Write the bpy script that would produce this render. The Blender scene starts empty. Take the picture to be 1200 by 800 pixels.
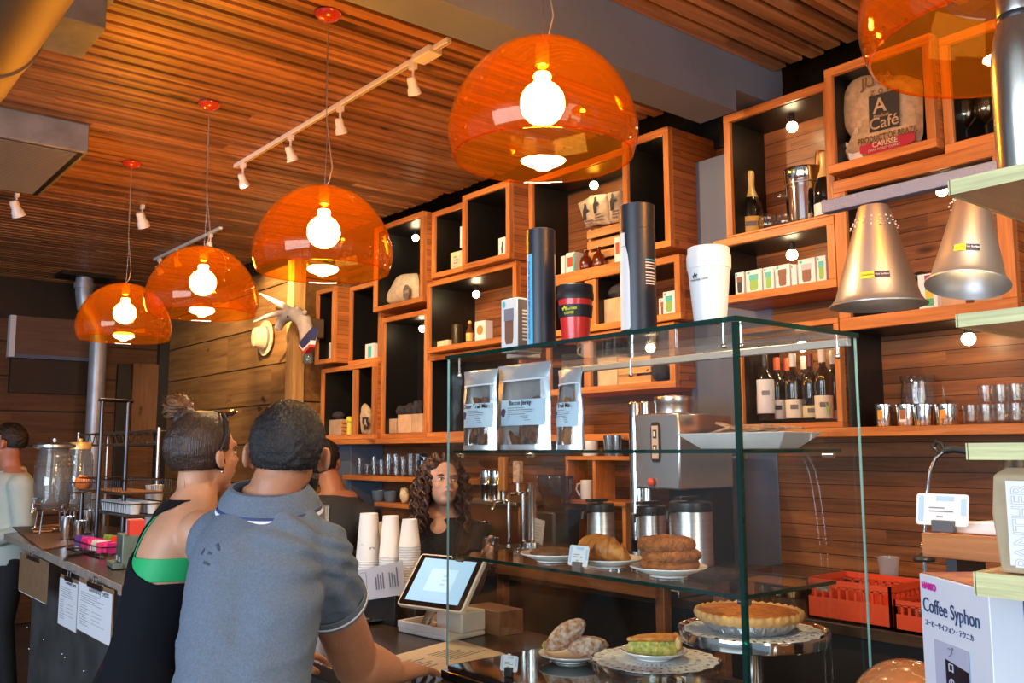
BULB = 150
import bpy, bmesh, math, random
from mathutils import Vector, Matrix, noise
random.seed(7)
V = Vector; pi = math.pi
sc = bpy.context.scene
COL = sc.collection
# ---------------------------------------------------------------- camera
F, YAW, PITCH, ROLL, EYE = 1074.24, 0.8808, 0.11794, -0.003766, 1.60
fw = V((-math.sin(YAW)*math.cos(PITCH), math.cos(YAW)*math.cos(PITCH), math.sin(PITCH)))
r0 = fw.cross(V((0, 0, 1))).normalized(); u0 = r0.cross(fw)
rt = r0*math.cos(ROLL)+u0*math.sin(ROLL); up = -r0*math.sin(ROLL)+u0*math.cos(ROLL)
CP = V((0, 0, EYE))
def at(x, y, X=None, Y=None, Z=None, d=None):
    v = fw + rt*((x-600)/F) + up*((400-y)/F)
    t = (X-CP.x)/v.x if X is not None else (Y-CP.y)/v.y if Y is not None else (Z-CP.z)/v.z if Z is not None else d
    return CP+v*t
cd = bpy.data.cameras.new('camera'); cam = bpy.data.objects.new('camera', cd); COL.objects.link(cam)
cam.matrix_world = Matrix(((rt.x, up.x, -fw.x, CP.x), (rt.y, up.y, -fw.y, CP.y), (rt.z, up.z, -fw.z, CP.z), (0, 0, 0, 1)))
cd.sensor_width = 36; cd.lens = F/1200*36; cd.clip_start = .05
sc.camera = cam
# ---------------------------------------------------------------- materials
def nodes(name):
    m = bpy.data.materials.new(name); m.use_nodes = True
    nt = m.node_tree; nt.nodes.clear()
    out = nt.nodes.new('ShaderNodeOutputMaterial')
    return m, nt, out
def N(nt, t, **k):
    n = nt.nodes.new(t)
    for a, b in k.items():
        if a in n.inputs.keys(): n.inputs[a].default_value = b
        else: setattr(n, a, b)
    return n
def c4(c): return (c[0], c[1], c[2], 1)
MC = {}
def mat(name, col, rough=.5, metal=0, emit=None, es=0, var=0, vscale=8, bump=0, bscale=60, spec=.5, coat=0, sub=0, randv=0, alpha=1, stretch=None, col2=None):
    if name in MC: return MC[name]
    m, nt, out = nodes(name)
    b = N(nt, 'ShaderNodeBsdfPrincipled'); L = nt.links.new
    L(b.outputs[0], out.inputs[0])
    b.inputs['Base Color'].default_value = c4(col); b.inputs['Roughness'].default_value = rough
    b.inputs['Metallic'].default_value = metal; b.inputs['Specular IOR Level'].default_value = spec
    if coat: b.inputs['Coat Weight'].default_value = coat; b.inputs['Coat Roughness'].default_value = .05
    if sub: b.inputs['Subsurface Weight'].default_value = sub; b.inputs['Subsurface Radius'].default_value = (.02, .008, .004); b.inputs['Subsurface Scale'].default_value = .5
    if emit: b.inputs['Emission Color'].default_value = c4(emit); b.inputs['Emission Strength'].default_value = es
    if var or bump or randv:
        tc = N(nt, 'ShaderNodeTexCoord'); mp = N(nt, 'ShaderNodeMapping'); L(tc.outputs['Object'], mp.inputs[0])
        if stretch: mp.inputs['Scale'].default_value = stretch
        oi = N(nt, 'ShaderNodeObjectInfo')
        if var:
            nz = N(nt, 'ShaderNodeTexNoise', noise_dimensions='4D'); nz.inputs['Scale'].default_value = vscale; nz.inputs['Detail'].default_value = 5
            L(mp.outputs[0], nz.inputs[0])
            mu = N(nt, 'ShaderNodeMath', operation='MULTIPLY'); mu.inputs[1].default_value = 37; L(oi.outputs['Random'], mu.inputs[0]); L(mu.outputs[0], nz.inputs['W'])
            rp = N(nt, 'ShaderNodeValToRGB'); L(nz.outputs[0], rp.inputs[0])
            c2 = col2 or tuple(x*(1-var) for x in col); c1 = col if col2 else tuple(min(1, x*(1+var*.5)) for x in col)
            rp.color_ramp.elements[0].position = .35; rp.color_ramp.elements[1].position = .65
            rp.color_ramp.elements[0].color = c4(c2); rp.color_ramp.elements[1].color = c4(c1)
            cur = rp.outputs[0]
        else: cur = None
        if randv and cur:
            hv = N(nt, 'ShaderNodeHueSaturation'); mr = N(nt, 'ShaderNodeMapRange'); mr.inputs[3].default_value = 1-randv; mr.inputs[4].default_value = 1+randv
            L(oi.outputs['Random'], mr.inputs[0]); L(mr.outputs[0], hv.inputs['Value']); L(cur, hv.inputs['Color']); cur = hv.outputs[0]
        if cur: L(cur, b.inputs['Base Color'])
        if bump:
            nb = N(nt, 'ShaderNodeTexNoise'); nb.inputs['Scale'].default_value = bscale; nb.inputs['Detail'].default_value = 4; L(mp.outputs[0], nb.inputs[0])
            bp = N(nt, 'ShaderNodeBump'); bp.inputs['Strength'].default_value = bump; bp.inputs['Distance'].default_value = .01
            L(nb.outputs[0], bp.inputs['Height']); L(bp.outputs[0], b.inputs['Normal'])
    MC[name] = m
    return m
def wood(name, c1, c2, grain='x', plank=None, pw=.09, rough=.45, gs=1.0, gapc=(.01, .004, .002), gap=.05, pl=1.6, tonevar=.5, spec=.4):
    """stretched grain along axis `grain`; plank = axis across the planks"""
    if name in MC: return MC[name]
    m, nt, out = nodes(name); L = nt.links.new
    b = N(nt, 'ShaderNodeBsdfPrincipled'); L(b.outputs[0], out.inputs[0])
    b.inputs['Roughness'].default_value = rough; b.inputs['Specular IOR Level'].default_value = spec
    tc = N(nt, 'ShaderNodeTexCoord'); oi = N(nt, 'ShaderNodeObjectInfo')
    sx = N(nt, 'ShaderNodeSeparateXYZ'); L(tc.outputs['Object'], sx.inputs[0])
    W = N(nt, 'ShaderNodeMath', operation='MULTIPLY'); W.inputs[1].default_value = 53; L(oi.outputs['Random'], W.inputs[0]); wv = W.outputs[0]
    tone = None; gapm = None
    if plank:
        d = N(nt, 'ShaderNodeMath', operation='DIVIDE'); d.inputs[1].default_value = pw; L(sx.outputs['xyz'.index(plank)], d.inputs[0])
        fl = N(nt, 'ShaderNodeMath', operation='FLOOR'); L(d.outputs[0], fl.inputs[0])
        fr = N(nt, 'ShaderNodeMath', operation='FRACT'); L(d.outputs[0], fr.inputs[0])
        # length joints: offset by row
        wn0 = N(nt, 'ShaderNodeTexWhiteNoise', noise_dimensions='1D'); L(fl.outputs[0], wn0.inputs['W'])
        dl = N(nt, 'ShaderNodeMath', operation='DIVIDE'); dl.inputs[1].default_value = pl; L(sx.outputs['xyz'.index(grain)], dl.inputs[0])
        m10 = N(nt, 'ShaderNodeMath', operation='MULTIPLY'); m10.inputs[1].default_value = 7.0; L(wn0.outputs[0], m10.inputs[0])
        al = N(nt, 'ShaderNodeMath', operation='ADD'); L(dl.outputs[0], al.inputs[0]); L(m10.outputs[0], al.inputs[1])
        fll = N(nt, 'ShaderNodeMath', operation='FLOOR'); L(al.outputs[0], fll.inputs[0])
        cb = N(nt, 'ShaderNodeCombineXYZ'); L(fl.outputs[0], cb.inputs[0]); L(fll.outputs[0], cb.inputs[1])
        wn = N(nt, 'ShaderNodeTexWhiteNoise', noise_dimensions='2D'); L(cb.outputs[0], wn.inputs[0]); tone = wn.outputs[0]
        a2 = N(nt, 'ShaderNodeMath', operation='MULTIPLY'); a2.inputs[1].default_value = 91; L(tone, a2.inputs[0])
        a3 = N(nt, 'ShaderNodeMath', operation='ADD'); L(a2.outputs[0], a3.inputs[0]); L(wv, a3.inputs[1]); wv = a3.outputs[0]
        g = N(nt, 'ShaderNodeMath', operation='LESS_THAN'); g.inputs[1].default_value = gap; L(fr.outputs[0], g.inputs[0]); gapm = g.outputs[0]
    mp = N(nt, 'ShaderNodeMapping'); L(tc.outputs['Object'], mp.inputs[0])
    s = [14*gs]*3; s['xyz'.index(grain)] = .9*gs; mp.inputs['Scale'].default_value = s
    nz = N(nt, 'ShaderNodeTexNoise', noise_dimensions='4D'); nz.inputs['Scale'].default_value = 2.2; nz.inputs['Detail'].default_value = 7; nz.inputs['Roughness'].default_value = .65; nz.inputs['Distortion'].default_value = .6
    L(mp.outputs[0], nz.inputs[0]); L(wv, nz.inputs['W'])
    rp = N(nt, 'ShaderNodeValToRGB'); L(nz.outputs[0], rp.inputs[0]); e = rp.color_ramp.elements
    e[0].position = .32; e[1].position = .62; e[0].color = c4(c2); e[1].color = c4(c1)
    cur = rp.outputs[0]
    # knots
    kn = N(nt, 'ShaderNodeTexNoise', noise_dimensions='4D'); kn.inputs['Scale'].default_value = 1.0; kn.inputs['Detail'].default_value = 1
    mk = N(nt, 'ShaderNodeMapping'); L(tc.outputs['Object'], mk.inputs[0]); s2 = [9.]*3; s2['xyz'.index(grain)] = 4.5; mk.inputs['Scale'].default_value = s2
    L(mk.outputs[0], kn.inputs[0]); L(wv, kn.inputs['W'])
    kr = N(nt, 'ShaderNodeMapRange'); kr.inputs[1].default_value = .70; kr.inputs[2].default_value = .78; L(kn.outputs[0], kr.inputs[0])
    mx = N(nt, 'ShaderNodeMix', data_type='RGBA'); L(kr.outputs[0], mx.inputs[0]); L(cur, mx.inputs[6]); mx.inputs[7].default_value = c4(tuple(x*.35 for x in c2)); cur = mx.outputs[2]
    if tone is not None:
        hv = N(nt, 'ShaderNodeHueSaturation'); mr = N(nt, 'ShaderNodeMapRange'); mr.inputs[3].default_value = 1-tonevar; mr.inputs[4].default_value = 1+tonevar*.6
        L(tone, mr.inputs[0]); L(mr.outputs[0], hv.inputs['Value']); L(cur, hv.inputs['Color']); cur = hv.outputs[0]
        mg = N(nt, 'ShaderNodeMix', data_type='RGBA'); L(gapm, mg.inputs[0]); L(cur, mg.inputs[6]); mg.inputs[7].default_value = c4(gapc); cur = mg.outputs[2]
    else:
        hv = N(nt, 'ShaderNodeHueSaturation'); mr = N(nt, 'ShaderNodeMapRange'); mr.inputs[3].default_value = 1-tonevar*.5; mr.inputs[4].default_value = 1+tonevar*.4
        L(oi.outputs['Random'], mr.inputs[0]); L(mr.outputs[0], hv.inputs['Value']); L(cur, hv.inputs['Color']); cur = hv.outputs[0]
    L(cur, b.inputs['Base Color'])
    bp = N(nt, 'ShaderNodeBump'); bp.inputs['Strength'].default_value = .25; bp.inputs['Distance'].default_value = .004; L(nz.outputs[0], bp.inputs['Height']); L(bp.outputs[0], b.inputs['Normal'])
    MC[name] = m
    return m
def glass(name, tint=(1, 1, 1), refl=1.0, ior=1.5, body=None, bw=0, rough=0.0):
    """thin architectural glass: fresnel mix of a tinted see-through and a glossy reflection, optional diffuse body"""
    if name in MC: return MC[name]
    m, nt, out = nodes(name); L = nt.links.new
    tr = N(nt, 'ShaderNodeBsdfTransparent'); tr.inputs[0].default_value = c4(tint)
    gl = N(nt, 'ShaderNodeBsdfGlossy'); gl.inputs['Roughness'].default_value = rough
    cur = tr.outputs[0]
    if body:
        df = N(nt, 'ShaderNodeBsdfDiffuse'); df.inputs[0].default_value = c4(body)
        tl = N(nt, 'ShaderNodeBsdfTranslucent'); tl.inputs[0].default_value = c4(body)
        a = N(nt, 'ShaderNodeMixShader'); a.inputs[0].default_value = .5; L(df.outputs[0], a.inputs[1]); L(tl.outputs[0], a.inputs[2])
        m2 = N(nt, 'ShaderNodeMixShader'); m2.inputs[0].default_value = bw; L(cur, m2.inputs[1]); L(a.outputs[0], m2.inputs[2]); cur = m2.outputs[0]
    fr = N(nt, 'ShaderNodeFresnel'); gb = N(nt, 'ShaderNodeNewGeometry'); mi = N(nt, 'ShaderNodeMix', data_type='FLOAT')
    mi.inputs[2].default_value = ior; mi.inputs[3].default_value = 1/ior; L(gb.outputs['Backfacing'], mi.inputs[0]); L(mi.outputs[0], fr.inputs[0])
    mu = N(nt, 'ShaderNodeMath', operation='MULTIPLY'); mu.inputs[1].default_value = refl; L(fr.outputs[0], mu.inputs[0])
    ml = N(nt, 'ShaderNodeMath', operation='MINIMUM'); ml.inputs[1].default_value = .9; L(mu.outputs[0], ml.inputs[0])
    mx = N(nt, 'ShaderNodeMixShader'); L(ml.outputs[0], mx.inputs[0]); L(cur, mx.inputs[1]); L(gl.outputs[0], mx.inputs[2])
    L(mx.outputs[0], out.inputs[0])
    MC[name] = m
    return m
# ---------------------------------------------------------------- mesh builder (world coordinates)
class MB:
    def __init__(s): s.v = []; s.f = []
    def add(s, vs, fs):
        n = len(s.v); s.v += [V(p) for p in vs]; s.f += [tuple(i+n for i in f) for f in fs]; return s
    def box(s, a, b):
        x0, y0, z0 = a; x1, y1, z1 = b
        if x0 > x1: x0, x1 = x1, x0
        if y0 > y1: y0, y1 = y1, y0
        if z0 > z1: z0, z1 = z1, z0
        return s.add([(x0, y0, z0), (x1, y0, z0), (x1, y1, z0), (x0, y1, z0), (x0, y0, z1), (x1, y0, z1), (x1, y1, z1), (x0, y1, z1)],
                     [(0, 3, 2, 1), (4, 5, 6, 7), (0, 1, 5, 4), (1, 2, 6, 5), (2, 3, 7, 6), (3, 0, 4, 7)])
    def obox(s, c, size, rz=0, M=None):
        R = M or Matrix.Rotation(rz, 3, 'Z'); hx, hy, hz = [q/2 for q in size]; c = V(c)
        vs = [c+R@V((i*hx, j*hy, k*hz)) for k in (-1, 1) for i, j in ((-1, -1), (1, -1), (1, 1), (-1, 1))]
        return s.add(vs, [(0, 3, 2, 1), (4, 5, 6, 7), (0, 1, 5, 4), (1, 2, 6, 5), (2, 3, 7, 6), (3, 0, 4, 7)])
    def lathe(s, prof, c, seg=24, M=None, sx=1, sy=1):
        """prof: (r,z) list; r==0 ends make poles"""
        c = V(c); n0 = len(s.v); rows = []
        for r, z in prof:
            if r < 1e-6:
                p = V((0, 0, z)); p = M@p if M else p; s.v.append(c+p); rows.append([len(s.v)-1])
            else:
                row = []
                for k in range(seg):
                    a = 2*pi*k/seg; p = V((r*math.cos(a)*sx, r*math.sin(a)*sy, z)); p = M@p if M else p
                    s.v.append(c+p); row.append(len(s.v)-1)
                rows.append(row)
        for A, B in zip(rows, rows[1:]):
            if len(A) == 1 and len(B) == 1: continue
            for k in range(seg):
                k2 = (k+1) % seg
                if len(A) == 1: s.f.append((A[0], B[k2], B[k]))
                elif len(B) == 1: s.f.append((A[k], A[k2], B[0]))
                else: s.f.append((A[k], A[k2], B[k2], B[k]))
        return s
    def tube(s, pts, r, seg=8, cap=True):
        pts = [V(p) for p in pts]; rs = r if isinstance(r, (list, tuple)) else [r]*len(pts); rows = []
        nrm = None
        for i, p in enumerate(pts):
            t = (pts[min(i+1, len(pts)-1)]-pts[max(i-1, 0)]).normalized()
            if nrm is None: nrm = t.orthogonal().normalized()
            nrm = (nrm-t*nrm.dot(t)).normalized(); bn = t.cross(nrm)
            row = []
            for k in range(seg):
                a = 2*pi*k/seg; s.v.append(p+(nrm*math.cos(a)+bn*math.sin(a))*rs[i]); row.append(len(s.v)-1)
            rows.append(row)
        for A, B in zip(rows, rows[1:]):
            for k in range(seg): s.f.append((A[k], A[(k+1) % seg], B[(k+1) % seg], B[k]))
        if cap: s.f.append(tuple(reversed(rows[0]))); s.f.append(tuple(rows[-1]))
        return s
    def cyl(s, a, b, r, seg=20): return s.tube([a, b], r, seg)
    def prism(s, poly, o, ax, ay, az):
        """poly 2d in frame (ax, ay) at o, extruded by vector az"""
        o, ax, ay, az = V(o), V(ax), V(ay), V(az); n = len(poly)
        vs = [o+ax*x+ay*y for x, y in poly]+[o+ax*x+ay*y+az for x, y in poly]
        fl = ax.cross(ay).dot(az) > 0
        fs = [tuple(range(n))[::-1], tuple(range(n, 2*n))]+[(i, (i+1) % n, n+(i+1) % n, n+i) for i in range(n)]
        if not fl: fs = [tuple(reversed(f)) for f in fs]
        return s.add(vs, fs)
    def ell(s, c, rx, ry, rz, seg=20, rings=12, M=None, fn=None):
        prof = [(math.sin(pi*i/rings), -math.cos(pi*i/rings)) for i in range(rings+1)]
        prof[0] = (0, -1); prof[-1] = (0, 1)
        n0 = len(s.v); s.lathe(prof, (0, 0, 0), seg)
        for i in range(n0, len(s.v)):
            p = s.v[i]; q = V((p.x*rx, p.y*ry, p.z*rz))
            if fn: q = fn(p, q)
            s.v[i] = V(c)+(M@q if M else q)
        return s
    def build(s, name, m, parent=None, origin=None, smooth=True, bevel=0, ang=40, solid=0, sub=0, bseg=2):
        if parent is not None: o0 = worldloc(parent)
        elif origin is not None: o0 = V(origin)
        else:
            xs = [p.x for p in s.v]; ys = [p.y for p in s.v]; zs = [p.z for p in s.v]
            o0 = V(((min(xs)+max(xs))/2, (min(ys)+max(ys))/2, min(zs)))
        me = bpy.data.meshes.new(name)
        me.from_pydata([p-o0 for p in s.v], [], s.f); me.update()
        if smooth:
            me.polygons.foreach_set('use_smooth', [True]*len(me.polygons))
            me.set_sharp_from_angle(angle=math.radians(ang))
        ob = bpy.data.objects.new(name, me); COL.objects.link(ob)
        ob['_w'] = list(o0); 
        if parent is not None: ob.parent = parent; ob.location = (0, 0, 0)
        else: ob.location = o0
        if m: me.materials.append(m)
        if solid:
            md = ob.modifiers.new('s', 'SOLIDIFY'); md.thickness = solid; md.offset = -1
        if bevel:
            md = ob.modifiers.new('b', 'BEVEL'); md.width = bevel; md.segments = bseg; md.limit_method = 'ANGLE'; md.angle_limit = math.radians(40)
        if sub:
            md = ob.modifiers.new('u', 'SUBSURF'); md.levels = sub; md.render_levels = sub
        return ob
def worldloc(o): return V(o['_w'])
def tag(o, label=None, cat=None, group=None, kind=None):
    if label: o['label'] = label
    if cat: o['category'] = cat
    if group: o['group'] = group
    if kind: o['kind'] = kind
    return o
def thing(name, loc, label=None, cat=None, group=None):
    o = bpy.data.objects.new(name, None); COL.objects.link(o); o.location = loc; o['_w'] = list(loc); o.empty_display_size = .05
    return tag(o, label, cat, group)
KIDS = {}
def kids(o): return [c for c in bpy.data.objects if c.parent == o]
def dup(root, loc, label=None, rz=0, group=None, scale=1):
    def cp(o, par):
        c = o.copy(); COL.objects.link(c)
        if par is not None: c.parent = par
        for k in kids(o): cp(k, c)
        return c
    r = cp(root, None); r.location = loc; r.rotation_euler = (0, 0, rz); r.scale = (scale,)*3
    r['_w'] = list(loc)
    if label: r['label'] = label
    if group: r['group'] = group
    return r
def text(s, o, ax, ay, size, m, parent, name='lettering', ext=.0004, align='CENTER', bold=0, sx=1, spacing=1):
    """lettering on a face: origin o, reading direction ax, upward direction ay"""
    cu = bpy.data.curves.new(name, 'FONT'); cu.body = s; cu.size = size; cu.align_x = align; cu.align_y = 'CENTER'; cu.extrude = ext; cu.offset = bold; cu.space_character = spacing
    cu.materials.append(m)
    ob = bpy.data.objects.new(name, cu); COL.objects.link(ob)
    ax = V(ax).normalized(); ay = V(ay); ay = (ay-ax*ay.dot(ax)).normalized(); az = ax.cross(ay)
    p0 = worldloc(parent); q = V(o)-p0
    M = Matrix(((ax.x*sx, ay.x, az.x, q.x), (ax.y*sx, ay.y, az.y, q.y), (ax.z*sx, ay.z, az.z, q.z), (0, 0, 0, 1)))
    bpy.context.view_layer.update()
    me = bpy.data.meshes.new_from_object(ob.evaluated_get(bpy.context.evaluated_depsgraph_get())); me.transform(M)
    bpy.data.objects.remove(ob); bpy.data.curves.remove(cu)
    me.name = name; o2 = bpy.data.objects.new(name, me); COL.objects.link(o2)
    if not me.materials: me.materials.append(m)
    o2.parent = parent; o2['_w'] = list(p0)
    return o2
def patch(o, ax, ay, w, h, m, parent, name, t=.0006, poly=None):
    """thin printed label lying on a face, centred on o"""
    ax = V(ax).normalized(); ay = V(ay).normalized(); az = ax.cross(ay)
    b = MB()
    if poly: b.prism(poly, o, ax*w, ay*h, az*t)
    else: b.prism([(-.5, -.5), (.5, -.5), (.5, .5), (-.5, .5)], o, ax*w, ay*h, az*t)
    return b.build(name, m, parent, smooth=False)
def lines(o, ax, ay, w, h, n, m, parent, name='print_lines', t=.0004, seed=1, thick=.35):
    rnd = random.Random(seed); ax = V(ax).normalized(); ay = V(ay).normalized(); az = ax.cross(ay); b = MB()
    for i in range(n):
        y = h/2-(i+.5)*h/n; ww = w*rnd.uniform(.55, 1)
        b.prism([(-w/2, y-h/n*thick/2), (-w/2+ww, y-h/n*thick/2), (-w/2+ww, y+h/n*thick/2), (-w/2, y+h/n*thick/2)], o, ax, ay, az*t)
    return b.build(name, m, parent, smooth=False)
CIRC = [(.5*math.cos(2*pi*k/24), .5*math.sin(2*pi*k/24)) for k in range(24)]
# palette
M_box = wood('cedar box wood', (.62, .235, .06), (.34, .10, .022), 'x', rough=.4, gs=1.2)
M_boxz = wood('cedar box wood upright', (.62, .235, .06), (.34, .10, .022), 'z', rough=.4, gs=1.2)
M_side = wood('cedar box side planks', (.50, .17, .04), (.24, .07, .015), 'y', plank='z', pw=.035, gap=.06, tonevar=.25, rough=.5)
M_back = wood('reclaimed back wall planks', (.27, .10, .034), (.105, .036, .012), 'x', plank='z', pw=.058, gap=.05, tonevar=.45, rough=.4)
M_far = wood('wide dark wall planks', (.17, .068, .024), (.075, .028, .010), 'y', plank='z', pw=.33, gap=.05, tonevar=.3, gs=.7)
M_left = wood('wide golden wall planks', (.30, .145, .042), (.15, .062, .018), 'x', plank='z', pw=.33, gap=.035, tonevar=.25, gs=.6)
M_slat = wood('ceiling slat wood', (.41, .19, .072), (.17, .068, .024), 'y', plank='x', pw=.0885, gap=.0, tonevar=.5, pl=1.9, gs=.8)
M_black = mat('black paint', (.004, .0035, .003), .42)
M_void = mat('black ceiling void', (.004, .004, .004), .9)
M_grey = mat('blue grey paint', (.115, .137, .195), .6, var=.1, vscale=3)
M_counter = wood('dark counter top', (.075, .045, .03), (.03, .018, .012), 'x', rough=.25, gs=.6)
M_steel = mat('brushed steel', (.62, .60, .57), .28, 1, var=.15, vscale=6, stretch=(1, 1, 30))
M_chrome = mat('polished steel', (.75, .74, .72), .08, 1)
M_iron = mat('dark steel panel', (.13, .145, .15), .45, .6, var=.35, vscale=5, bump=.1)
M_white = mat('white enamel', (.8, .79, .76), .35)
M_china = mat('white china', (.82, .81, .78), .12, coat=.5)
M_card = mat('white card', (.80, .79, .77), .6)
M_ink = mat('dark ink', (.03, .03, .04), .6)
M_greyink = mat('grey ink', (.22, .22, .25), .7)
M_teal = mat('teal print', (.08, .52, .48), .5)
M_green = mat('green print', (.25, .50, .10), .5)
M_brown = mat('brown print', (.22, .10, .06), .5)
M_kraft = mat('kraft board', (.60, .40, .22), .75, var=.2, vscale=10, randv=.15)
M_burlap = mat('burlap', (.58, .42, .24), .9, var=.25, vscale=40, bump=.6, bscale=300)
M_glassP = glass('case glass', (.965, .985, .975), .6, 1.5)
M_glassE = glass('case glass edge', (.06, .26, .21), 1.0, 1.5, body=(.03, .15, .12), bw=.3)
M_glass = glass('drinking glass', (.93, .93, .92), 1.6, 1.5)
M_amber = glass('orange acrylic', (.99, .68, .23), .8, 1.49, body=(1.0, .33, .02), bw=.015)
M_warm = mat('warm bulb', (1, .8, .5), .4, emit=(1, .74, .40), es=26)
M_bulb = mat('globe bulb', (1, .8, .5), .4, emit=(1, .75, .42), es=BULB)
M_spot = mat('spot lamp face', (1, .9, .7), .4, emit=(1, .80, .5), es=30)
M_blackplastic = mat('black plastic', (.02, .02, .022), .35)
M_dough = mat('baked crust', (.62, .27, .07), .55, var=.45, vscale=30, bump=.5, bscale=60)
# ================================================================ ROOM
CZ = 3.25                       # underside of the ceiling slats
YB = 3.70                       # face of the back wall
def struct(o): o['kind'] = 'structure'; return o
M_floor = mat('polished concrete floor', (.12, .10, .085), .35, var=.3, vscale=2)
struct(MB().box((-10, -5, -.1), (3, 4, 0)).build('floor', M_floor))
struct(MB().box((-10, YB, 0), (3, YB+.15, 3.12)).build('wall_back', M_back, origin=(0, 0, 0)))
YC = 3.53                       # nearer wall face right of the column
struct(MB().box((-10, YB-.02, 3.12), (3, YB+.15, 3.6)).build('trim_1', M_black))
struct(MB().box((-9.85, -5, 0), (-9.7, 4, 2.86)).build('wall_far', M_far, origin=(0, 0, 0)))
struct(MB().box((-9.86, -5, 2.86), (-9.68, 4, 3.6)).build('trim_2', M_black))
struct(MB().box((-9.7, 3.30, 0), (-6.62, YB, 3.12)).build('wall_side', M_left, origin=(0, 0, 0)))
struct(MB().box((-9.7, 3.28, 3.12), (-6.62, YB, 3.3)).build('trim_3', M_black))
b = MB()
x = -9.68; sp = .0885; rnd = random.Random(3)
while x < 3:
    y1 = 3.36+rnd.uniform(-.02, .02)
    if not (-2.46 < x+sp*.35 < -2.24): b.box((x, -5, CZ), (x+sp*.70, y1, CZ+.04))
    x += sp
struct(b.build('ceiling', M_slat, origin=(0, 0, 0), smooth=False))
struct(MB().box((-10, -5, 3.42), (3, 4, 3.5)).build('ceiling', M_void))
# steel beam boxed in grey and the grey column it meets
struct(MB().box((-2.44, -5, 3.005), (-2.25, 3.08, 3.4)).box((-2.44, 3.0805, 3.10), (-2.25, 3.42, 3.4)).build('beam', M_grey))
cl = at(805, 200, Y=3.54).x; cr = at(915, 600, Y=3.54).x
struct(MB().box((cl, YC, 0), (cr, YB-.005, 3.02)).build('column', M_grey, bevel=.004))
struct(MB().box((cr+.002, YC, 0), (3, YB-.002, 3.12)).build('wall_back_right', M_back, origin=(0, 0, 0)))
# dark upright and timber post where the plank wall meets the shelves
struct(MB().box((-6.72, 3.22, 1.95), (-6.60, 3.32, 3.12)).build('trim_4', wood('golden post', (.50, .28, .09), (.30, .14, .04), 'z')))
struct(MB().box((-9.72, 3.20, 0), (-9.62, 3.32, 3.2)).build('trim_5', M_black))
# timber boards fixed on the far wall
p = at(15, 370, X=-9.66); q = at(104, 420, X=-9.66)
t = thing('wall_panel', (-9.66, (p.y+q.y)/2, q.z), 'long brown board with a pale edge strip, fixed high on the far plank wall', 'panel')
MB().box((-9.69, p.y, q.z), (-9.60, q.y+.15, p.z)).build('board', wood('panel board', (.16, .085, .05), (.10, .05, .03), 'y'), t)
MB().box((-9.69, p.y-.03, q.z-.03), (-9.59, p.y+.02, p.z)).build('edge_strip', M_white, t)
MB().box((-9.69, p.y, q.z-.035), (-9.595, q.y+.15, q.z)).build('edge_strip', M_grey, t)
MB().box((-9.69, p.y, q.z-.36), (-9.62, q.y+.15, q.z-.04)).build('recess', M_black, t)
p = at(158, 425, X=-9.6); q = at(186, 500, X=-9.6)
tag(MB().box((-9.69, p.y, q.z-.05), (-9.63, q.y, p.z)).build('wood_panel', wood('upright panel', (.20, .09, .035), (.12, .05, .02), 'z'), bevel=.004), 'upright brown wooden panel standing against the far wall below the last pendant', 'panel')
p = at(136, 515, X=-9.6); q = at(158, 427, X=-9.6)
tag(MB().box((-9.69, p.y, 0), (-9.65, q.y-.02, q.z)).build('wall_board', M_black, bevel=.004), 'narrow black panel on the far wall between the grey pipe and the brown panel', 'panel')
# downpipe
t = thing('vent_pipe', (-9.1, 2.43, 0), 'grey metal vent pipe rising in front of the far wall and bending at the top', 'pipe')
MG = mat('galvanised pipe', (.42, .45, .50), .4, .5, var=.2, vscale=6)
c = at(113, 450, X=-9.1)
pts = [V((-9.1, c.y, 0)), V((-9.1, c.y, 2.62)), V((-9.1, c.y-.01, 2.75)), V((-9.1, c.y-.07, 2.86)), V((-9.1, c.y-.13, 2.95)), V((-9.1, c.y-.15, 3.08)), V((-9.1, c.y-.15, 3.25))]
MB().tube(pts, .077, 20).build('pipe', MG, t)
MB().lathe([(.077, 0), (.092, 0), (.092, .05), (.077, .05)], (-9.1, c.y-.15, 3.12), 20).build('collar', MG, t)
MB().box((-9.25, c.y-.38, 3.215), (-8.95, c.y+.08, 3.25)).build('ceiling_plate', M_black, t)
# ================================================================ CEILING FITTINGS
t = thing('air_vent', (-5.3, .8, 3.1), 'wide grey metal air conditioning box with a slotted underside, hung from the slatted ceiling', 'air vent')
M_duct = mat('duct grey', (.19, .20, .22), .55, .3, var=.25, vscale=9)
a = at(102, 152, Z=3.24); a2 = at(98, 180, X=a.x)
zb = 3.10
MB().box((-5.85, .35, zb), (-4.83, 1.21, 3.25)).build('housing', M_duct, t, bevel=.006)
b = MB(); 
for i in range(44): b.box((-5.80+i*.0218, .40, zb-.008), (-5.79+i*.0218, 1.16, zb-.001))
b.build('grille', mat('grille grey', (.20, .19, .18), .5, .4), t, smooth=False)
MB().box((-5.83, .37, zb-.004), (-4.85, 1.19, zb)).build('grille_recess', M_black, t)
t = thing('duct_box', (-3.5, .5, 3.1), 'small grey metal duct box on the slats beside the round duct', 'duct')
MB().box((-3.70, .25, 3.12), (-3.38, .885, 3.25)).build('housing', M_duct, t, bevel=.006)
MB().box((-3.72, .23, 3.235), (-3.36, .905, 3.25)).build('flange', M_duct, t)
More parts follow.
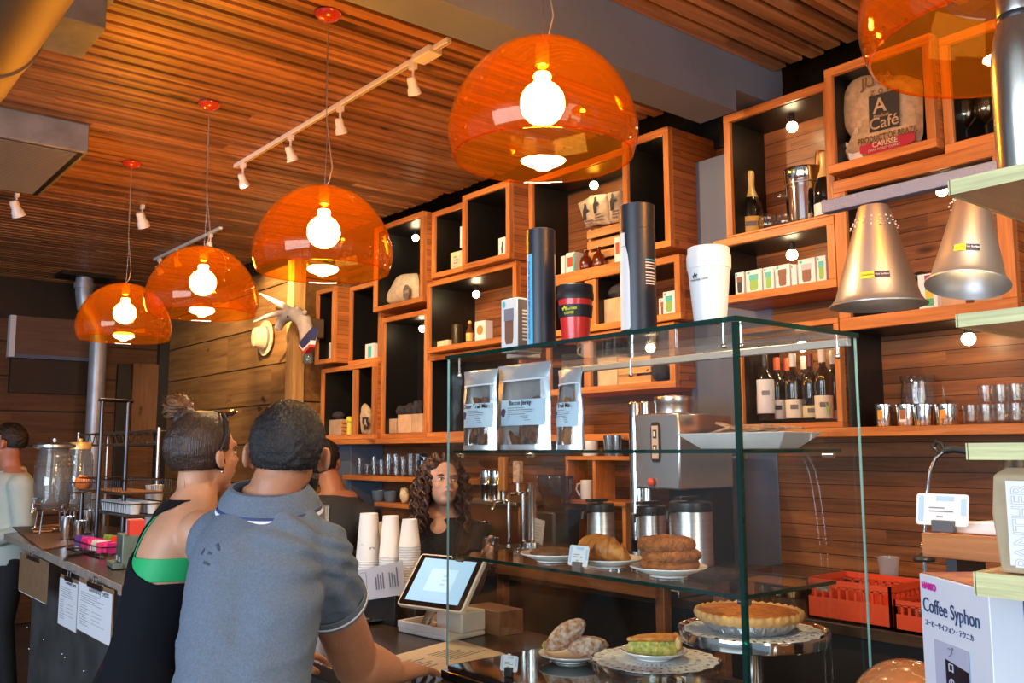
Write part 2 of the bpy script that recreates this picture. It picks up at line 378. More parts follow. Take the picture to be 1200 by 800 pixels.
# round duct, top left corner
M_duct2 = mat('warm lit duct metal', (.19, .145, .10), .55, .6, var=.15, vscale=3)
o = MB()
t = thing('round_duct', (-3.3, .4, 2.8), 'large round metal ventilation duct with an orange sheen hanging at the ceiling corner', 'duct')
A = at(-28, 40, d=2.9); Bq = at(0, 68, d=3.3)
dy = .40
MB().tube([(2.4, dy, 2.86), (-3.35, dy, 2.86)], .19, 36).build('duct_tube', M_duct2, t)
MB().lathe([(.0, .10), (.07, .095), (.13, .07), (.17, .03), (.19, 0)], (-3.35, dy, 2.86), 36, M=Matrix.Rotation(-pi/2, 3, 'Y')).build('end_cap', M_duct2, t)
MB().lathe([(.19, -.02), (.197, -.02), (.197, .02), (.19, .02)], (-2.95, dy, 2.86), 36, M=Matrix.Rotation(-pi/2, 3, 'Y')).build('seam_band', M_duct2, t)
for xx in (1.5, -.5, -2.5, -3.2): MB().tube([(xx, dy, 3.04), (xx, dy, 3.26)], .006, 6).build('hanger', M_steel, t)
# ---- track lights
def spot_head(par, x, y, z, tx, ty, nm='spot_head', lit=True, s=1.0):
    """a small white track head hanging at (x,y,z) aimed by tilt"""
    M = Matrix.Rotation(ty, 3, 'Y')@Matrix.Rotation(tx, 3, 'X')
    h = MB().box((x-.018, y-.012, z-.03), (x+.018, y+.012, z)).tube([(x, y, z-.02), (x, y, z-.075)], .006, 8).build(nm, M_white, par, bevel=.002)
    c = V((x, y, z-.10))
    body = MB().lathe([(0, .045*s), (.022*s, .045*s), (.026*s, .03*s), (.026*s, -.005), (.034*s, -.02*s), (.037*s, -.05*s), (.033*s, -.05*s), (.03*s, -.04*s), (0, -.038*s)], c, 18, M=M)
    body.build('lamp_can', M_white, h)
    if lit: MB().lathe([(0, -.044*s), (.031*s, -.044*s), (.031*s, -.041*s), (0, -.041*s)], c, 18, M=M).build('lamp_face', M_spot, h)
    return h
def track(lab, x0, x1, y, heads, box_x=None):
    t = thing('track_light', ((x0+x1)/2, y, CZ), lab, 'track light', 'white track lights on the slatted ceiling')
    MB().box((x0, y-.012, CZ-.022), (x1, y+.012, CZ-.0)).build('rail', M_white, t, bevel=.003)
    MB().box((x0, y-.004, CZ-.0235), (x1, y+.004, CZ-.021)).build('rail_slot', mat('slot grey', (.4, .38, .36), .5), t)
    if box_x: MB().box((box_x-.065, y-.034, CZ-.034), (box_x+.065, y+.034, CZ-.002)).build('feed_box', M_white, t, bevel=.004)
    for hx, tx, ty in heads: spot_head(t, hx, y, CZ-.018, tx, ty, s=.78)
    return t
a = at(277, 193, Z=CZ); b_ = at(525, 43, Z=CZ); ty = (a.y+b_.y)/2
hx = [at(px, py, Y=ty).x for px, py in ((285, 190), (341, 155), (399, 119), (484, 68))]
track('long white track light with four heads, running between the third and second orange pendants', a.x, b_.x, ty, [(hx[0], .5, .35), (hx[1], .5, .2), (hx[2], .4, .25), (hx[3], .5, .35)], at(500, 55, Y=ty).x)
a = at(183, 303, Z=CZ); b_ = at(257, 265, Z=CZ); ty2 = (a.y+b_.y)/2
hx = [at(px, py, Y=ty2).x for px, py in ((187, 300), (208, 289), (247, 270))]
track('short white track light seen behind the fourth orange pendant', a.x, b_.x, ty2, [(hx[0], .6, .2), (hx[1], .4, .1), (hx[2], .3, .2)])
for (px, py, lab) in ((167, 240, 'white spotlight fixed to the ceiling slats between the fourth and fifth pendants'), (20, 226, 'white spotlight on the ceiling just behind the grey air conditioning box')):
    p = at(px, py, Z=CZ)
    t = thing('ceiling_spotlight', (p.x, p.y, CZ), lab, 'spotlight', 'single ceiling spotlights')
    spot_head(t, p.x, p.y, CZ, .45, .35, 'bracket', lit=px > 100, s=1.1)
# ================================================================ PENDANTS
R0 = .254
prof_o = [(0, .318), (.04, .316), (.085, .305), (.13, .283), (.17, .250), (.205, .208), (.232, .160), (.247, .115), (.254, .078), (.252, .045), (.245, .018), (.238, 0)]
def smoothprof(p, n=3):
    out = []
    for i in range(len(p)-1):
        p0 = p[max(i-1, 0)]; p1 = p[i]; p2 = p[i+1]; p3 = p[min(i+2, len(p)-1)]
        for k in range(n):
            u = k/n
            f = lambda a, b, c, d: .5*((2*b)+(-a+c)*u+(2*a-5*b+4*c-d)*u*u+(-a+3*b-3*c+d)*u**3)
            out.append((max(0, f(p0[0], p1[0], p2[0], p3[0])), f(p0[1], p1[1], p2[1], p3[1])))
    out.append(p[-1]); out[0] = (0, p[0][1]); return out
PO = smoothprof(prof_o); PI_ = [(max(0, r-.003*(1 if r > .01 else 0)), z-.003*(1-min(1, r/.25))) for r, z in reversed(PO)]
LAMPS = [(-.575, 2.262, 'nearest orange pendant, cut by the top right corner above the steel bottle'),
         (-1.770, 2.372, 'largest fully visible orange pendant, hanging over the glass pastry case'),
         (-2.990, 2.250, 'third orange pendant, hanging below the long white track light'),
         (-4.165, 2.231, 'fourth orange pendant, overlapping the last one'),
         (-5.330, 2.225, 'smallest and farthest orange pendant, in front of the grey vent pipe')]
M_ring = mat('orange rim', (1, .25, .03), .25, coat=1)
for x, z, lab in LAMPS:
    y = 1.57
    t = thing('pendant_lamp', (x, y, z), lab.replace('orange pendant', 'orange see-through dome pendant lamp'), 'pendant lamp', 'orange dome pendants over the counter')
    MB().lathe(PO+PI_, (x, y, z), 64).build('shade', M_amber, t, ang=60)
    MB().lathe([(.2345, 0), (.2375, -.0015), (.2400, .001), (.2390, .003), (.2350, .003), (.2345, 0)], (x, y, z), 64).build('rim', M_amber, t)
    # socket, bulb
    zb_ = z+.150
    MB().lathe([(0, .318), (.017, .316), (.019, .30), (.019, .255), (.013, .25), (0, .25)], (x, y, z), 20).build('socket', glass('clear orange socket', (1, .5, .15), 1.5, 1.5, body=(.9, .35, .05), bw=.3), t)
    bl = MB().ell((x, y, zb_), .060, .060, .060, 28, 18); bl.lathe([(0, .085), (.020, .083), (.024, .075), (.022, .065), (.026, .05), (.03, .045)], (x, y, zb_), 20)
    bl.build('bulb', M_bulb, t)
    MB().tube([(x, y, z+.318), (x+.004, y+.004, z+.5), (x-.003, y, (z+CZ)/2+.2), (x, y, CZ)], .0013, 6).build('cord', M_steel, t)
    w = [V((x, y, z+.318)), V((x+.015, y+.01, z+.34)), V((x+.03, y+.015, z+.39)), V((x+.022, y+.01, z+.45)), V((x+.01, y+.006, z+.52)), V((x+.004, y, z+.60)), V((x, y+.003, z+.75)), V((x, y, CZ))]
    MB().tube(w, .0022, 6).build('cord', mat('clear flex', (.28, .22, .15), .35), t)
    MB().lathe([(0, 0), (.048, 0), (.052, -.005), (.047, -.016), (.032, -.027), (.014, -.033), (0, -.034)], (x, y, CZ), 28).build('canopy', mat('orange canopy', (.50, .045, .012), .25, coat=.6), t)
# ================================================================ SHELF BOXES
LINER = M_black
RECTS = []
def sbox(lab, Yf, xl, xr, yr, top, bot, back='wood', t=.034, div=(), yb=YB-.004, liner=True, tb=None):
    tb = tb or t
    X0 = at(xl, yr, Y=Yf).x; X1 = at(xr, yr, Y=Yf).x
    Z1 = at(*top, Y=Yf).z if isinstance(top, tuple) else top
    Z0 = at(*bot, Y=Yf).z if isinstance(bot, tuple) else bot
    g = .005
    for (a0, a1, c0, c1) in RECTS:
        ox = min(X1, a1)-max(X0, a0); oz = min(Z1, c1)-max(Z0, c0)
        if ox > -g and oz > -g:
            if ox < oz:
                if (X0+X1) < (a0+a1): X1 = a0-g
                else: X0 = a1+g
            else:
                if (Z0+Z1) < (c0+c1): Z1 = c0-g
                else: Z0 = c1+g
    RECTS.append((X0, X1, Z0, Z1))
    o = thing('shelf_box', ((X0+X1)/2, (Yf+yb)/2, Z0), lab, 'shelf box', 'cedar boxes stacked on the bar wall')
    MB().box((X0, Yf, Z1-t), (X1, yb, Z1)).build('top_board', M_box, o, bevel=.002)
    MB().box((X0, Yf, Z0), (X1, yb, Z0+tb)).build('bottom_board', M_box, o, bevel=.002)
    MB().box((X0, Yf, Z0+tb), (X0+t, yb, Z1-t)).build('side_board', M_boxz, o, bevel=.002)
    MB().box((X1-t, Yf, Z0+tb), (X1, yb, Z1-t)).build('side_board', M_boxz, o, bevel=.002)
    MB().box((X1-.001, Yf+.03, Z0+.002), (X1+.003, yb, Z1-.002)).build('outer_planks', M_side, o, smooth=False)
    if liner:
        MB().box((X0+t, Yf+.018, Z0+tb), (X0+t+.003, yb-.005, Z1-t)).build('black_liner', LINER, o, smooth=False)
        MB().box((X0+t, Yf+.018, Z1-t-.003), (X1-t, yb-.005, Z1-t)).build('black_liner', LINER, o, smooth=False)
    MB().box((X0+t+.003, yb-.012, Z0+tb), (X1-t, yb-.002, Z1-t-.003)).build('back_panel', M_back if back == 'wood' else LINER, o, smooth=False)
    for (dl, dr, dyr) in div:
        a = at(dl, dyr, Y=Yf).x; c = at(dr, dyr, Y=Yf).x
        MB().box((a, Yf, Z0+t), (c, yb-.013, Z1-t-.004)).build('divider', M_boxz, o, bevel=.002)
        MB().box((c, Yf+.02, Z0+t), (c+.003, yb-.013, Z1-t-.004)).build('black_liner', LINER, o, smooth=False)
    return dict(X0=X0+t, X1=X1-t, Z0=Z0+tb+.0015, Z1=Z1-t-.005, Yf=Yf, yb=yb, o=o)
ZS = 1.683; ZSb = 1.646
S = {}
S['A1'] = sbox('narrow empty-looking shelf box at the far left end of the bar wall', 3.275, 369.5, 391, 380, (370, 341), (372, 427), back='black')
S['A3'] = sbox('protruding shelf box holding a slumped cream sack, left of the pair of upper boxes', 3.335, 438, 495.5, 300, (452.7, 262.3), (438, 365.7), back='black')
S['A5'] = sbox('protruding upper shelf box with a small white bag printed with a dark figure', 3.26, 541.5, 597, 260, (541.5, 229.7), (547, 315), back='black')
S['A6'] = sbox('wide shelf box with a bulb, bottle and small cartons, above the glass case end', 3.316, 500, 605, 345, (505, 328.5), (500, 414))
S['A8'] = sbox('low shelf box with a divider, holding a printed sack on the bottom shelf', 3.348, 376, 438.5, 450, (380, 432), ZS, back='black', div=[(413, 418, 450)])
S['T'] = sbox('tall empty shelf box protruding beside the grey column', 3.33, 728.5, 783, 170, (783, 147), (769, 292), back='black')
S['F'] = sbox('protruding shelf box framing a big printed burlap sack', 3.21, 964, 1091, 60, (964, 82.8), (971, 204), back='black', yb=YC-.004)
S['A4'] = sbox('upper shelf box with a printed white bag in its right corner', 3.40, 504, 545, 260, (504, 250), (505, 327), back='black')
S['A2'] = sbox('shelf box holding one teal and white carton, beside the narrow end box', 3.40, 406, 446, 380, (409, 337), (409, 430), back='black')
S['A7'] = sbox('tall shelf box with a bulb above three kraft blocks', 3.40, 446, 500, 430, (450, 372.5), ZS, back='black')
S['M1'] = sbox('wide shelf box with printed burlap bags and a wooden crate under a bulb', 3.40, 618.7, 738, 250, (620, 211), (653, 329))
S['N'] = sbox('divided shelf box with a kraft carton, directly under the tall empty box', 3.36, 622, 797, 340, (787, 293), (695, 388), div=[(685, 698, 350)])
S['M3'] = sbox('shelf box with a crate and bulb seen through the top of the glass case', 3.38, 640, 791, 430, (695, 389), (685, 461), div=[(684, 692, 430)])
S['A9'] = sbox('dark empty shelf box on the bottom shelf behind the left end of the glass case', 3.40, 495.5, 612, 460, (501, 416), ZS, back='black')
S['B1'] = sbox('tall shelf box holding champagne and an ice bucket, right of the grey column', 3.26, 847.8, 976, 160, (848, 136.2), (853.4, 279), yb=YC-.004, tb=.010)
S['G'] = sbox('shelf box behind the nearest pendant holding stemmed glassware', 3.26, 1097, 1235, 100, (1100, 45), (1105, 181), back='black', yb=YC-.004)
S['H'] = sbox('large plank backed shelf box behind the two heat lamps', 3.24, 979, 1189, 300, (979, 205), (987, 388), t=.05, yb=YC-.004)
S['B2'] = sbox('shelf box with a row of tumbler cartons under a bulb', 3.245, 836, 979, 300, (834, 280), (855, 355), yb=YC-.004)
S['W'] = sbox('shelf box full of wine bottles, seen through the right of the glass case', 3.24, 865, 1001, 450, (866, 386), ZS, yb=YC-.004, t=.022)
k0 = S['W']['X1']+.04; k1 = at(1194.5, 450, Y=3.24).x
t = thing('shelf_box', ((k0+k1)/2, 3.5, ZS), 'open box with mugs, pitcher and stacked glasses beside the wine bottles', 'shelf box', 'cedar boxes stacked on the bar wall')
MB().box((k0+.001, 3.26, ZS+.001), (k0+.006, YC-.015, S['H']['Z0']-.05)).build('black_liner', LINER, t, smooth=False)
MB().box((k0+.006, YC-.014, ZS+.001), (k1, YC-.004, S['H']['Z0']-.054)).build('back_panel', M_back, t, smooth=False)
MB().box((k0+.006, 3.26, S['H']['Z0']-.054), (k1, YC-.004, S['H']['Z0']-.051)).build('black_liner', LINER, t, smooth=False)
S['K'] = dict(X0=k0, X1=k1, Z0=ZS, Z1=S['H']['Z0']-.054, Yf=3.24, yb=YC)
# bottom shelf boards
for a, c, lab in ((372, 812, 'long wooden shelf board carrying the boxes on the bar wall, left of the grey column'), (862, 1260, 'long wooden shelf board carrying wine and glasses, right of the grey column')):
    yf_ = 3.31 if a == 372 else 3.18
    xa = at(a, 515, Y=yf_).x; xc = at(c, 505, Y=yf_).x
    tag(MB().box((xa, yf_, ZSb), (xc, (YB if a == 372 else YC)-.004, ZS-.002)).build('shelf_board', M_box, bevel=.003), lab, 'shelf', 'bottom shelf boards')
# low glass shelf boards at the left of the bar
for (pl, pr, y0, th, lab) in ((400, 487, 556, .035, 'low wooden shelf with a row of drinking glasses under the cedar boxes'), (437, 500, 588, .03, 'lowest wooden shelf with grey cups, behind the paper cup stacks')):
    p = at(pl, y0, Y=3.35); q = at(pr+60, y0+6, Y=3.35)
    tag(MB().box((p.x, 3.36, p.z-th), (q.x, YB, p.z)).build('shelf_board', M_box, bevel=.003), lab, 'shelf', 'low shelves behind the bar')
    S['L%d' % y0] = p.z
p = at(392, 520, Y=3.45); q = at(415, 560, Y=3.45)
tag(MB().box((p.x, 3.42, 0), (q.x, YB-.003, ZSb-.002)).build('upright_panel', mat('slate blue paint', (.09, .12, .17), .5), bevel=.003), 'slate blue upright panel carrying the low glass shelf', 'panel')
# ---- bulbs in the boxes
LB = {}
def shelf_bulb(px, py, Y, ztop, lab):
    p = at(px, py, Y=Y); p.z = min(p.z, ztop-.054)
    t = thing('shelf_bulb', tuple(p), lab, 'light bulb', 'small round bulbs in the shelf boxes')
    MB().ell(tuple(p), .024, .024, .024, 18, 12).build('globe', M_warm, t)
    MB().lathe([(0, .05), (.013, .05), (.015, .02), (.012, .018), (0, .018)], tuple(p), 14).build('socket', M_blackplastic, t)
    MB().tube([(p.x, p.y, p.z+.045), (p.x, p.y, ztop)], .006, 8).build('stem', M_blackplastic, t)
    return p
for px, py, k, lab in ((487, 276, 'A3', 'small lit bulb over the slumped cream sack'), (495, 381, 'A7', 'small lit bulb at the top of the tall box with kraft blocks'),
        (558, 341, 'A6', 'small lit bulb over the little bottle and cartons'), (696, 217, 'M1', 'small lit bulb just under the big orange pendant, over the burlap bags'),
        (928, 143, 'B1', 'small lit bulb over the champagne and ice bucket'), (928, 295, 'B2', 'small lit bulb over the row of tumbler cartons'),
        (939, 380, 'W', 'small lit bulb over the wine bottles'), (1135, 397, 'K', 'small lit bulb over the stacked glasses, right of the heat lamps'),
        (762, 400, 'M3', 'small lit bulb seen through the top pane of the glass case')):
    s = S[k]; shelf_bulb(px, py, (s['Yf']+s.get('yb', YB))/2, s['Z1'], lab)
for k, fx, lab in (('A4', .82, 'small bulb hidden behind the stile of the upper box with the printed bag'), ('A5', .88, 'small bulb hidden behind the stile of the upper box with the dark figure bag'), ('T', .88, 'small bulb inside the tall empty box'), ('H', .62, 'small bulb hidden behind the metal bar of the heat lamps'), ('A8', .62, 'small bulb over the printed sack on the bottom shelf')):
    s = S[k]; X = s['X0']+fx*(s['X1']-s['X0']); p = V((X, s['Yf']+.07, s['Z1']-.06))
    t = thing('shelf_bulb', tuple(p), lab, 'light bulb', 'small round bulbs in the shelf boxes')
    MB().ell(tuple(p), .02, .02, .02, 16, 10).build('globe', M_warm, t)
    MB().tube([(p.x, p.y, p.z+.015), (p.x, p.y, s['Z1'])], .009, 8).build('socket', M_blackplastic, t)

# real beams of the track heads
def spotl(name, loc, tgt, e, col=(1, .74, .42), ang=60, blend=.6, r=.02):
    l = bpy.data.lights.new(name, 'SPOT'); l.energy = e; l.color = col; l.spot_size = math.radians(ang); l.spot_blend = blend; l.shadow_soft_size = r
    o = bpy.data.objects.new(name, l); COL.objects.link(o); o.location = loc; o.rotation_euler = (V(tgt)-V(loc)).to_track_quat('-Z', 'Y').to_euler(); return o
spotl('spot_beam', (-6.5, 2.50, 3.08), (-6.95, 3.3, 2.8), 150, ang=58)
spotl('spot_beam', (-7.6, 2.50, 3.08), (-8.3, 3.3, 2.3), 45, ang=80)
spotl('spot_beam', (-4.85, 2.03, 3.08), (-6.9, 3.3, 2.2), 60, ang=70)
spotl('spot_beam', (-3.9, 2.03, 3.08), (-4.2, 3.5, 2.3), 45, ang=80)
spotl('spot_beam', (-3.0, 2.03, 3.08), (-2.7, 3.4, 2.2), 45, ang=80)
spotl('spot_beam', (-4.3, 2.03, 3.08), (-5.6, 3.5, 2.2), 45, ang=80)
# ================================================================ COUNTERS
ZC = .98; ZL = 1.12
def onplane_x(px, py, P0, nrm):
    v = at(px, py, d=1)-CP; return CP+v*((P0-CP).dot(nrm)/v.dot(nrm))
def dep(p): return (V(p)-CP).dot(fw)
t = thing('service_counter', (-1.6, 1.7, 0), 'dark service counter carrying the glass pastry case and the white tablet register', 'counter')
def edgeY(x): return 1.36+.046*(-4.5-x)*-1*-1 if False else 1.36-.045*(x+2.1)*0+0.0
b = MB().prism([(-3.51, 1.34), (.6, 1.30), (.6, 2.12), (-3.51, 2.12)], (0, 0, ZC-.045), (1, 0, 0), (0, 1, 0), (0, 0, .045))
b.build('worktop', M_counter, t, bevel=.004)
MB().box((-3.49, 1.42, 0), (.58, 2.08, ZC-.046)).build('front_panel', M_iron, t)
t = thing('bar_counter', (-4.8, 1.3, 0), 'raised bar counter with a pale front edge and a grey metal panel, at the left', 'counter')
MB().prism([(-6.19, 1.20), (-3.52, 1.07), (-3.52, 1.85), (-6.80, 1.85)], (0, 0, ZL-.034), (1, 0, 0), (0, 1, 0), (0, 0, .034)).build('worktop', M_counter, t, bevel=.003)
MB().prism([(-6.195, 1.196), (-3.52, 1.066), (-3.52, 1.071), (-6.195, 1.201)], (0, 0, ZL-.036), (1, 0, 0), (0, 1, 0), (0, 0, .0365)).build('edge_strip', mat('worn wood edge', (.34, .29, .25), .5, var=.2, vscale=20), t, smooth=False)
pl = at(30, 760, Y=1.27)
pnl = MB().box((-5.75, 1.27, 0), (-3.54, 1.84, ZL-.037)).build('front_panel', M_iron, t)
b = MB()
for px, py in ((32, 735), (51, 749), (73, 766), (98, 786), (34, 760), (76, 770)):
    p = at(px, py, Y=1.269); b.ell(tuple(p), .004, .003, .004, 8, 6)
b.build('screw_head', M_chrome, pnl)
t = thing('back_counter', (-3.2, 3.1, 0), 'long low back counter under the cedar boxes, carrying the coffee gear', 'counter')
MB().box((-5.9, 2.95, .96), (.2, 3.50, 1.0)).build('worktop', M_counter, t, bevel=.004)
MB().box((-5.88, 3.0, 0), (.18, 3.49, .959)).build('cabinet', mat('dark cabinet', (.03, .025, .022), .5), t)
# ================================================================ GLASS CASE
X0, X1, Y0, Y1, ZT, ZF = -2.121, -1.125, 1.514, 1.966, 1.867, 1.016
Z1s, Z2s = 1.600, 1.314
t = case = thing('pastry_case', ((X0+X1)/2, (Y0+Y1)/2, ZC), 'tall rectangular glass pastry case with two shelves standing on the counter', 'display case')
g = .009
MB().box((X0-.012, Y0-.012, ZC+.001), (X1+.012, Y1+.012, ZF-.012)).build('base', mat('black lacquer', (.006, .006, .007), .12, coat=.6), t, bevel=.003)
MB().box((X0+.002, Y0+.002, ZF-.011), (X1-.002, Y1-.002, ZF)).build('floor_plate', mat('black mirror floor', (.012, .011, .012), .08, coat=.8), t)
MB().box((X0, Y0, ZF), (X1-g, Y0+g, ZT-.011)).build('front_glass', M_glassP, t, smooth=False)
MB().box((X1-g, Y0, ZF), (X1, Y1, ZT-.011)).build('side_glass', M_glassP, t, smooth=False)
MB().box((X0, Y0+g+.001, ZF), (X0+g, Y1, ZT-.011)).build('side_glass', M_glassP, t, smooth=False)
MB().box((X0-.004, Y0-.004, ZT-.010), (X1+.004, Y1+.004, ZT)).build('top_glass', M_glassP, t, smooth=False)
for z, y1 in ((Z1s, 1.90), (Z2s, 1.856)):
    MB().box((X0+g+.001, Y0+g+.002, z-.008), (X1-g-.002, y1, z)).build('glass_shelf', M_glassP, t, smooth=False)
    MB().box((X0+g+.001, Y0+g+.001, z-.008), (X1-g-.002, Y0+g+.003, z)).box((X1-g-.003, Y0+g+.003, z-.008), (X1-g-.001, y1, z)).build('shelf_edge', M_glassE, t, smooth=False)
# polished edges of the panes
MB().box((X1-g-.0008, Y0-.0008, ZF), (X1+.0008, Y0+g+.0008, ZT-.011)).build('corner_edge', M_glassE, t, smooth=False)
MB().box((X0-.0008, Y0-.0008, ZF), (X0+.0035, Y0+.0035, ZT-.011)).build('corner_edge', mat('pale glass edge', (.25, .5, .48), .15), t, smooth=False)
MB().box((X1-.0035, Y1-.0035, ZF), (X1+.0008, Y1+.0008, ZT-.011)).build('corner_edge', mat('pale glass edge', (.25, .5, .48), .15), t, smooth=False)
MB().box((X0-.005, Y0-.0055, ZT-.0102), (X1+.004, Y0-.0038, ZT+.0002)).box((X1+.0038, Y0-.0055, ZT-.0102), (X1+.0055, Y1+.005, ZT+.0002)).build('top_edge', M_glassE, t, smooth=False)
MB().box((X0+g, Y1-.022, ZT-.030), (X1-g, Y1-.004, ZT-.0112)).build('rear_rail', mat('satin aluminium', (.72, .74, .76), .3, .6), t, bevel=.002)
def pin(x, y, z, drop=.045):
    MB().tube([(x, y, z), (x, y, z-drop)], .003, 8).ell((x, y, z-drop), .0065, .0065, .0065, 12, 8).build('hanger_pin', M_chrome, t)
for x, y in ((X0+.03, Y0+.018), (X1-.045, Y0+.018), (X1-.018, Y0+.04), (X0+.33, Y1-.05), (X1-.018, Y1-.05)): pin(x, y, ZT-.011)
for z in (Z1s, Z2s):
    for x, y in ((X0+.024, Y0+.025), (X1-.024, Y0+.03), (X1-.024, (1.90 if z == Z1s else 1.856)-.03), (X0+.024, 1.80)):
        MB().tube([(x-.013, y, z-.015), (x+.013, y, z-.015)], .0065, 12).build('shelf_clip', M_chrome, t)
# ---------------------------------------------------------------- tableware
def plate(x, y, z, r, lab, group='white plates in the pastry case', nm='plate'):
    b = MB().lathe([(0, .004), (r*.55, .004), (r*.62, .006), (r*.98, .019), (r, .021), (r*.995, .023), (r*.95, .0205), (r*.60, .0095), (0, .008)], (x, y, z), 48)
    b.lathe([(0, 0), (r*.5, 0), (r*.5, .005), (0, .005)], (x, y, z), 32)
    return tag(b.build(nm, M_china), lab, 'plate', group)
def noisy(c, amp, sc_, seed=0):
    return lambda p, q: q*(1+amp*noise.noise(V((p.x, p.y, p.z))*sc_+V((seed, seed*2.1, 0))))
def dome_r(p): return p
# shelf 2
zp = Z2s+.001
p1 = at(648, 655, Y=1.618); p2 = at(704, 660, Y=1.625); p3 = at(786, 674, Y=1.632)
p2.x = p1.x+.172; p3.x = p2.x+.205
plate(p1.x, p1.y, zp, .085, 'white plate with a flat brown cookie, leftmost on the middle shelf')
plate(p2.x, p2.y+.02, zp, .085, 'white plate under the croissant on the middle glass shelf')
plate(p3.x, p3.y, zp, .088, 'white plate under the stacked sugared doughnuts, nearest the case corner')
M_choc = mat('dark cookie', (.20, .085, .035), .7, var=.4, vscale=60, bump=.8, bscale=120)
tag(MB().ell((p1.x, p1.y, zp+.0225), .060, .062, .013, 40, 12, fn=noisy(0, .05, 4)).build('cookie', M_choc), 'wide flat brown cookie on the leftmost plate of the middle shelf', 'cookie')
# croissant
M_cro = mat('croissant crust', (.66, .27, .06), .4, var=.5, vscale=22, bump=.6, bscale=40, col2=(.36, .11, .02), stretch=(3, 1, 1))
b = MB(); n = 44; seg = 22; pts = []; rows = []
for i in range(n+1):
    u = i/n*2-1; a = u*1.05; R = .080
    cx = p2.x+math.sin(a)*R; cy = p2.y+.055-math.cos(a)*R*.9+.01
    rr = .036*(max(0, 1-abs(u)**2.4))**.6+.004; rr *= 1-.16*((i*7/n) % 1)
    row = []
    tx = V((math.cos(a), math.sin(a), 0)); nx = V((-math.sin(a), math.cos(a), 0))
    for k in range(seg):
        th = 2*pi*k/seg; b.v.append(V((cx, cy, zp+.0115+rr*.95))+nx*(math.cos(th)*rr*1.05)+V((0, 0, math.sin(th)*rr*(.82 if math.sin(th) > 0 else .85)))); row.append(len(b.v)-1)
    rows.append(row)
for A, B in zip(rows, rows[1:]):
    for k in range(seg): b.f.append((A[k], A[(k+1) % seg], B[(k+1) % seg], B[k]))
b.f.append(tuple(rows[0][::-1])); b.f.append(tuple(rows[-1]))
tag(b.build('croissant', M_cro, ang=80), 'golden glossy croissant on the middle shelf behind the small price card', 'croissant')
# doughnuts
M_dn = mat('cinnamon sugar dough', (.42, .13, .03), .75, var=.45, vscale=50, bump=1.0, bscale=160)
def torus(b, c, R, r, rz=.8, seg=36, s2=16, seed=0):
    rows = []
    for i in range(seg):
        a = 2*pi*i/seg; row = []
        for k in range(s2):
            t_ = 2*pi*k/s2; rr = r*(1+.10*noise.noise(V((math.cos(a)*2+seed, math.sin(a)*2, math.cos(t_)))))
            b.v.append(V(c)+V(((R+rr*math.cos(t_))*math.cos(a), (R+rr*math.cos(t_))*math.sin(a), rr*rz*math.sin(t_)))); row.append(len(b.v)-1)
        rows.append(row)
    for i in range(seg):
        A = rows[i]; B = rows[(i+1) % seg]
        for k in range(s2): b.f.append((A[k], B[k], B[(k+1) % s2], A[(k+1) % s2]))
    return b
for i, (dx, dz, R, nm) in enumerate(((.004, .014, .041, 'bottom of the stack'), (.008, .033, .043, 'middle of the stack'), (-.004, .053, .041, 'top of the stack'))):
    tag(torus(MB(), (p3.x+dx, p3.y, zp+.012+dz*1.08), R, .026, .62 if i < 2 else .72, seed=i*5).build('doughnut', M_dn, ang=80), 'cinnamon sugared doughnut near the case corner, '+nm, 'doughnut', 'stacked doughnuts')
# price cards
M_cardblue = mat('card blue print', (.45, .62, .80), .6)
def price_card(px, py, Y, z, w, h, lab, holder=M_brown, tilt=.2, rz=0, X=None):
    p = at(px, py, Y=Y); x = p.x if X is None else X
    t = thing('price_card', (x, Y, z), lab, 'price card', 'small price cards')
    ax = V((math.cos(rz), math.sin(rz), 0)); bk = V((-math.sin(rz), math.cos(rz), 0)); ay = (V((0, 0, 1))+bk*tilt).normalized(); nz = ax.cross(ay)
    o = V((x, Y, z))+ay*(h/2+.012)
    n = 6; poly = []
    for cx, cy, a0 in ((.5, -.5, -90), (.5, .5, 0), (-.5, .5, 90), (-.5, -.5, 180)):
        for k in range(n):
            a = math.radians(a0+90*k/(n-1)); rr = .006; poly.append((cx*w-math.copysign(rr, cx)+rr*math.cos(a), cy*h-math.copysign(rr, cy)+rr*math.sin(a)))
    MB().prism(poly, o, ax, ay, nz*.0012).build('card', M_card, t, smooth=False)
    patch(o+nz*.0014+ay*h*.36+ax*w*.06, ax, ay, w*.34, h*.14, M_cardblue, t, 'blue_mark')
    patch(o+nz*.0014-ax*w*.40+ay*h*.02, ax, ay, w*.10, h*.8, M_cardblue, t, 'blue_border')
    patch(o+nz*.0014+ax*w*.41+ay*h*.1, ax, ay, w*.10, h*.5, M_cardblue, t, 'blue_border')
    lines(o+nz*.0014, ax, ay, w*.5, h*.22, 2, M_greyink, t, thick=.3)
    lines(o+nz*.0014-ay*h*.22, ax, ay, w*.2, h*.1, 1, M_greyink, t, thick=.4)
    MB().obox(V((x, Y, z+.011))+ax*w*.05, (w*.42, .014, .022), rz).build('holder', holder, t, bevel=.0015)
    return t
price_card(676, 668, 1.527, zp, .066, .048, 'white price card clipped in a brown holder in front of the croissant', mat('taupe holder', (.15, .11, .10), .5))
price_card(586, 792, 1.56, ZF+.001, .052, .040, 'white price card standing on the case floor at its left front corner', M_blackplastic, rz=.35, X=at(586, 788, Z=1.03).x+.0)
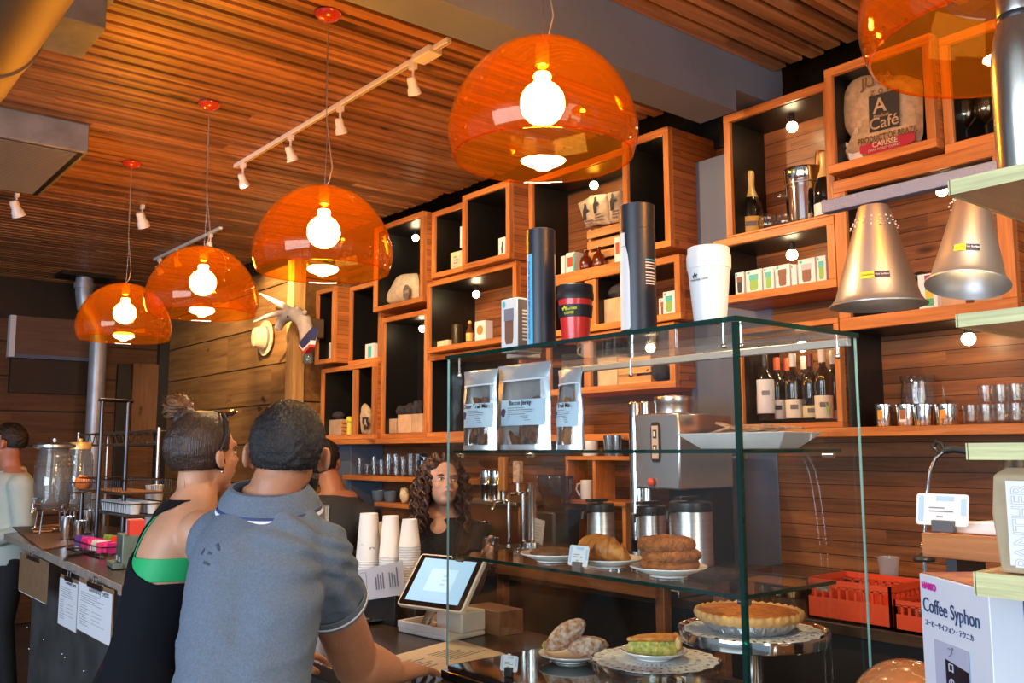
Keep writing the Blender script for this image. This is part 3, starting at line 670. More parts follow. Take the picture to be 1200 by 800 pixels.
# case floor: pastry plate
zf = ZF+.001
pp = at(672, 768, Z=zf+.012); pp.x = max(pp.x, X0+.105)
plate(pp.x, pp.y-.01, zf, .090, 'white plate with two sugar dusted filled pastries on the case floor')
M_pas = mat('sugar dusted pastry', (.40, .15, .04), .7, var=.5, vscale=70, bump=.9, bscale=90, col2=(.72, .62, .54))
def bun(c, rx, ry, rz, M, seed, lab):
    return tag(MB().ell(c, rx, ry, rz, 30, 18, M=M, fn=noisy(0, .14, 2.5, seed)).build('pastry', M_pas, ang=80), lab, 'pastry', 'sugar dusted pastries')
dview = V((rt.x, rt.y, 0)).normalized()
a_ = math.atan2(dview.y, dview.x)
q1 = V((pp.x, pp.y, zf))-dview*.022; q2 = V((pp.x, pp.y, zf))+dview*.040
bun(q1+V((0, 0, .068)), .066, .033, .030, Matrix.Rotation(a_, 3, 'Z')@Matrix.Rotation(-.62, 3, 'Y'), 1, 'sugar dusted pastry propped up on the left of its plate')
bun(q2+V((.01, -.01, .040)), .056, .034, .027, Matrix.Rotation(a_, 3, 'Z')@Matrix.Rotation(-.06, 3, 'Y'), 3, 'sugar dusted pastry lying flat on the right of its plate')
tag(MB().ell(q1+V((-.045, -.03, .035)), .014, .012, .012, 14, 10, fn=noisy(0, .3, 3)).build('filling', mat('green filling', (.62, .60, .16), .6, var=.4, vscale=60)), 'blob of yellow green filling oozing from the propped pastry', 'filling')
# doily
M_doily = mat('paper doily', (.80, .79, .80), .8, bump=.4, bscale=200)
def doily(c, r, lab):
    b = MB(); seg = 120; rings = [(.0, 0), (.40, 0), (.44, 1), (.52, 1), (.56, 0), (.62, 0), (.66, 2), (.74, 2), (.78, 0), (.84, 0), (.87, 3), (.93, 3), (.95, 0), (1.0, 0)]
    cx, cy, cz = c; rows = []
    for f, _ in rings:
        row = []
        for k in range(seg):
            a = 2*pi*k/seg; rr = r*f*(1+(.045*abs(math.sin(a*9)) if f > .9 else 0)); dz = -.010*max(0, f-.9)/.1*0
            row.append(len(b.v)); b.v.append(V((cx+rr*math.cos(a), cy+rr*math.sin(a), cz+dz+.0008*math.sin(a*18)*f)))
        rows.append(row)
    for j in range(1, len(rings)):
        for k in range(seg):
            if rings[j][1] and rings[j-1][1] == rings[j][1] and (k+rings[j][1]) % 3 == 0: continue
            b.f.append((rows[j-1][k], rows[j-1][(k+1) % seg], rows[j][(k+1) % seg], rows[j][k]))
    o = b.build('doily', M_doily, smooth=False, solid=.0006); return tag(o, lab, 'doily', 'white paper doilies')
# glass low stand + quiche
qc = at(768, 768, Z=1.085)
t = thing('glass_stand', (qc.x, qc.y, zf), 'low clear glass cake stand holding a doily and the quiche plate', 'cake stand')
rq = .163
MB().lathe([(0, .058), (rq*.96, .058), (rq, .062), (rq*1.005, .055), (rq*.97, .036), (rq*.93, .034), (rq*.9, .050), (0, .052)], (qc.x, qc.y, zf), 56).build('glass_plate', glass('thick glass', (.90, .93, .92), 2.2, 1.5), t)
MB().lathe([(0, .050), (.03, .050), (.026, .035), (.035, .012), (.07, .004), (.075, 0), (0, 0)], (qc.x, qc.y, zf), 32).build('foot', glass('thick glass', (.90, .93, .92), 2.2, 1.5), t)
doily((qc.x, qc.y, zf+.0605), rq*.93, 'white lace doily on the low glass stand, under the quiche')
plate(qc.x, qc.y-.005, zf+.0625, .084, 'small white plate with the slice of quiche on the doily')
# quiche slice: wedge seen from its cut face
M_qt = mat('browned quiche top', (.60, .17, .02), .45, var=.5, vscale=45, bump=.6, bscale=60, col2=(.78, .42, .10))
M_qf = mat('quiche filling', (.80, .62, .16), .6, var=.6, vscale=75, bump=.8, bscale=90, col2=(.26, .36, .06))
M_crust = mat('pale crust', (.70, .42, .16), .6, var=.3, vscale=30, bump=.5, bscale=60)
t = thing('quiche_slice', (qc.x, qc.y, zf+.072), 'wedge of green and yellow quiche with a browned top on a small plate', 'quiche')
R2 = Matrix.Rotation(a_, 3, 'Z')
def wedge(z0, z1, L, W, grow=0, zoff=0):
    vs = []
    for z in (z0, z1):
        e = grow if z == z1 else 0
        for x, y in ((-L, -.004), (-L*.2, -.014), (L*.55, -.016), (L+e, -.004), (L*.86+e, .032), (L*.2, .034), (-L*.5, .022)):
            vs.append(V((qc.x, qc.y-.01, 0))+R2@V((x, y*W, 0))+V((0, 0, z+.003*noise.noise(V((x*40, y*40, z*9))))))
    n = 7; return MB().add(vs, [tuple(range(n))[::-1], tuple(range(n, 2*n))]+[(i, (i+1) % n, n+(i+1) % n, n+i) for i in range(n)])
zq = zf+.0725
wedge(zq, zq+.034, .062, 1.25, .006).build('filling', M_qf, t, bevel=.002)
wedge(zq+.0345, zq+.044, .066, 1.35, .003).build('browned_top', M_qt, t, bevel=.003)
cb = MB()
for i in range(6):
    a = i/5; cb.ell(V((qc.x, qc.y-.01, 0))+R2@V((.064+.004*math.sin(a*3), -.012+.048*a, 0))+V((0, 0, zq+.030)), .009, .009, .017, 12, 8)
cb.build('crust', M_crust, t)
# steel cake stand + pie
sx, sy, sz = -1.308, 1.785, 1.195
t = thing('cake_stand', (sx, sy, zf), 'polished steel pedestal cake stand with a doily and whole pie', 'cake stand')
rs = .168
MB().lathe([(0, sz-.005-zf), (rs*.94, sz-.005-zf), (rs*.97, sz-zf), (rs, sz+.002-zf), (rs*1.005, sz-.004-zf), (rs, sz-.022-zf), (rs*.985, sz-.024-zf), (rs*.95, sz-.012-zf), (.03, sz-.016-zf), (0, sz-.016-zf)], (sx, sy, zf), 64).build('top_disc', M_chrome, t)
MB().lathe([(0, sz-.017-zf), (.030, sz-.017-zf), (.022, sz-.035-zf), (.020, .06), (.024, .035), (.04, .018), (.075, .008), (.078, 0), (0, 0)], (sx, sy, zf), 36).build('pedestal', M_chrome, t)
doily((sx, sy, sz-.0025), rs*.88, 'white lace doily under the pie on the steel cake stand')
t = thing('pie', (sx-.005, sy-.006, sz+.002), 'whole round pie with an orange filling and crimped crust in a foil tin', 'pie')
pcx, pcy, pcz = sx-.005, sy-.006, sz+.001
b = MB(); rows = []; seg = 144; rp_ = .118
for f, z in ((.0, 0), (.78, 0), (.80, .002), (.97, .026), (1.0, .027), (1.0, .029), (.96, .0285)):
    row = []
    for k in range(seg):
        a = 2*pi*k/seg; w_ = (.0018 if .79 < f < .99 and k % 2 else 0); rr = rp_*f-w_
        row.append(len(b.v)); b.v.append(V((pcx+rr*math.cos(a), pcy+rr*math.sin(a), pcz+z)))
    rows.append(row)
for A, B in zip(rows, rows[1:]):
    for k in range(seg): b.f.append((A[k], A[(k+1) % seg], B[(k+1) % seg], B[k]))
b.build('foil_tin', mat('foil', (.78, .80, .83), .25, .9), t, ang=20)
b = MB(); rows = []
for f, z in ((.97, .022), (1.02, .028), (1.035, .034), (1.01, .041), (.97, .043), (.94, .039), (.92, .03)):
    row = []
    for k in range(seg):
        a = 2*pi*k/seg; cr_ = math.cos(a*36); rr = rp_*(f+.012*cr_*(1 if f > .95 else 0)); row.append(len(b.v)); b.v.append(V((pcx+rr*math.cos(a), pcy+rr*math.sin(a), pcz+z+.002*cr_*(1 if f > .9 else 0))))
    rows.append(row)
for A, B in zip(rows, rows[1:]):
    for k in range(seg): b.f.append((A[k], A[(k+1) % seg], B[(k+1) % seg], B[k]))
b.build('crimped_crust', mat('golden crust', (.68, .36, .12), .6, var=.25, vscale=40, bump=.4, bscale=90), t, ang=70)
MB().lathe([(0, .043), (rp_*.5, .042), (rp_*.90, .040), (rp_*.95, .034), (0, .025)], (pcx, pcy, pcz), 64).build('filling', mat('orange pie filling', (.78, .24, .03), .5, var=.45, vscale=60, bump=1.0, bscale=110, col2=(.42, .09, .01)), t, ang=80)
# muffins on a dish behind the pedestal
mx = []
for i, (px, py, zz) in enumerate(((918, 778, 1.075), (905, 792, 1.045), (935, 797, 1.04))):
    p = at(px, py, X=-1.20-.02*i)
    tag(MB().ell((-1.19-.04*(i == 1)-.0*i, 1.60+.06*i, zf+.029), .036, .032, .028, 24, 14, fn=noisy(0, .12, 2.5, i)).build('roll', M_dough, ang=80),
        ['small browned roll on the case floor nearest the case corner', 'browned roll between two others below the steel stand', 'browned roll farthest back below the steel stand'][i], 'bread roll', 'browned rolls')
# long white dish with crackers, upper shelf
zs = Z1s+.001
xa = at(822, 506, Y=1.78).x; xb = X1-.012
b = MB(); L_ = (xb-xa)/2; cx = (xa+xb)/2; cy = 1.76
for (lx, ly, z) in ((L_*.72, .035, 0), (L_, .075, .036), (L_-.005, .070, .036), (L_*.70, .032, .006)):
    b.add([(cx-lx, cy-ly, zs+z), (cx+lx, cy-ly, zs+z), (cx+lx, cy+ly, zs+z), (cx-lx, cy+ly, zs+z)], [])
b.f += [(3, 2, 1, 0), (12, 13, 14, 15)]
for j in range(3):
    for k in range(4): b.f.append((j*4+k, j*4+(k+1) % 4, (j+1)*4+(k+1) % 4, (j+1)*4+k))
tag(b.build('serving_dish', M_china, bevel=.002), 'long white slant sided dish on the upper shelf at the case corner', 'dish')
rnd = random.Random(5)
M_crk = mat('brown crispbread', (.42, .22, .12), .8, var=.3, vscale=60, bump=.6, bscale=150)
for i in range(6):
    M_ = Matrix.Rotation(rnd.uniform(-.5, .5), 3, 'Z')@Matrix.Rotation((-.28, .3, -.1, .12, -.2, .1)[i], 3, 'Y')
    tag(MB().obox((xa+.065+i*.038, cy+rnd.uniform(-.02, .02), zs+.040+(i % 2)*.008), (.085, .05, .005), M=M_).build('crispbread', M_crk, bevel=.001),
        ['brown crispbread poking up at the left end of the white dish', 'brown crispbread second from the left in the dish', 'brown crispbread left of the middle of the dish', 'brown crispbread right of the middle of the dish', 'brown crispbread second from the right in the dish', 'brown crispbread at the right end of the white dish'][i], 'crispbread', 'crispbreads in the white dish')
# ---------------------------------------------------------------- pouches
M_foil = mat('silver pouch', (.74, .79, .86), .25, .6, bump=.5, bscale=18)
M_clear = glass('clear pouch', (.88, .84, .80), 2.5, 1.5, body=(.5, .4, .35), bw=.05, rough=.08)
def pouch(pxl, pxr, pyt, Y, title, lab, M_in, dark, rz=0, sub=6):
    xl = max(at(pxl, 500, Y=Y).x, X0+.014); xr = at(pxr, 500, Y=Y).x; H = at((pxl+pxr)/2, pyt, Y=Y).z-zs; W = (xr-xl)/max(.3, math.cos(rz)); cx = (xl+xr)/2
    t = thing('snack_pouch', (cx, Y, zs), lab, 'snack pouch', 'clear fronted snack pouches')
    ax = V((math.cos(rz), math.sin(rz), 0)); ny = V((-math.sin(rz), math.cos(rz), 0)); C_ = V((cx, Y, zs))
    def P(u, v, s):
        th = .030*(1-v)**.6*(1-abs(2*u-1)**2.5)+.0012; w = W*(1-.03*math.sin(v*pi))
        return C_+ax*((u-.5)*w)+ny*(s*th+.004*math.sin(v*9+u*4)*v)+V((0, 0, v*H))
    def sheet(s, u0, u1, v0, v1, off=0, nu=18, nv=24):
        b = MB()
        for j in range(nv+1):
            for i in range(nu+1):
                u = u0+(u1-u0)*i/nu; v = v0+(v1-v0)*j/nv; b.v.append(P(u, v, s)+ny*off)
        for j in range(nv):
            for i in range(nu):
                k = j*(nu+1)+i; f = (k, k+1, k+nu+2, k+nu+1); b.f.append(f if s < 0 else f[::-1])
        return b
    sheet(1, 0, 1, 0, 1).build('foil_back', M_foil, t, ang=80, solid=.0004)
    fr = sheet(-1, 0, .13, 0, 1); n = len(fr.v)
    for (u0, u1, v0, v1) in ((.87, 1, 0, 1), (.13, .87, .80, 1), (.13, .87, 0, .06)):
        s2 = sheet(-1, u0, u1, v0, v1); fr.add(s2.v, s2.f)
    fr.build('foil_border', M_foil, t, ang=80)
    sheet(-1, .13, .87, .06, .80, 0).build('clear_window', M_clear, t, ang=80)
    z_ = sheet(-1, .02, .98, .80, .82, -.002, 12, 2); z_.build('zip_seal', mat('zip seal', (.8, .83, .88), .3), t, ang=80)
    b = MB(); rnd = random.Random(int(pxl))
    for i in range(26):
        u = rnd.uniform(.2, .8); v = rnd.uniform(.08, .62)
        c_ = P(u, v, -1)*.45+P(u, v, 1)*.55; a = rnd.uniform(-1.2, 1.2)
        M3 = Matrix.Rotation(rz, 3, 'Z')@Matrix.Rotation(a, 3, 'Y')
        b.ell(c_, .010, .005, rnd.uniform(.014, .034), 8, 6, M=M3)
    b.build('contents', M_in, t)['kind'] = 'stuff'
    lb = sheet(-1, .14, .94, .28, .58, -.0016, 12, 8); lb.build('label', mat('pale blue label', (.50, .66, .80), .5), t, ang=80)
    oo = P(.54, .54, -1)-ny*.0030
    text(title, oo, ax, (0, 0, 1), H*.078, M_ink, t, spacing=1.05, bold=.0002)
    lines(P(.58, .41, -1)-ny*.0022, ax, V((0, 0, 1)), W*.5, H*.17, 7, M_greyink, t, thick=.3)
    patch(P(.22, .43, -1)-ny*.0024, ax, V((0, 0, 1)), W*.10, H*.10, mat('plum seal', (.10, .05, .12), .5), t, 'seal', poly=CIRC)
    return t
M_jerky = mat('jerky', (.24, .085, .035), .55, var=.5, vscale=60); M_trail = mat('trail mix', (.30, .12, .05), .6, var=.5, vscale=70); M_orangemix = mat('orange dried mix', (.62, .24, .05), .6, var=.4, vscale=60)
pouch(541, 583, 434, 1.560, 'Deer Trail Mix', 'silver edged pouch of trail mix on the upper shelf, left of the jerky', M_trail, 0)
pouch(584, 646, 426, 1.590, 'Bacon Jerky', 'silver edged pouch of jerky standing in front on the upper shelf', M_jerky, 0)
pouch(650, 687, 432, 1.60, 'Trail Mix', 'narrow turned pouch of orange dried mix, right of the jerky pouch', M_orangemix, 0, rz=-.22)
p = at(533, 500, Y=1.80)
t = thing('juice_bottle', (p.x+.02, 1.80, zs), 'small clear bottle with a green label at the left end of the upper shelf', 'bottle')
bx = max(p.x, X0+.035)
MB().lathe([(0, 0), (.020, 0), (.022, .01), (.022, .095), (.012, .12), (.010, .135), (0, .135)], (bx, 1.80, zs), 20).build('bottle_body', glass('green tinted plastic', (.8, .95, .8), 1.5, 1.5, body=(.6, .9, .6), bw=.3), t)
MB().lathe([(.0225, .03), (.0228, .031), (.0228, .088), (.0225, .089)], (bx, 1.80, zs), 20).build('label', mat('bright green label', (.15, .60, .10), .4), t)
MB().lathe([(0, .152), (.012, .151), (.012, .134), (0, .134)], (bx, 1.80, zs), 16).build('cap', M_white, t)
# ================================================================ ON TOP OF THE CASE
zt = ZT+.001
def tubeb(px, Y, pyt, w, lab, kind):
    x = at(px, 380, Y=Y).x; H = at(px, pyt, Y=Y).z-zt; r = w/2*dep((x, Y, zt))/F
    t = thing('bottle_tube', (x, Y, zt), lab, 'bottle packaging', 'black cardboard bottle tubes')
    mt = mat('matt black card', (.018, .022, .032), .38)
    MB().lathe([(0, 0), (r, 0), (r, H*.80), (0, H*.80)], (x, Y, zt), 48).build('tube_body', mt, t)
    MB().lathe([(r-.001, H*.80), (r-.001, H*.803), (r, H*.803), (r, H-.001), (r*.96, H), (0, H)], (x, Y, zt), 48).build('tube_cap', mt, t)
    view = math.atan2(-Y, -x)      # angle pointing back to the camera
    def curved(a0, a1, z0, z1, m, nm, off=.0006, n=10, shape=None):
        b = MB()
        for i in range(n+1):
            a = view+a0+(a1-a0)*i/n
            for z in (z0, z1):
                b.v.append(V((x+(r+off)*math.cos(a), Y+(r+off)*math.sin(a), zt+z)))
        for i in range(n): b.f.append((2*i, 2*i+1, 2*i+3, 2*i+2) if a1 < a0 else (2*i, 2*i+2, 2*i+3, 2*i+1))
        return b.build(nm, m, t, solid=0)
    return t, x, r, H, view, curved
def arcpt(x, Y, r, a, z): return V((x+r*math.cos(a), Y+r*math.sin(a), zt+z))
t, x, r, H, vw, curved = tubeb(634.5, 1.578, 270, 34, 'black bottle tube with a long cyan stripe of lettering, left of the red cup', 0)
M_cyan = mat('cyan print', (.10, .55, .85), .5)
curved(-1.35, -.62, .0, H*.78, M_cyan, 'stripe')
a = vw-.95; n_ = V((math.cos(a), math.sin(a), 0)); tang = V((-math.sin(a), math.cos(a), 0))
text('INSULATED STAINLESS STEEL WATER BOTTLE', arcpt(x, Y0, 0, 0, 0) if False else V((x, 1.578, zt+H*.39))+n_*(r*1.015), (0, 0, 1), -tang, .0098, mat('navy ink', (.01, .03, .12), .5), t, spacing=1.02, bold=.0001)
curved(1.15, 1.42, .0, H*.78, M_card, 'pale_stripe')
t, x, r, H, vw, curved = tubeb(749, 1.560, 241, 42, 'tallest black bottle tube printed with a white bottle, right of the red cup', 1)
# white bottle print wraps the left side
b = MB(); prof = [(0, .22), (.02, .25), (.45, .25), (.58, .20), (.66, .12), (.68, .10), (.755, .10), (.76, .02)]
for zf_, hw in prof:
    for k in range(9):
        a = max(vw-.98+(k/4-1)*hw*2.0, vw-1.5); b.v.append(V((x+(r+.0006)*math.cos(a), 1.560+(r+.0006)*math.sin(a), zt+.004+zf_*H)))
for i in range(len(prof)-1):
    for k in range(8): q = i*9+k; b.f.append((q, q+1, q+10, q+9))
b.build('bottle_print', M_card, t, smooth=False)
curved(-1.2, -.75, H*.66, H*.664, M_greyink, 'print_line', off=.001)
for k in range(9):
    zz = H*(.545-.022*k-(.012 if k > 3 else 0)); curved(.42, 1.15+.03*math.sin(k*3), zz, zz+H*.009, M_card if k else M_cyan, 'print_lines', off=.0008)
# red travel cup
x = at(674.5, 385, Y=1.585).x; Yc = 1.585; s_ = dep((x, Yc, zt))/F; H = at(674, 331, Y=Yc).z-zt; rt_ = 22*s_; rb = 15.5*s_
t = thing('travel_cup', (x, Yc, zt), 'red reusable coffee cup with a black lid and black band on the case', 'cup')
MB().lathe([(0, 0), (rb, 0), (rb*1.02, .003), (rb+(rt_-rb)*.80*.9, H*.70), (0, H*.70)], (x, Yc, zt), 40).build('cup_body', mat('red plastic', (.80, .03, .02), .3, coat=.3), t)
MB().lathe([(rb+(rt_-rb)*.50, H*.40), (rb+(rt_-rb)*.50+.002, H*.405), (rb+(rt_-rb)*.66+.002, H*.60), (rb+(rt_-rb)*.66, H*.605)], (x, Yc, zt), 40).build('band', mat('black silicone', (.012, .013, .016), .5), t)
MB().lathe([(rt_*.90, H*.70), (rt_*.99, H*.70), (rt_, H*.72), (rt_, H*.80), (rt_*.97, H*.815), (rt_*.96, H*.93), (rt_*.9, H*.95), (rt_*.82, H*.93), (0, H*.92)], (x, Yc, zt), 40).build('lid', mat('black silicone', (.012, .013, .016), .5), t)
MB().obox((x-.008, Yc-.004, zt+H*.955), (.03, .014, .012), .3).build('stopper', mat('black silicone', (.012, .013, .016), .5), t, bevel=.003)
vw = math.atan2(-Yc, -x); M_yel = mat('yellow print', (.75, .72, .03), .5)
a = vw-.62; n_ = V((math.cos(a), math.sin(a), 0)); tg = V((-math.sin(a), math.cos(a), 0)); rr = rb+(rt_-rb)*.58+.004
HORSE = [(-.5, -.1), (-.3, -.5), (-.2, -.45), (-.22, -.1), (.15, -.1), (.3, -.5), (.4, -.45), (.3, -.05), (.5, .1), (.45, .25), (.3, .2), (.2, .1), (.0, .5), (-.15, .45), (-.2, .1), (-.4, .1)]
patch(V((x, Yc, zt+H*.54))+n_*rr, tg, (0, 0, 1), .016, .013, M_yel, t, 'horse_mark', poly=HORSE)
text('PANTHER', V((x, Yc, zt+H*.52))+n_*rr+tg*.019, tg, (0, 0, 1), .0085, M_yel, t, bold=.0002)
text('COFFEE', V((x, Yc, zt+H*.455))+n_*rr+tg*.013, tg, (0, 0, 1), .0085, M_yel, t, bold=.0002)
# white cup
x = at(832, 360, Y=1.565).x; Yc = 1.565; s_ = dep((x, Yc, zt))/F; H = at(832, 290, Y=Yc).z-zt; rt_ = 26*s_; rb = 18.5*s_
t = thing('travel_cup', (x, Yc, zt), 'all white reusable cup at the near corner of the case top', 'cup')
MB().lathe([(0, 0), (rb, 0), (rb*1.02, .003), (rt_*.93, H*.66), (rt_*.97, H*.72), (0, H*.72)], (x, Yc, zt), 40).build('cup_body', M_white, t)
MB().lathe([(rt_*.9, H*.70), (rt_*.99, H*.71), (rt_*1.0, H*.87), (rt_*.98, H*.90), (rt_*.96, H*.90), (rt_*.94, H*.985), (rt_*.85, H), (rt_*.8, H*.98), (0, H*.975)], (x, Yc, zt), 40).build('lid', M_white, t)
vw = math.atan2(-Yc, -x); a = vw-.72; n_ = V((math.cos(a), math.sin(a), 0)); tg = V((-math.sin(a), math.cos(a), 0)); rr = rb+(rt_*.93-rb)*.93+.001
patch(V((x, Yc, zt+H*.60))+n_*rr, tg, (0, 0, 1), .013, .012, M_ink, t, 'horse_mark', poly=HORSE)
text('PANTHER COFFEE', V((x, Yc, zt+H*.54))+n_*rr+tg*.012, tg, (0, 0, 1), .006, M_greyink, t)
# tumbler cartons
def tumbler_box(x, Y, z, w, d_, h, lab, front=(M_teal, M_green), rz=0, sidem=None, group='white window cartons holding tumblers'):
    t = thing('tumbler_carton', (x, Y, z), lab, 'carton', group)
    MB().obox((x, Y, z+h/2), (w, d_, h), rz).build('carton', M_card, t, bevel=.0015)
    ax = V((math.cos(rz), math.sin(rz), 0)); fn_ = V((math.sin(rz), -math.cos(rz), 0))
    o = V((x, Y, z))+fn_*(d_/2+.0004)
    poly = [(-.5, .5), (-.5, -.3), (-.38, -.5), (.38, -.5), (.5, -.3), (.5, .5)]
    patch(o+V((0, 0, h*.42)), ax, (0, 0, 1), w*.52, h*.52, front[1], t, 'cup_window', poly=poly)
    patch(o+V((0, 0, h*.70))+fn_*.0006, ax, (0, 0, 1), w*.58, h*.22, front[0], t, 'lid_print')
    patch(o+V((0, 0, h*.90))-ax*w*.32, ax, (0, 0, 1), w*.2, h*.12, M_teal, t, 'corner_mark', poly=CIRC)
    if sidem:
        sn = ax; so = V((x, Y, z+h/2))+sn*(w/2+.0004)
        patch(so, -fn_, (0, 0, 1), d_*.94, h*.94, sidem, t, 'side_print')
        lines(so+sn*.0008, -fn_, V((0, 0, 1)), d_*.6, h*.6, 9, M_card, t, thick=.4)
    return t
Y = 1.63; xa = at(572, 390, Y=Y).x
M_taupe = mat('taupe print', (.17, .14, .14), .6)
x2 = at(598, 390, Y=1.60).x
tumbler_box(x2-.006, 1.645, zt, .070, .088, at(590, 351, Y=1.60).z-zt, 'white and taupe tumbler carton on the case top, against the striped tube', (M_greyink, M_brown), 0, M_taupe)
tumbler_box(xa+.035, 1.735, zt, .074, .07, at(580, 357, Y=1.70).z-zt, 'grey windowed tumbler carton at the left end of the case top', (mat('lid grey', (.45, .50, .55), .5), M_brown), 0)
# ================================================================ THINGS IN THE BOXES
def px2x(px, py, Y): return at(px, py, Y=Y).x
def scl(px, py, Y): return dep(at(px, py, Y=Y))/F          # metres per pixel there
def card_box(px0, px1, py, Yf, z, h, d_, lab, m=None, mark=None, nm='carton', cat='carton', group=None, rz=0):
    xa, xb = px2x(px0, py, Yf), px2x(px1, py, Yf); w = xb-xa; cx = (xa+xb)/2
    t = thing(nm, (cx, Yf+d_/2, z), lab, cat, group)
    MB().obox((cx, Yf+d_/2, z+h/2), (w, d_, h), rz).build('box_body', m or M_card, t, bevel=.002)
    if mark: patch((cx, Yf-.0005, z+h*.55), (1, 0, 0), (0, 0, 1), w*.6, h*.45, mark, t, 'print', poly=CIRC if mark is M_orangep else None)
    return t
M_orangep = mat('orange print', (.70, .25, .05), .5)
s = S['A1']; card_box(381, 387, 410, s['Yf']+.10, s['Z0'], .14, .08, 'pale carton half hidden in the narrow end box')
s = S['A2']; t = card_box(428, 438, 405, s['Yf']+.05, s['Z0'], .115, .09, 'white carton with teal print alone in the second box from the left')
p = worldloc(t); patch((p.x+.005, s['Yf']+.0495, s['Z0']+.055), (1, 0, 0), (0, 0, 1), .05, .085, M_teal, t, 'teal_print')
def sack(pts_px, Y, z0, dpt, lab, m=M_burlap, nm='burlap_sack', cat='sack', group=None):
    """slumped bag: px outline swelled into a cushion, standing at z0"""
    t = thing(nm, (0, 0, 0), lab, cat, group); P = [at(a, b_, Y=Y) for a, b_ in pts_px]
    cx = sum(p.x for p in P)/len(P); cz = (max(p.z for p in P)+z0)/2; t.location = (cx, Y, z0); t['_w'] = [cx, Y, z0]
    n = 48; per = []
    L_ = [(P[i], P[(i+1) % len(P)]) for i in range(len(P))]; tot = sum((b_-a).length for a, b_ in L_)
    for k in range(n):
        d_ = tot*k/n
        for a, b_ in L_:
            l = (b_-a).length
            if d_ <= l: per.append(a.lerp(b_, d_/l)); break
            d_ -= l
    b = MB(); fr = [1, .93, .8, .6, .35, .12]
    for sgn in (-1, 1):
        base = len(b.v)
        for j, f in enumerate(fr):
            for p in per:
                dd = dpt*(1-f**2.2)**.5*(1+.12*noise.noise(V((p.x*9, f*4, p.z*9))))
                z = cz+(p.z-cz)*f; b.v.append(V((cx+(p.x-cx)*f, Y+sgn*dd, max(z, z0+.001))))
        for j in range(len(fr)-1):
            for k in range(n):
                q = (base+j*n+k, base+j*n+(k+1) % n, base+(j+1)*n+(k+1) % n, base+(j+1)*n+k); b.f.append(q if sgn < 0 else q[::-1])
        last = base+(len(fr)-1)*n; f_ = tuple(range(last, last+n)); b.f.append(f_ if sgn < 0 else f_[::-1])
    b.build('sack_body', m, t, ang=70)
    return t, cx, cz
M_cream = mat('cream canvas', (.72, .62, .40), .85, var=.2, vscale=20, bump=.5, bscale=120)
s = S['A3']; z0 = s['Z0']
t, cx, cz = sack([(455, 357), (457, 345), (468, 324), (474, 321), (489, 320), (491, 330), (491, 352)], 3.47, z0, .07, 'slumped cream canvas sack with a dark round print', M_cream)
c = at(476, 342, Y=3.39); patch(c, (1, 0, 0), (0, 0, 1), .085, .10, M_taupe, t, 'round_print', poly=CIRC); text('CAFE', c+V((0, -.003, .0)), (1, 0, 0), (0, 0, 1), .03, M_cream, t)
s = S['A4']; t = card_box(528, 541, 300, s['Yf']+.06, s['Z0'], .125, .09, 'printed white paper bag in the upper box beside the one with the dark figure', M_cream, nm='paper_bag', cat='paper bag')
c = worldloc(t); lines((c.x, s['Yf']+.059, s['Z0']+.06), V((1, 0, 0)), V((0, 0, 1)), .05, .08, 4, M_taupe, t)
card_box(539, 541.4, 275, s['Yf']+.02, s['Z0']+.126, .14, .02, 'thin white sleeve standing above the printed paper bag', M_card)
s = S['A5']; t = card_box(584, 592, 285, s['Yf']+.05, s['Z0'], .115, .07, 'small white bag with a dark printed figure, in the protruding upper box', M_card, nm='paper_bag', cat='paper bag')
c = worldloc(t); patch((c.x+.004, s['Yf']+.0495, s['Z0']+.055), (1, 0, 0), (0, 0, 1), .022, .07, M_ink, t, 'figure_print', poly=[(-.3, -.5), (.3, -.5), (.25, .1), (.45, .25), (.15, .5), (-.2, .5), (-.15, .2), (-.45, 0)])
# A6 : little block, dark tin, bottle, white carton
s = S['A6']; z0 = s['Z0']; Yi = s['Yf']+.06
card_box(509, 525, 395, Yi, z0, .045, .08, 'low cream block at the left of the wide box under the bulb', M_cream)
x0_ = px2x(534, 385, Yi+.05); r = 6.5*scl(534, 385, Yi)
t = thing('coffee_tin', (x0_, Yi+.06, z0), 'dark lidded tin between the cream block and the small bottle', 'tin')
MB().lathe([(0, 0), (r, 0), (r, .125), (r*.96, .13), (0, .13)], (x0_, Yi+.06, z0), 24).build('tin_body', mat('dark olive tin', (.05, .04, .02), .3, .5), t)
MB().lathe([(r*1.02, .125), (r*1.02, .142), (r*.9, .145), (0, .145)], (x0_, Yi+.06, z0), 24).build('lid', mat('dark olive tin', (.05, .04, .02), .3, .5), t)
x0_ = px2x(549, 385, Yi+.03)
t = thing('syrup_bottle', (x0_, Yi+.04, z0), 'small amber glass bottle with a round stopper and label', 'bottle')
MB().lathe([(0, 0), (.022, 0), (.024, .01), (.024, .08), (.012, .105), (.011, .125), (0, .125)], (x0_, Yi+.04, z0), 20).build('bottle_body', glass('amber glass', (.75, .45, .2), 1.5, 1.5, body=(.5, .25, .1), bw=.3), t)
MB().lathe([(.0245, .02), (.0248, .021), (.0248, .07), (.0245, .071)], (x0_, Yi+.04, z0), 20).build('label', mat('gold label', (.7, .45, .12), .4), t)
MB().ell((x0_, Yi+.04, z0+.137), .013, .013, .013, 14, 10).build('stopper', mat('gold label', (.7, .45, .12), .4), t)
card_box(556.5, 568.5, 385, Yi-.01, z0, .125, .06, 'white carton with an orange round print, right of the small amber bottle', M_card, M_orangep)
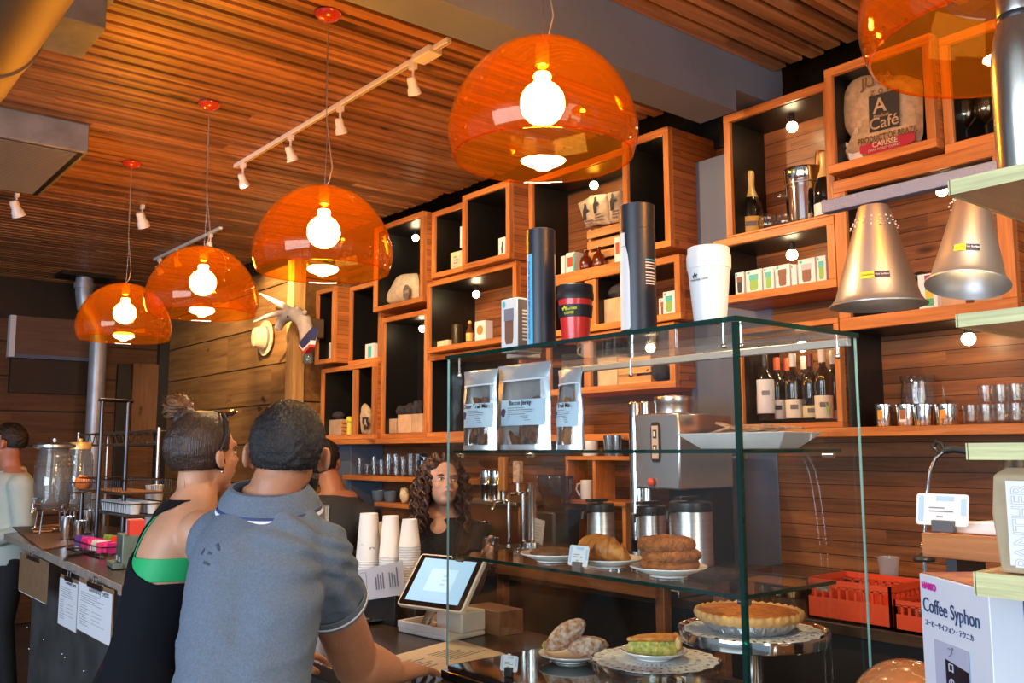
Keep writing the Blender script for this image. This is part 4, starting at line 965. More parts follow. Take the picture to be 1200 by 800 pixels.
# A8 : stacked crate planks, dark caps, sack with A
s = S['A8']; z0 = ZS+.0375
t = card_box(381, 400, 500, s['Yf']+.06, z0, .115, .10, 'pale carton next to stacked boards in the low left box', M_kraft)
b = MB()
for i in range(4): b.box((px2x(393, 500, 3.4), 3.41, z0+i*.028), (px2x(403, 500, 3.4), 3.52, z0+i*.028+.02))
tag(b.build('board_stack', M_box, bevel=.001), 'short stack of brown boards in the low left box', 'boards')
for i, (px, dz) in enumerate(((388, .118), (397, .118))):
    x_ = px2x(px, 480, 3.47); tag(MB().ell((x_, 3.47, z0+dz+.03), .055, .05, .032, 20, 12, fn=noisy(0, .25, 3, i)).build('cap', mat('charcoal cloth', (.03, .028, .03), .9, bump=.4)), ['charcoal cap on top of the pale carton, low left box', 'charcoal cap overlapping it, above the stack of boards'][i], 'cap')
t, cx, cz = sack([(420, 512.5), (420.5, 490), (424, 468.5), (432, 476), (434.6, 480), (434.6, 512.5)], 3.42, ZS+.0375, .04, 'burlap sack printed with a letter A on a dark shield, on the bottom shelf', M_burlap)
c = at(428, 497, Y=3.368); patch(c, (1, 0, 0), (0, 0, 1), .085, .10, M_ink, t, 'shield', poly=[(-.5, .5), (-.5, .1), (0, -.5), (.5, .1), (.5, .5)]); text('A', c+V((.004, -.003, .008)), (1, 0, 0), (0, 0, 1), .075, M_burlap, t, bold=.001)
tag(MB().ell(tuple(at(410, 492, Y=3.44)), .03, .03, .026, 16, 10, fn=noisy(0, .3, 3)).lathe([(0, -.14), (.022, -.14), (.022, -.02), (0, -.02)], tuple(at(410, 492, Y=3.44)), 14).build('yellow_jar', mat('yellow jar', (.62, .55, .05), .6)), 'small yellow topped jar left of the sack with the letter A', 'jar')
# A7 : three kraft blocks and charcoal bundles
s = S['A7']; z0 = ZS+.0375
for i, (a, b_, top, lab) in enumerate(((452, 464, 491, 'shortest kraft block, leftmost of three in the tall box'), (466, 482, 486, 'middle kraft block of three in the tall box'), (483, 495, 485, 'rightmost kraft block of three in the tall box'))):
    h = at(a, top, Y=3.45).z-z0; card_box(a, b_, 500, 3.45, z0, h, .10, lab, M_kraft, nm='kraft_block', cat='kraft block', group='kraft blocks in the tall box')
for i, (px, py, w) in enumerate(((471, 479, 8), (481, 475, 9), (490, 472, 7))):
    zz = at(474, 486, Y=3.45).z+.032; tag(MB().ell((px2x(px, 480, 3.50), 3.505, zz+(.005*i)), w*.0052, .045, .036+.01*i, 20, 12, fn=noisy(0, .35, 3, i*3)).build('cloth_bundle', mat('charcoal cloth', (.03, .028, .03), .9, bump=.4)),
        ['leftmost charcoal bundle on the kraft blocks', 'middle charcoal bundle on the kraft blocks', 'rightmost charcoal bundle on the kraft blocks'][i], 'cloth bundle', 'charcoal bundles on the kraft blocks')
# M1 : printed burlap bags on a crate, cartons, brown bottles
s = S['M1']; z0 = s['Z0']
Yc_ = 3.50; xa, xb = px2x(688, 290, Yc_), min(px2x(731, 290, Yc_), s['X1']-.006); zt_ = at(690, 268, Y=Yc_).z
t = thing('wooden_crate', ((xa+xb)/2, Yc_+.09, z0), 'slatted wooden crate under the printed burlap bags', 'crate')
b = MB(); h = zt_-z0
for i in range(4): b.box((xa, Yc_, z0+.004+i*h/4), (xb, Yc_+.012, z0+h/4*(i+.78)))
b.box((xa, Yc_+.0125, z0), (xa+.02, Yc_+.032, zt_)); b.box((xb-.02, Yc_+.0125, z0), (xb, Yc_+.032, zt_))
b.box((xa, Yc_+.0325, z0), (xa+.012, Yc_+.19, zt_)); b.box((xb-.012, Yc_+.0325, z0), (xb, Yc_+.19, zt_)); b.box((xa+.0125, Yc_+.033, z0), (xb-.0125, Yc_+.19, z0+.012)); b.box((xa+.0125, Yc_+.033, zt_-.012), (xb-.0125, Yc_+.19, zt_))
b.build('crate_body', wood('pale crate wood', (.68, .36, .13), (.45, .2, .06), 'x'), t, bevel=.001)
FIG = [(-.35, -.5), (.1, -.5), (.05, -.1), (.5, -.05), (.4, .1), (.1, .15), (.15, .3), (.0, .5), (-.2, .45), (-.2, .25), (-.4, .05)]
M_bagp = mat('printed bag canvas', (.60, .48, .32), .9, var=.2, vscale=25, bump=.5, bscale=200)
for i, (pts, fx, lab) in enumerate((([(681, 246), (678, 238), (692, 230), (700, 240), (705, 262), (688, 266)], (686, 248), 'leftmost printed burlap bag leaning in the box under the big pendant'),
                     ([(691, 229), (712, 227), (716, 240), (716, 262), (697, 264)], (698, 240), 'middle printed burlap bag leaning in the box under the big pendant'),
                     ([(713, 226), (729, 223), (732, 258), (716, 262)], (718, 236), 'rightmost printed burlap bag leaning in the box under the big pendant'))):
    t, cx, cz = sack(pts, 3.60+.015*i, zt_+.001, .03, lab, M_bagp, group='printed burlap bags')
    c = at(*fx, Y=3.565+.015*i); patch(c, (1, 0, 0), (0, 0, 1), .055, .10, M_ink, t, 'figure_print', poly=FIG)
    lines(c+V((.03, -.001, -.075)), V((1, 0, 0)), V((0, 0, 1)), .07, .05, 3, M_taupe, t, thick=.5, seed=i)
for i, (a, b_, h, m, lab) in enumerate(((657, 662, .11, None, 'narrow white carton left of the carton with a red print'), (663, 673, .12, mat('red print', (.65, .08, .03), .5), 'white carton with a red and teal print, behind the striped tube'))):
    t = card_box(a, b_, 300, 3.44, z0, h, .07, lab, M_card, m)
    if i: patch(worldloc(t)+V((.03, -.0355, .06)), (1, 0, 0), (0, 0, 1), .014, .1, M_teal, t, 'teal_edge')
for i, px in enumerate((686, 701)):
    x_ = px2x(px, 300, 3.44); tag(MB().lathe([(0, 0), (.030, 0), (.036, .012), (.036, .045), (.028, .07), (.014, .082), (.012, .10), (.016, .102), (.016, .112), (0, .113)], (x_, 3.445, z0), 20).build('brown_bottle', mat('dark red brown glass', (.10, .015, .005), .15, coat=.5)),
        ['squat dark red bottle, left one of two in front of the crate', 'squat dark red bottle, right one of two in front of the crate'][i], 'bottle', 'squat dark red bottles')
card_box(720, 727, 285, 3.42, z0, .135, .05, 'white carton with red print just left of the tallest black tube', M_card, mat('red print', (.65, .08, .03), .5))
# N : kraft carton with dark bag ; teal carton at the right
s = S['N']; z0 = s['Z0']
xx = [(708, 742)]
t = card_box(708, 729, 360, 3.42, z0, .135, .12, 'kraft carton in the divided box, under a dark bag', M_kraft)
c = worldloc(t); tag(MB().ell((c.x+.01, c.y, z0+.175), .085, .05, .040, 22, 12, fn=noisy(0, .3, 2.5, 8)).build('dark_bag', mat('charcoal cloth', (.03, .028, .03), .9, bump=.4)), 'dark crumpled bag on the kraft carton in the divided box', 'bag')
tumbler_box(px2x(783, 350, 3.42), 3.46, z0, .075, .07, .12, 'teal and green tumbler carton at the right of the divided box', group='white window cartons holding tumblers')
tumbler_box(px2x(772, 350, 3.42)-.01, 3.50, z0, .06, .07, .10, 'red fronted carton behind the teal one in the divided box', (mat('red print', (.65, .08, .03), .5), M_brown))
# M3
s = S['M3']; z0 = s['Z0']
card_box(697, 723, 440, 3.43, z0, .15, .10, 'kraft carton left of the flat crate, seen through the case top', M_kraft)
xa, xb = px2x(724, 430, 3.45), px2x(764, 430, 3.45)
t = thing('wooden_crate', ((xa+xb)/2, 3.5, z0), 'flat slatted wooden crate seen through the top of the glass case', 'crate')
b = MB()
for i in range(3): b.box((xa, 3.44, z0+.003+i*.05), (xb, 3.452, z0+.04+i*.05))
b.box((xa, 3.453, z0), (xa+.012, 3.58, z0+.14)); b.box((xb-.012, 3.453, z0), (xb, 3.58, z0+.14)); b.box((xa+.013, 3.453, z0), (xb-.013, 3.58, z0+.01))
b.build('crate_body', wood('pale crate wood', (.68, .36, .13), (.45, .2, .06), 'x'), t, bevel=.001)
tag(MB().ell((px2x(772, 430, 3.5)-.02, 3.50, z0+.055), .09, .06, .052, 24, 14, fn=noisy(0, .25, 2.5, 2)).build('dark_bag', mat('charcoal cloth', (.03, .028, .03), .9, bump=.4)), 'dark crumpled bag right of the flat crate', 'bag')
# ---------------------------------------------------------------- B1 : champagne, ice bucket
s = S['B1']; z0 = s['Z0']; Yi = 3.40
def wine(x, y, z, H, lab, glassm, cap, label=None, lab_z=(.12, .38), group='bottles on the bar wall', champ=False, lcol=None, extra=None, rz=0):
    t = thing('wine_bottle', (x, y, z), lab, 'bottle', group)
    r = H*.125 if not champ else H*.168
    if champ: pr = [(0, 0), (r*.9, 0), (r, .02*H), (r, .40*H), (r*.93, .50*H), (r*.6, .62*H), (r*.38, .72*H), (r*.33, .80*H), (r*.33, .93*H), (0, .93*H)]
    else: pr = [(0, 0), (r*.92, 0), (r, .015*H), (r, .58*H), (r*.93, .64*H), (r*.55, .70*H), (r*.38, .75*H), (r*.35, .96*H), (r*.38, .965*H), (r*.38, .985*H), (0, .985*H)]
    MB().lathe(pr, (x, y, z), 28).build('bottle_glass', glassm, t)
    k = .70 if champ else .80
    MB().lathe([(r*.66, .605*H), (r*.675, .61*H), (r*.42, .72*H), (r*.36, .80*H), (r*.40, .90*H), (r*.42, .96*H), (r*.36, H), (0, H)] if champ else [(r*.39, k*H), (r*.41, k*H), (r*.42, .97*H), (r*.40, H), (0, H)], (x, y, z), 20).build('capsule', cap, t)
    if label:
        MB().lathe([(r+.0002, lab_z[0]*H), (r+.0008, lab_z[0]*H+.001), (r+.0008, lab_z[1]*H), (r+.0002, lab_z[1]*H+.001)], (x, y, z), 28).build('label', label, t)
        if lcol: 
            vw_ = math.atan2(-y, -x); n_ = V((math.cos(vw_), math.sin(vw_), 0)); tg_ = V((-math.sin(vw_), math.cos(vw_), 0))
            patch(V((x, y, z+(lab_z[0]*.4+lab_z[1]*.6)*H))+n_*(r+.001), tg_, (0, 0, 1), r*.9, H*.07, lcol, t, 'label_print')
    return t
M_bott = mat('dark bottle glass', (.006, .006, .004), .06, coat=.8)
M_gold = mat('gold foil', (.86, .62, .22), .35, .3)
x_ = px2x(877, 240, Yi)+.012; wine(x_, Yi, z0, at(876, 203, Y=Yi).z-z0+.004, 'champagne bottle with gold foil and yellow label at the left of its box', M_bott, M_gold, mat('champagne label', (.72, .42, .07), .5), (.03, .30), champ=True, lcol=M_taupe)
for i, px in enumerate((899, 916)):
    x_ = px2x(px, 255, Yi-.03)
    tag(MB().lathe([(0, 0), (.022, 0), (.038, .02), (.042, .045), (.036, .085), (.035, .085), (.041, .045), (.037, .022), (.021, .003), (0, .003)], (x_, Yi-.03+.02*i, z0+.001), 28).build('stemless_glass', M_glass),
        ['stemless wine glass beside the champagne bottle', 'stemless wine glass beside the steel ice bucket'][i], 'glass', 'stemless wine glasses')
x_ = px2x(943, 230, Yi); r = 20*scl(943, 210, Yi)*1.12; h = at(940, 195, Y=Yi-.05).z-z0
t = thing('ice_bucket', (x_, Yi, z0), 'polished steel ice bucket with a knob handle', 'ice bucket')
MB().lathe([(0, 0), (r*.86, 0), (r*.87, .01), (r*.97, h*.72), (r*1.0, h*.73), (r*1.0, h*.96), (r*1.05, h*.98), (r*1.03, h), (r*.98, h*.99), (r*.93, h*.1), (0, h*.08)], (x_, Yi, z0), 44).build('bucket', M_chrome, t)
MB().lathe([(r*.985, h*.72), (r*1.01, h*.73), (r*1.01, h*.74), (r*.99, h*.75)], (x_, Yi, z0), 44).build('ridge', M_steel, t)
MB().tube([(x_-r*.95, Yi-.01, z0+h*.62), (x_-r-.02, Yi-.02, z0+h*.62)], .005, 8).ell((x_-r-.026, Yi-.022, z0+h*.62), .011, .011, .011, 14, 10).build('knob', M_chrome, t)
t = wine(0, 0, 0, .30, 'dark bottle leaning in the ice bucket with a bronze neck', M_bott, mat('bronze foil', (.45, .20, .08), .35, .7), champ=True)
t.location = (x_+.020, Yi+.01, z0+.025); t['_w'] = list(t.location); t.rotation_euler = (0, .20, 0)
x_ = px2x(969, 230, Yi-.07); wine(min(x_, s['X1']-.04), Yi-.08, z0, .275, 'dark champagne bottle with a pale label, right of the ice bucket', M_bott, M_gold, M_card, (.02, .20), champ=True)
# F : big sack
s = S['F']; z0 = s['Z0']; Yf_ = s['Yf']+.05
t, cx, cz = sack([(990, 187), (1002, 192), (1075, 172), (1082, 160), (1082, 95), (1062, 88), (1010, 88), (997, 96), (991, 106), (989, 130), (990, 150), (997, 160), (1003, 168)], Yf_+.05, z0, .05, 'big printed burlap coffee sack filling its protruding box', M_burlap)
Ys = Yf_-.002; sk = s['Yf']+.022
up_ = V((0, 0, 1)); rx = V((1, 0, 0))
def fpt(px, py): return at(px, py, Y=Ys)
s1 = scl(1033, 130, Ys)
sq = fpt(1036, 130)
dirx = (fpt(1054, 124)-fpt(1018, 134)); dirx.y = 0; dirx.normalize()
dirz = V((-dirx.z, 0, dirx.x))
patch(sq, dirx, dirz, 34*s1*1.1, 44*s1, mat('sack print black', (.035, .03, .026), .8), t, 'dark_square')
text('A', fpt(1031, 124)+V((0, -.002, 0)), dirx, dirz, 25*s1, M_burlap, t, bold=.001)
text('Café', fpt(1036, 143)+V((0, -.002, 0)), dirx, dirz, 17*s1*1.15, M_burlap, t, bold=.0005)
text('Product', fpt(1033, 135)+V((0, -.002, 0)), dirx, dirz, 6*s1, M_burlap, t)
M_sackink = mat('faded sack ink', (.16, .08, .03), .85)
text('PRODUCT OF BRAZIL', fpt(1040, 159)+V((0, -.003, 0)), dirx, dirz, 10.5*s1, M_sackink, t, bold=.0006, sx=.72)
text('JUTA', fpt(1028, 94)+V((0, -.003, 0)), dirx, dirz, 18*s1, M_sackink, t, bold=.0006)
text('Z  O  P', fpt(1032, 107)+V((0, -.003, 0)), dirx, dirz, 8*s1, M_sackink, t, bold=.0004)
text('8', fpt(1004, 154)+V((0, -.003, 0)), dirx, dirz, 10*s1, M_cream, t)
M_crim = mat('crimson print', (.42, .02, .05), .7)
c = fpt(1038, 168)+V((0, .006, 0))
arc = [(-.5, .25)]+[(-.5+i/10, -.5+.55*abs(i/10-.5)**2*2.2) for i in range(11)]+[(.5, .35)]
patch(c, dirx, dirz, 56*s1*1.2, 17*s1*1.2, M_crim, t, 'crimson_band', poly=arc)
text('CARISSE', fpt(1037, 167)+V((0, -.002, 0)), dirx, dirz, 8.5*s1, M_cream, t, bold=.0005)
text('DARK ROAST COFFEE', fpt(1036, 173)+V((0, -.002, 0)), dirx, dirz, 4*s1, M_cream, t)
MB().add([fpt(985, 164)+V((0, .03, 0)), fpt(1003, 172)+V((0, .02, 0)), fpt(1012, 190)+V((0, .02, 0)), fpt(993, 188)+V((0, .02, 0)), fpt(985, 164)+V((0, .034, 0)), fpt(1003, 172)+V((0, .024, 0)), fpt(1012, 190)+V((0, .024, 0)), fpt(993, 188)+V((0, .024, 0))], [(3, 2, 1, 0), (4, 5, 6, 7), (0, 1, 5, 4), (1, 2, 6, 5), (2, 3, 7, 6), (3, 0, 4, 7)]).build('paper_corner', M_card, t, smooth=False)
# G : stemmed glasses
s = S['G']; z0 = s['Z0']
for i, px in enumerate((1132, 1156)):
    x_ = px2x(px, 150, 3.36)
    tag(MB().lathe([(0, .002), (.032, .001), (.032, .003), (.006, .008), (.005, .07), (.012, .078), (.034, .105), (.038, .135), (.033, .17), (.032, .17), (.037, .135), (.033, .107), (.01, .08), (0, .079)], (x_, 3.36, z0), 28).build('wine_glass', glass('wine glass', (.9, .86, .6), 2.5, 1.5)),
        ['stemmed glass seen through the edge of the nearest pendant', 'stemmed glass beside the neck of the steel bottle'][i], 'glass', 'stemmed glasses')
# B2 : row of tumbler cartons
s = S['B2']; z0 = s['Z0']; Yi = 3.31
cols = [(M_brown, M_ink), (M_teal, M_green), (M_teal, M_green), (M_brown, M_brown), (M_card, M_card), (mat('lid grey', (.45, .50, .55), .5), M_brown), (M_teal, M_green)]
pos = [(860, 871), (872.5, 892), (893, 906), (907, 925), (926, 933), (934, 955), (956, 968)]
labs = ['tumbler carton with a dark cup window, leftmost of the row under the bulb', 'teal and green tumbler carton, second in the row under the bulb', 'teal and green tumbler carton, third in the row under the bulb', 'carton turned to its brown printed side, middle of the row', 'plain narrow white carton in the row, right of the brown printed one', 'grey and brown tumbler carton, second from the right in the row', 'teal and green tumbler carton at the right end of the row']
for i, ((a, b_), cc) in enumerate(zip(pos, cols)):
    xa, xb = px2x(a, 320, Yi), px2x(b_, 320, Yi)
    if xb > s['X1']-.003: xb = s['X1']-.003
    t = tumbler_box((xa+xb)/2, Yi+.04, z0, xb-xa-.004, .07, (.108 if i < 4 else .10 if i == 4 else .115), labs[i], cc)
# H : small carton and kraft bags
s = S['H']; z0 = s['Z0']
t = card_box(1076, 1098, 340, 3.30, z0, .135, .08, 'white carton with purple, yellow and green bands between the heat lamps', M_card)
c = worldloc(t); w_ = px2x(1098, 340, 3.3)-px2x(1076, 340, 3.3)
for i, m in enumerate((mat('purple print', (.25, .04, .20), .5), mat('green band', (.05, .40, .18), .5), mat('yellow band', (.85, .50, .03), .5), mat('green band', (.05, .40, .18), .5))):
    patch((c.x+.006, 3.2995, z0+.115-i*.029), (1, 0, 0), (0, 0, 1), w_*.42, .028, m, t, 'colour_band')
for i, (a, b_, h, lab) in enumerate(((1099, 1130, .185, 'tall kraft coffee bag between the two heat lamps'), (1140, 1176, .17, 'kraft coffee bag hidden behind the right heat lamp'))):
    xa, xb = px2x(a, 330, 3.33), px2x(b_, 330, 3.33)
    t = thing('coffee_bag', ((xa+xb)/2, 3.38, z0), lab, 'coffee bag', 'kraft coffee bags'); m_ = .5*(xa+xb)
    MB().add([(xa, 3.33, z0), (xb, 3.33, z0), (xb, 3.42, z0), (xa, 3.42, z0), (xa, 3.34, z0+h*.8), (xb, 3.34, z0+h*.8), (xb, 3.41, z0+h*.8), (xa, 3.41, z0+h*.8), (xa, 3.37, z0+h), (xb, 3.37, z0+h), (xb, 3.38, z0+h), (xa, 3.38, z0+h)],
             [(3, 2, 1, 0), (0, 1, 5, 4), (1, 2, 6, 5), (2, 3, 7, 6), (3, 0, 4, 7), (4, 5, 9, 8), (5, 6, 10, 9), (6, 7, 11, 10), (7, 4, 8, 11), (8, 9, 10, 11)]).build('bag_body', M_kraft, t, smooth=False)
    MB().ell((m_+.01, 3.375, z0+h+.012), .05, .02, .02, 16, 8, fn=noisy(0, .3, 3)).build('black_tie', mat('charcoal cloth', (.03, .028, .03), .9, bump=.4), t)
tag(MB().ell((px2x(1075, 318, 3.4), 3.42, z0+.15), .035, .03, .02, 14, 8).lathe([(0, -.15), (.02, -.15), (.02, 0), (0, 0)], (px2x(1075, 318, 3.4), 3.42, z0+.15), 12).build('black_jar', M_blackplastic), 'black topped jar behind the colourful banded carton', 'jar')
# W : wine bottles
z0 = ZS+.0385; Yi = 3.36
M_redcap = mat('orange red capsule', (.80, .12, .03), .4); M_whcap = mat('white capsule', (.72, .70, .62), .4); M_dkcap = mat('wine red capsule', (.16, .01, .015), .35); M_blcap = mat('black capsule', (.01, .01, .012), .3)
M_cr = mat('cream label', (.74, .70, .58), .6); M_rl = mat('rose label', (.30, .08, .10), .5); M_wl = mat('white wine label', (.74, .74, .76), .5); M_yl = mat('straw label', (.62, .58, .36), .6)
W_ = [(880, 3.34, .255, M_blcap, M_rl, (.10, .42), 'wine bottle with a rosy picture label, leftmost of the row', M_wl),
      (898, 3.31, .285, M_blcap, M_wl, (.10, .60), 'wine bottle with a tall white label, second of the row', M_greyink),
      (912, 3.38, .27, M_redcap, M_wl, (.02, .32), 'wine bottle with an orange red capsule and white label', M_ink),
      (924, 3.42, .268, M_redcap, None, None, 'orange red capped wine bottle half hidden by the white capped one', None),
      (931, 3.34, .275, M_whcap, M_cr, (.02, .30), 'white capped wine bottle with a framed picture label', M_taupe),
      (944, 3.43, .27, M_whcap, None, None, 'slim white capped wine bottle behind the straw labelled one', None),
      (951, 3.35, .27, M_dkcap, M_yl, (.02, .20), 'wine bottle with a dark red capsule and low straw label', M_taupe),
      (966, 3.33, .285, M_whcap, M_cr, (.0, .32), 'wine bottle with a tall white capsule and a leaf on its label', M_taupe),
      (979, 3.42, .283, M_whcap, M_cr, (.0, .12), 'white capped wine bottle at the right end of the row', None)]
for px, y, H, cap, lb_, lz, lab, lc in W_:
    t = wine(max(px2x(px, 480, y), S['W']['X0']+.036 if px < 890 else -9), y, z0, H, lab, M_bott, cap, lb_, lz or (.1, .3), 'wine bottles in a row', lcol=lc)
    if px == 966:
        c = worldloc(t); vw_ = math.atan2(-c.y, -c.x); n_ = V((math.cos(vw_), math.sin(vw_), 0)); tg_ = V((-math.sin(vw_), math.cos(vw_), 0))
        patch(c+n_*(H*.125+.002)+tg_*.014+V((0, 0, H*.13)), tg_, (0, 0, 1), .02, .06, M_green, t, 'leaf_print', poly=[(-.1, -.5), (.2, -.4), (.35, 0), (.5, .5), (.1, .1), (-.5, .5), (-.3, 0)])
        text('VETERE', c+n_*(H*.125+.002)-tg_*.008+V((0, 0, H*.20)), tg_, (0, 0, 1), .009, M_greyink, t)
# K : tins, pitcher, glasses
z0 = ZS+.002; Yi = 3.34
for i, (px, w_, m, lab) in enumerate(((1036, 11, mat('orange square', (.72, .32, .02), .5), 'steel mug with an orange square label, leftmost on the shelf'), (1062, 11, mat('brown square', (.35, .12, .03), .5), 'steel mug with a white framed brown label'), (1083, 12, None, 'plain steel mug in the middle of the four'), (1110, 13, mat('orange square', (.72, .32, .02), .5), 'steel mug with an orange label, rightmost of the four'))):
    x_ = px2x(px, 490, Yi); r = w_*scl(px, 490, Yi)*1.0; h = at(px, 473, Y=Yi).z-z0
    t = thing('steel_mug', (x_, Yi, z0), lab, 'mug', 'steel mugs on the bottom shelf')
    MB().lathe([(0, 0), (r*.88, 0), (r*.9, .004), (r*.98, h*.86), (r*1.03, h*.88), (r*1.03, h*.97), (r*.95, h), (r*.9, h*.97), (r*.86, h*.05), (0, h*.04)], (x_, Yi, z0), 32).build('mug_body', M_chrome, t)
    if m:
        vw_ = math.atan2(-Yi, -x_)-.35; n_ = V((math.cos(vw_), math.sin(vw_), 0)); tg_ = V((-math.sin(vw_), math.cos(vw_), 0))
        if i == 1: patch(V((x_, Yi, z0+h*.48))+n_*(r*.97), tg_, (0, 0, 1), r*.72, h*.62, M_card, t, 'label_frame')
        patch(V((x_, Yi, z0+h*.5))+n_*(r*.97+.001), tg_, (0, 0, 1), r*.56, h*.42, m, t, 'square_label')
        patch(V((x_, Yi, z0+h*.76))+n_*(r*.99+.001), tg_, (0, 0, 1), r*.56, h*.08, mat('dark green', (.02, .08, .03), .5), t, 'green_strip')
x_ = px2x(1077, 480, 3.45); h = at(1077, 440, Y=3.45).z-z0
t = thing('glass_pitcher', (x_, 3.45, z0), 'clear glass pitcher standing behind the steel mugs', 'pitcher')
MB().lathe([(0, 0), (.058, 0), (.062, .01), (.064, h*.6), (.058, h*.85), (.066, h), (.064, h), (.056, h*.85), (.061, h*.6), (.059, .012), (0, .01)], (x_, 3.45, z0), 36).build('pitcher_body', M_glass, t)
MB().tube([(x_+.06, 3.45, z0+h*.88), (x_+.10, 3.44, z0+h*.86), (x_+.105, 3.44, z0+h*.5), (x_+.063, 3.45, z0+h*.35)], .006, 10).build('handle', M_glass, t)
def tumbler(x, y, z, r, h, lab=None, group=None, m=M_glass):
    return tag(MB().lathe([(0, 0), (r*.86, 0), (r*.9, .004), (r, h), (r*.95, h), (r*.84, .010), (0, .010)], (x, y, z), 22).build('drinking_glass', m), lab, 'glass', group)
r = .0265; first = None
G1 = 'small tumblers stacked at the right end of the bottom shelf'
for row, y in ((0, 3.28), (1, 3.36)):
    for k in range(5):
        x_ = px2x(1138+k*17.5, 490, 3.28)+.0+row*.02
        for lv in (0, 1):
            if lv == 1 and k < 1: continue
            lab = 'small clear tumbler in the two layer stack right of the steel mugs'
            if first is None: first = tumbler(x_, y, z0, r, .065, lab, G1)
            else:
                c = first.copy(); COL.objects.link(c); c.location = (x_+(.004 if lv else 0), y, z0+lv*.0655)
# ---------------------------------------------------------------- low shelf glasses, far left of bar
zl = S['L556']
g0 = None; rnd = random.Random(2)
for row, y in ((0, 3.40), (1, 3.50)):
    for k in range(8):
        px = 421+k*8.6; tall = (k+row) % 3; h = (.11, .15, .13)[tall] if k > 1 else .075
        x_ = px2x(px, 545, 3.40)+row*.02
        if g0 is None: g0 = tumbler(x_, y, zl+.001, .0225, .12, 'clear glass in the rows on the low shelf under the cedar boxes', 'glasses on the low shelf')
        else:
            c = g0.copy(); COL.objects.link(c); c.location = (x_, y, zl+.001); c.scale = (1, 1, h/.12)
tag(MB().ell(tuple(at(496, 536, Y=3.5)), .03, .03, .03, 16, 10).lathe([(0, -.11), (.04, -.11), (.042, -.02), (0, 0)], tuple(at(496, 536, Y=3.5)), 18).build('blue_jar', glass('blue glass', (.4, .6, .8), 2, 1.5, body=(.1, .2, .3), bw=.3)), 'small blue glass jar right of the row of glasses', 'jar')
zl = S['L588']
g0 = None
for k, px in enumerate((444, 458, 462)):
    x_ = px2x(px if k < 2 else 468, 580, 3.42); y = 3.42 if k < 2 else 3.52
    if g0 is None: g0 = tag(MB().lathe([(0, 0), (.03, 0), (.045, .03), (.05, .075), (.047, .075), (.042, .03), (.028, .006), (0, .006)], (x_, y, zl+.001), 24).build('grey_cup', mat('slate glaze', (.09, .14, .20), .3, coat=.4)), 'slate blue cup on the lowest shelf, behind the paper cups', 'cup', 'slate blue cups on the lowest shelf')
    else: c = g0.copy(); COL.objects.link(c); c.location = (x_, y, zl+.001)
tag(MB().ell(tuple(at(474, 580, Y=3.42)+V((0, 0, .0))), .04, .03, .05, 18, 12, fn=noisy(0, .25, 3)).build('cloth_napkin', M_cream), 'cream folded cloth on the lowest shelf right of the slate cups', 'napkin')
# ================================================================ BACK COUNTER GEAR (seen through the case)
zc = 1.001
def gx(px, Y): return px2x(px, 600, Y)
def pz(py, px, Y): return at(px, py, Y=Y).z
# espresso grinder / boiler group
Y = 3.02; x_ = gx(567, Y); s_ = scl(567, 590, Y)
t = thing('espresso_machine', (x_, Y+.1, zc), 'polished steel espresso machine behind the woman, seen through the glass case', 'espresso machine')
w_ = 40*s_; z1 = pz(590, 567, Y)
M_copper = mat('copper panel', (.26, .10, .045), .35, .8)
MB().box((x_-w_*1.1, Y, zc+.04), (x_+w_*1.6, Y+.38, z1)).build('machine_body', M_copper, t, bevel=.01)
MB().box((x_-w_*1.2, Y-.06, zc), (x_+w_*1.7, Y+.40, zc+.04)).build('drip_tray', M_steel, t, bevel=.006)
MB().box((x_-w_*1.15, Y-.03, z1), (x_+w_*1.65, Y+.40, z1+.02)).build('cup_warmer', M_steel, t, bevel=.004)
for dx, py0 in ((-9, 556), (9, 556)):
    MB().lathe([(0, 0), (14*s_*.7, 0), (14*s_*.7, .07), (14*s_*.74, .075), (14*s_*.74, .085), (14*s_*.7, .09), (14*s_*.7, .15), (0, .155)], (x_+dx*s_, Y+.06, z1+.021), 28).build('steel_canister', M_chrome, t)
MB().lathe([(0, 0), (.05, .0), (.085, .03), (.09, .045), (.085, .045), (.045, .006), (0, .006)], (x_+2*s_, Y+.06, z1+.185), 28).build('copper_bowl', M_copper, t)
for i, dx in enumerate((-22, 10)):
    MB().lathe([(0, 0), (.032, 0), (.034, .03), (.03, .035), (0, .035)], (x_+dx*s_, Y-.015, zc+.20), 20).tube([(x_+dx*s_, Y-.03, zc+.215), (x_+dx*s_-.02, Y-.15, zc+.205)], .010, 10).build('portafilter', M_chrome, t)
# tap handles
for i, (px, pyt, pyb, w_, m, lab) in enumerate(((590, 535, 576, 12, wood('tap handle wood', (.40, .16, .04), (.2, .07, .02), 'z'), 'wooden beer tap handle, left of the carved one'), (607, 540, 566, 12, mat('pale carved handle', (.48, .30, .20), .6, var=.5, vscale=60), 'pale carved beer tap handle on a steel tower'))):
    Y = 2.62; x_ = px2x(px, 560, Y); s_ = scl(px, 560, Y); za = pz(pyb, px, Y); zb__ = pz(pyt, px, Y)
    t = thing('beer_tap', (x_, Y, 1.191), lab, 'beer tap', 'beer taps on the counter')
    MB().obox((x_, Y, (za+zb__)/2), (w_*s_, .03, zb__-za), 0).build('handle', m, t, bevel=.008, bseg=3)
    MB().tube([(x_, Y, za), (x_, Y, za-.05)], .009, 12).tube([(x_, Y+.03, za-.04), (x_, Y+.03, 1.191)], .010, 12).tube([(x_, Y+.03, za-.04), (x_, Y-.05, za-.045), (x_, Y-.065, za-.075)], .009, 12).build('faucet', M_chrome, t)
    if i:
        MB().lathe([(0, 0), (.055, 0), (.055, .012), (.024, .02), (.022, za-1.19-.02), (.026, za-1.19), (0, za-1.19+.004)], (x_+.045, Y+.04, 1.191), 24).build('steel_tower', M_chrome, t)
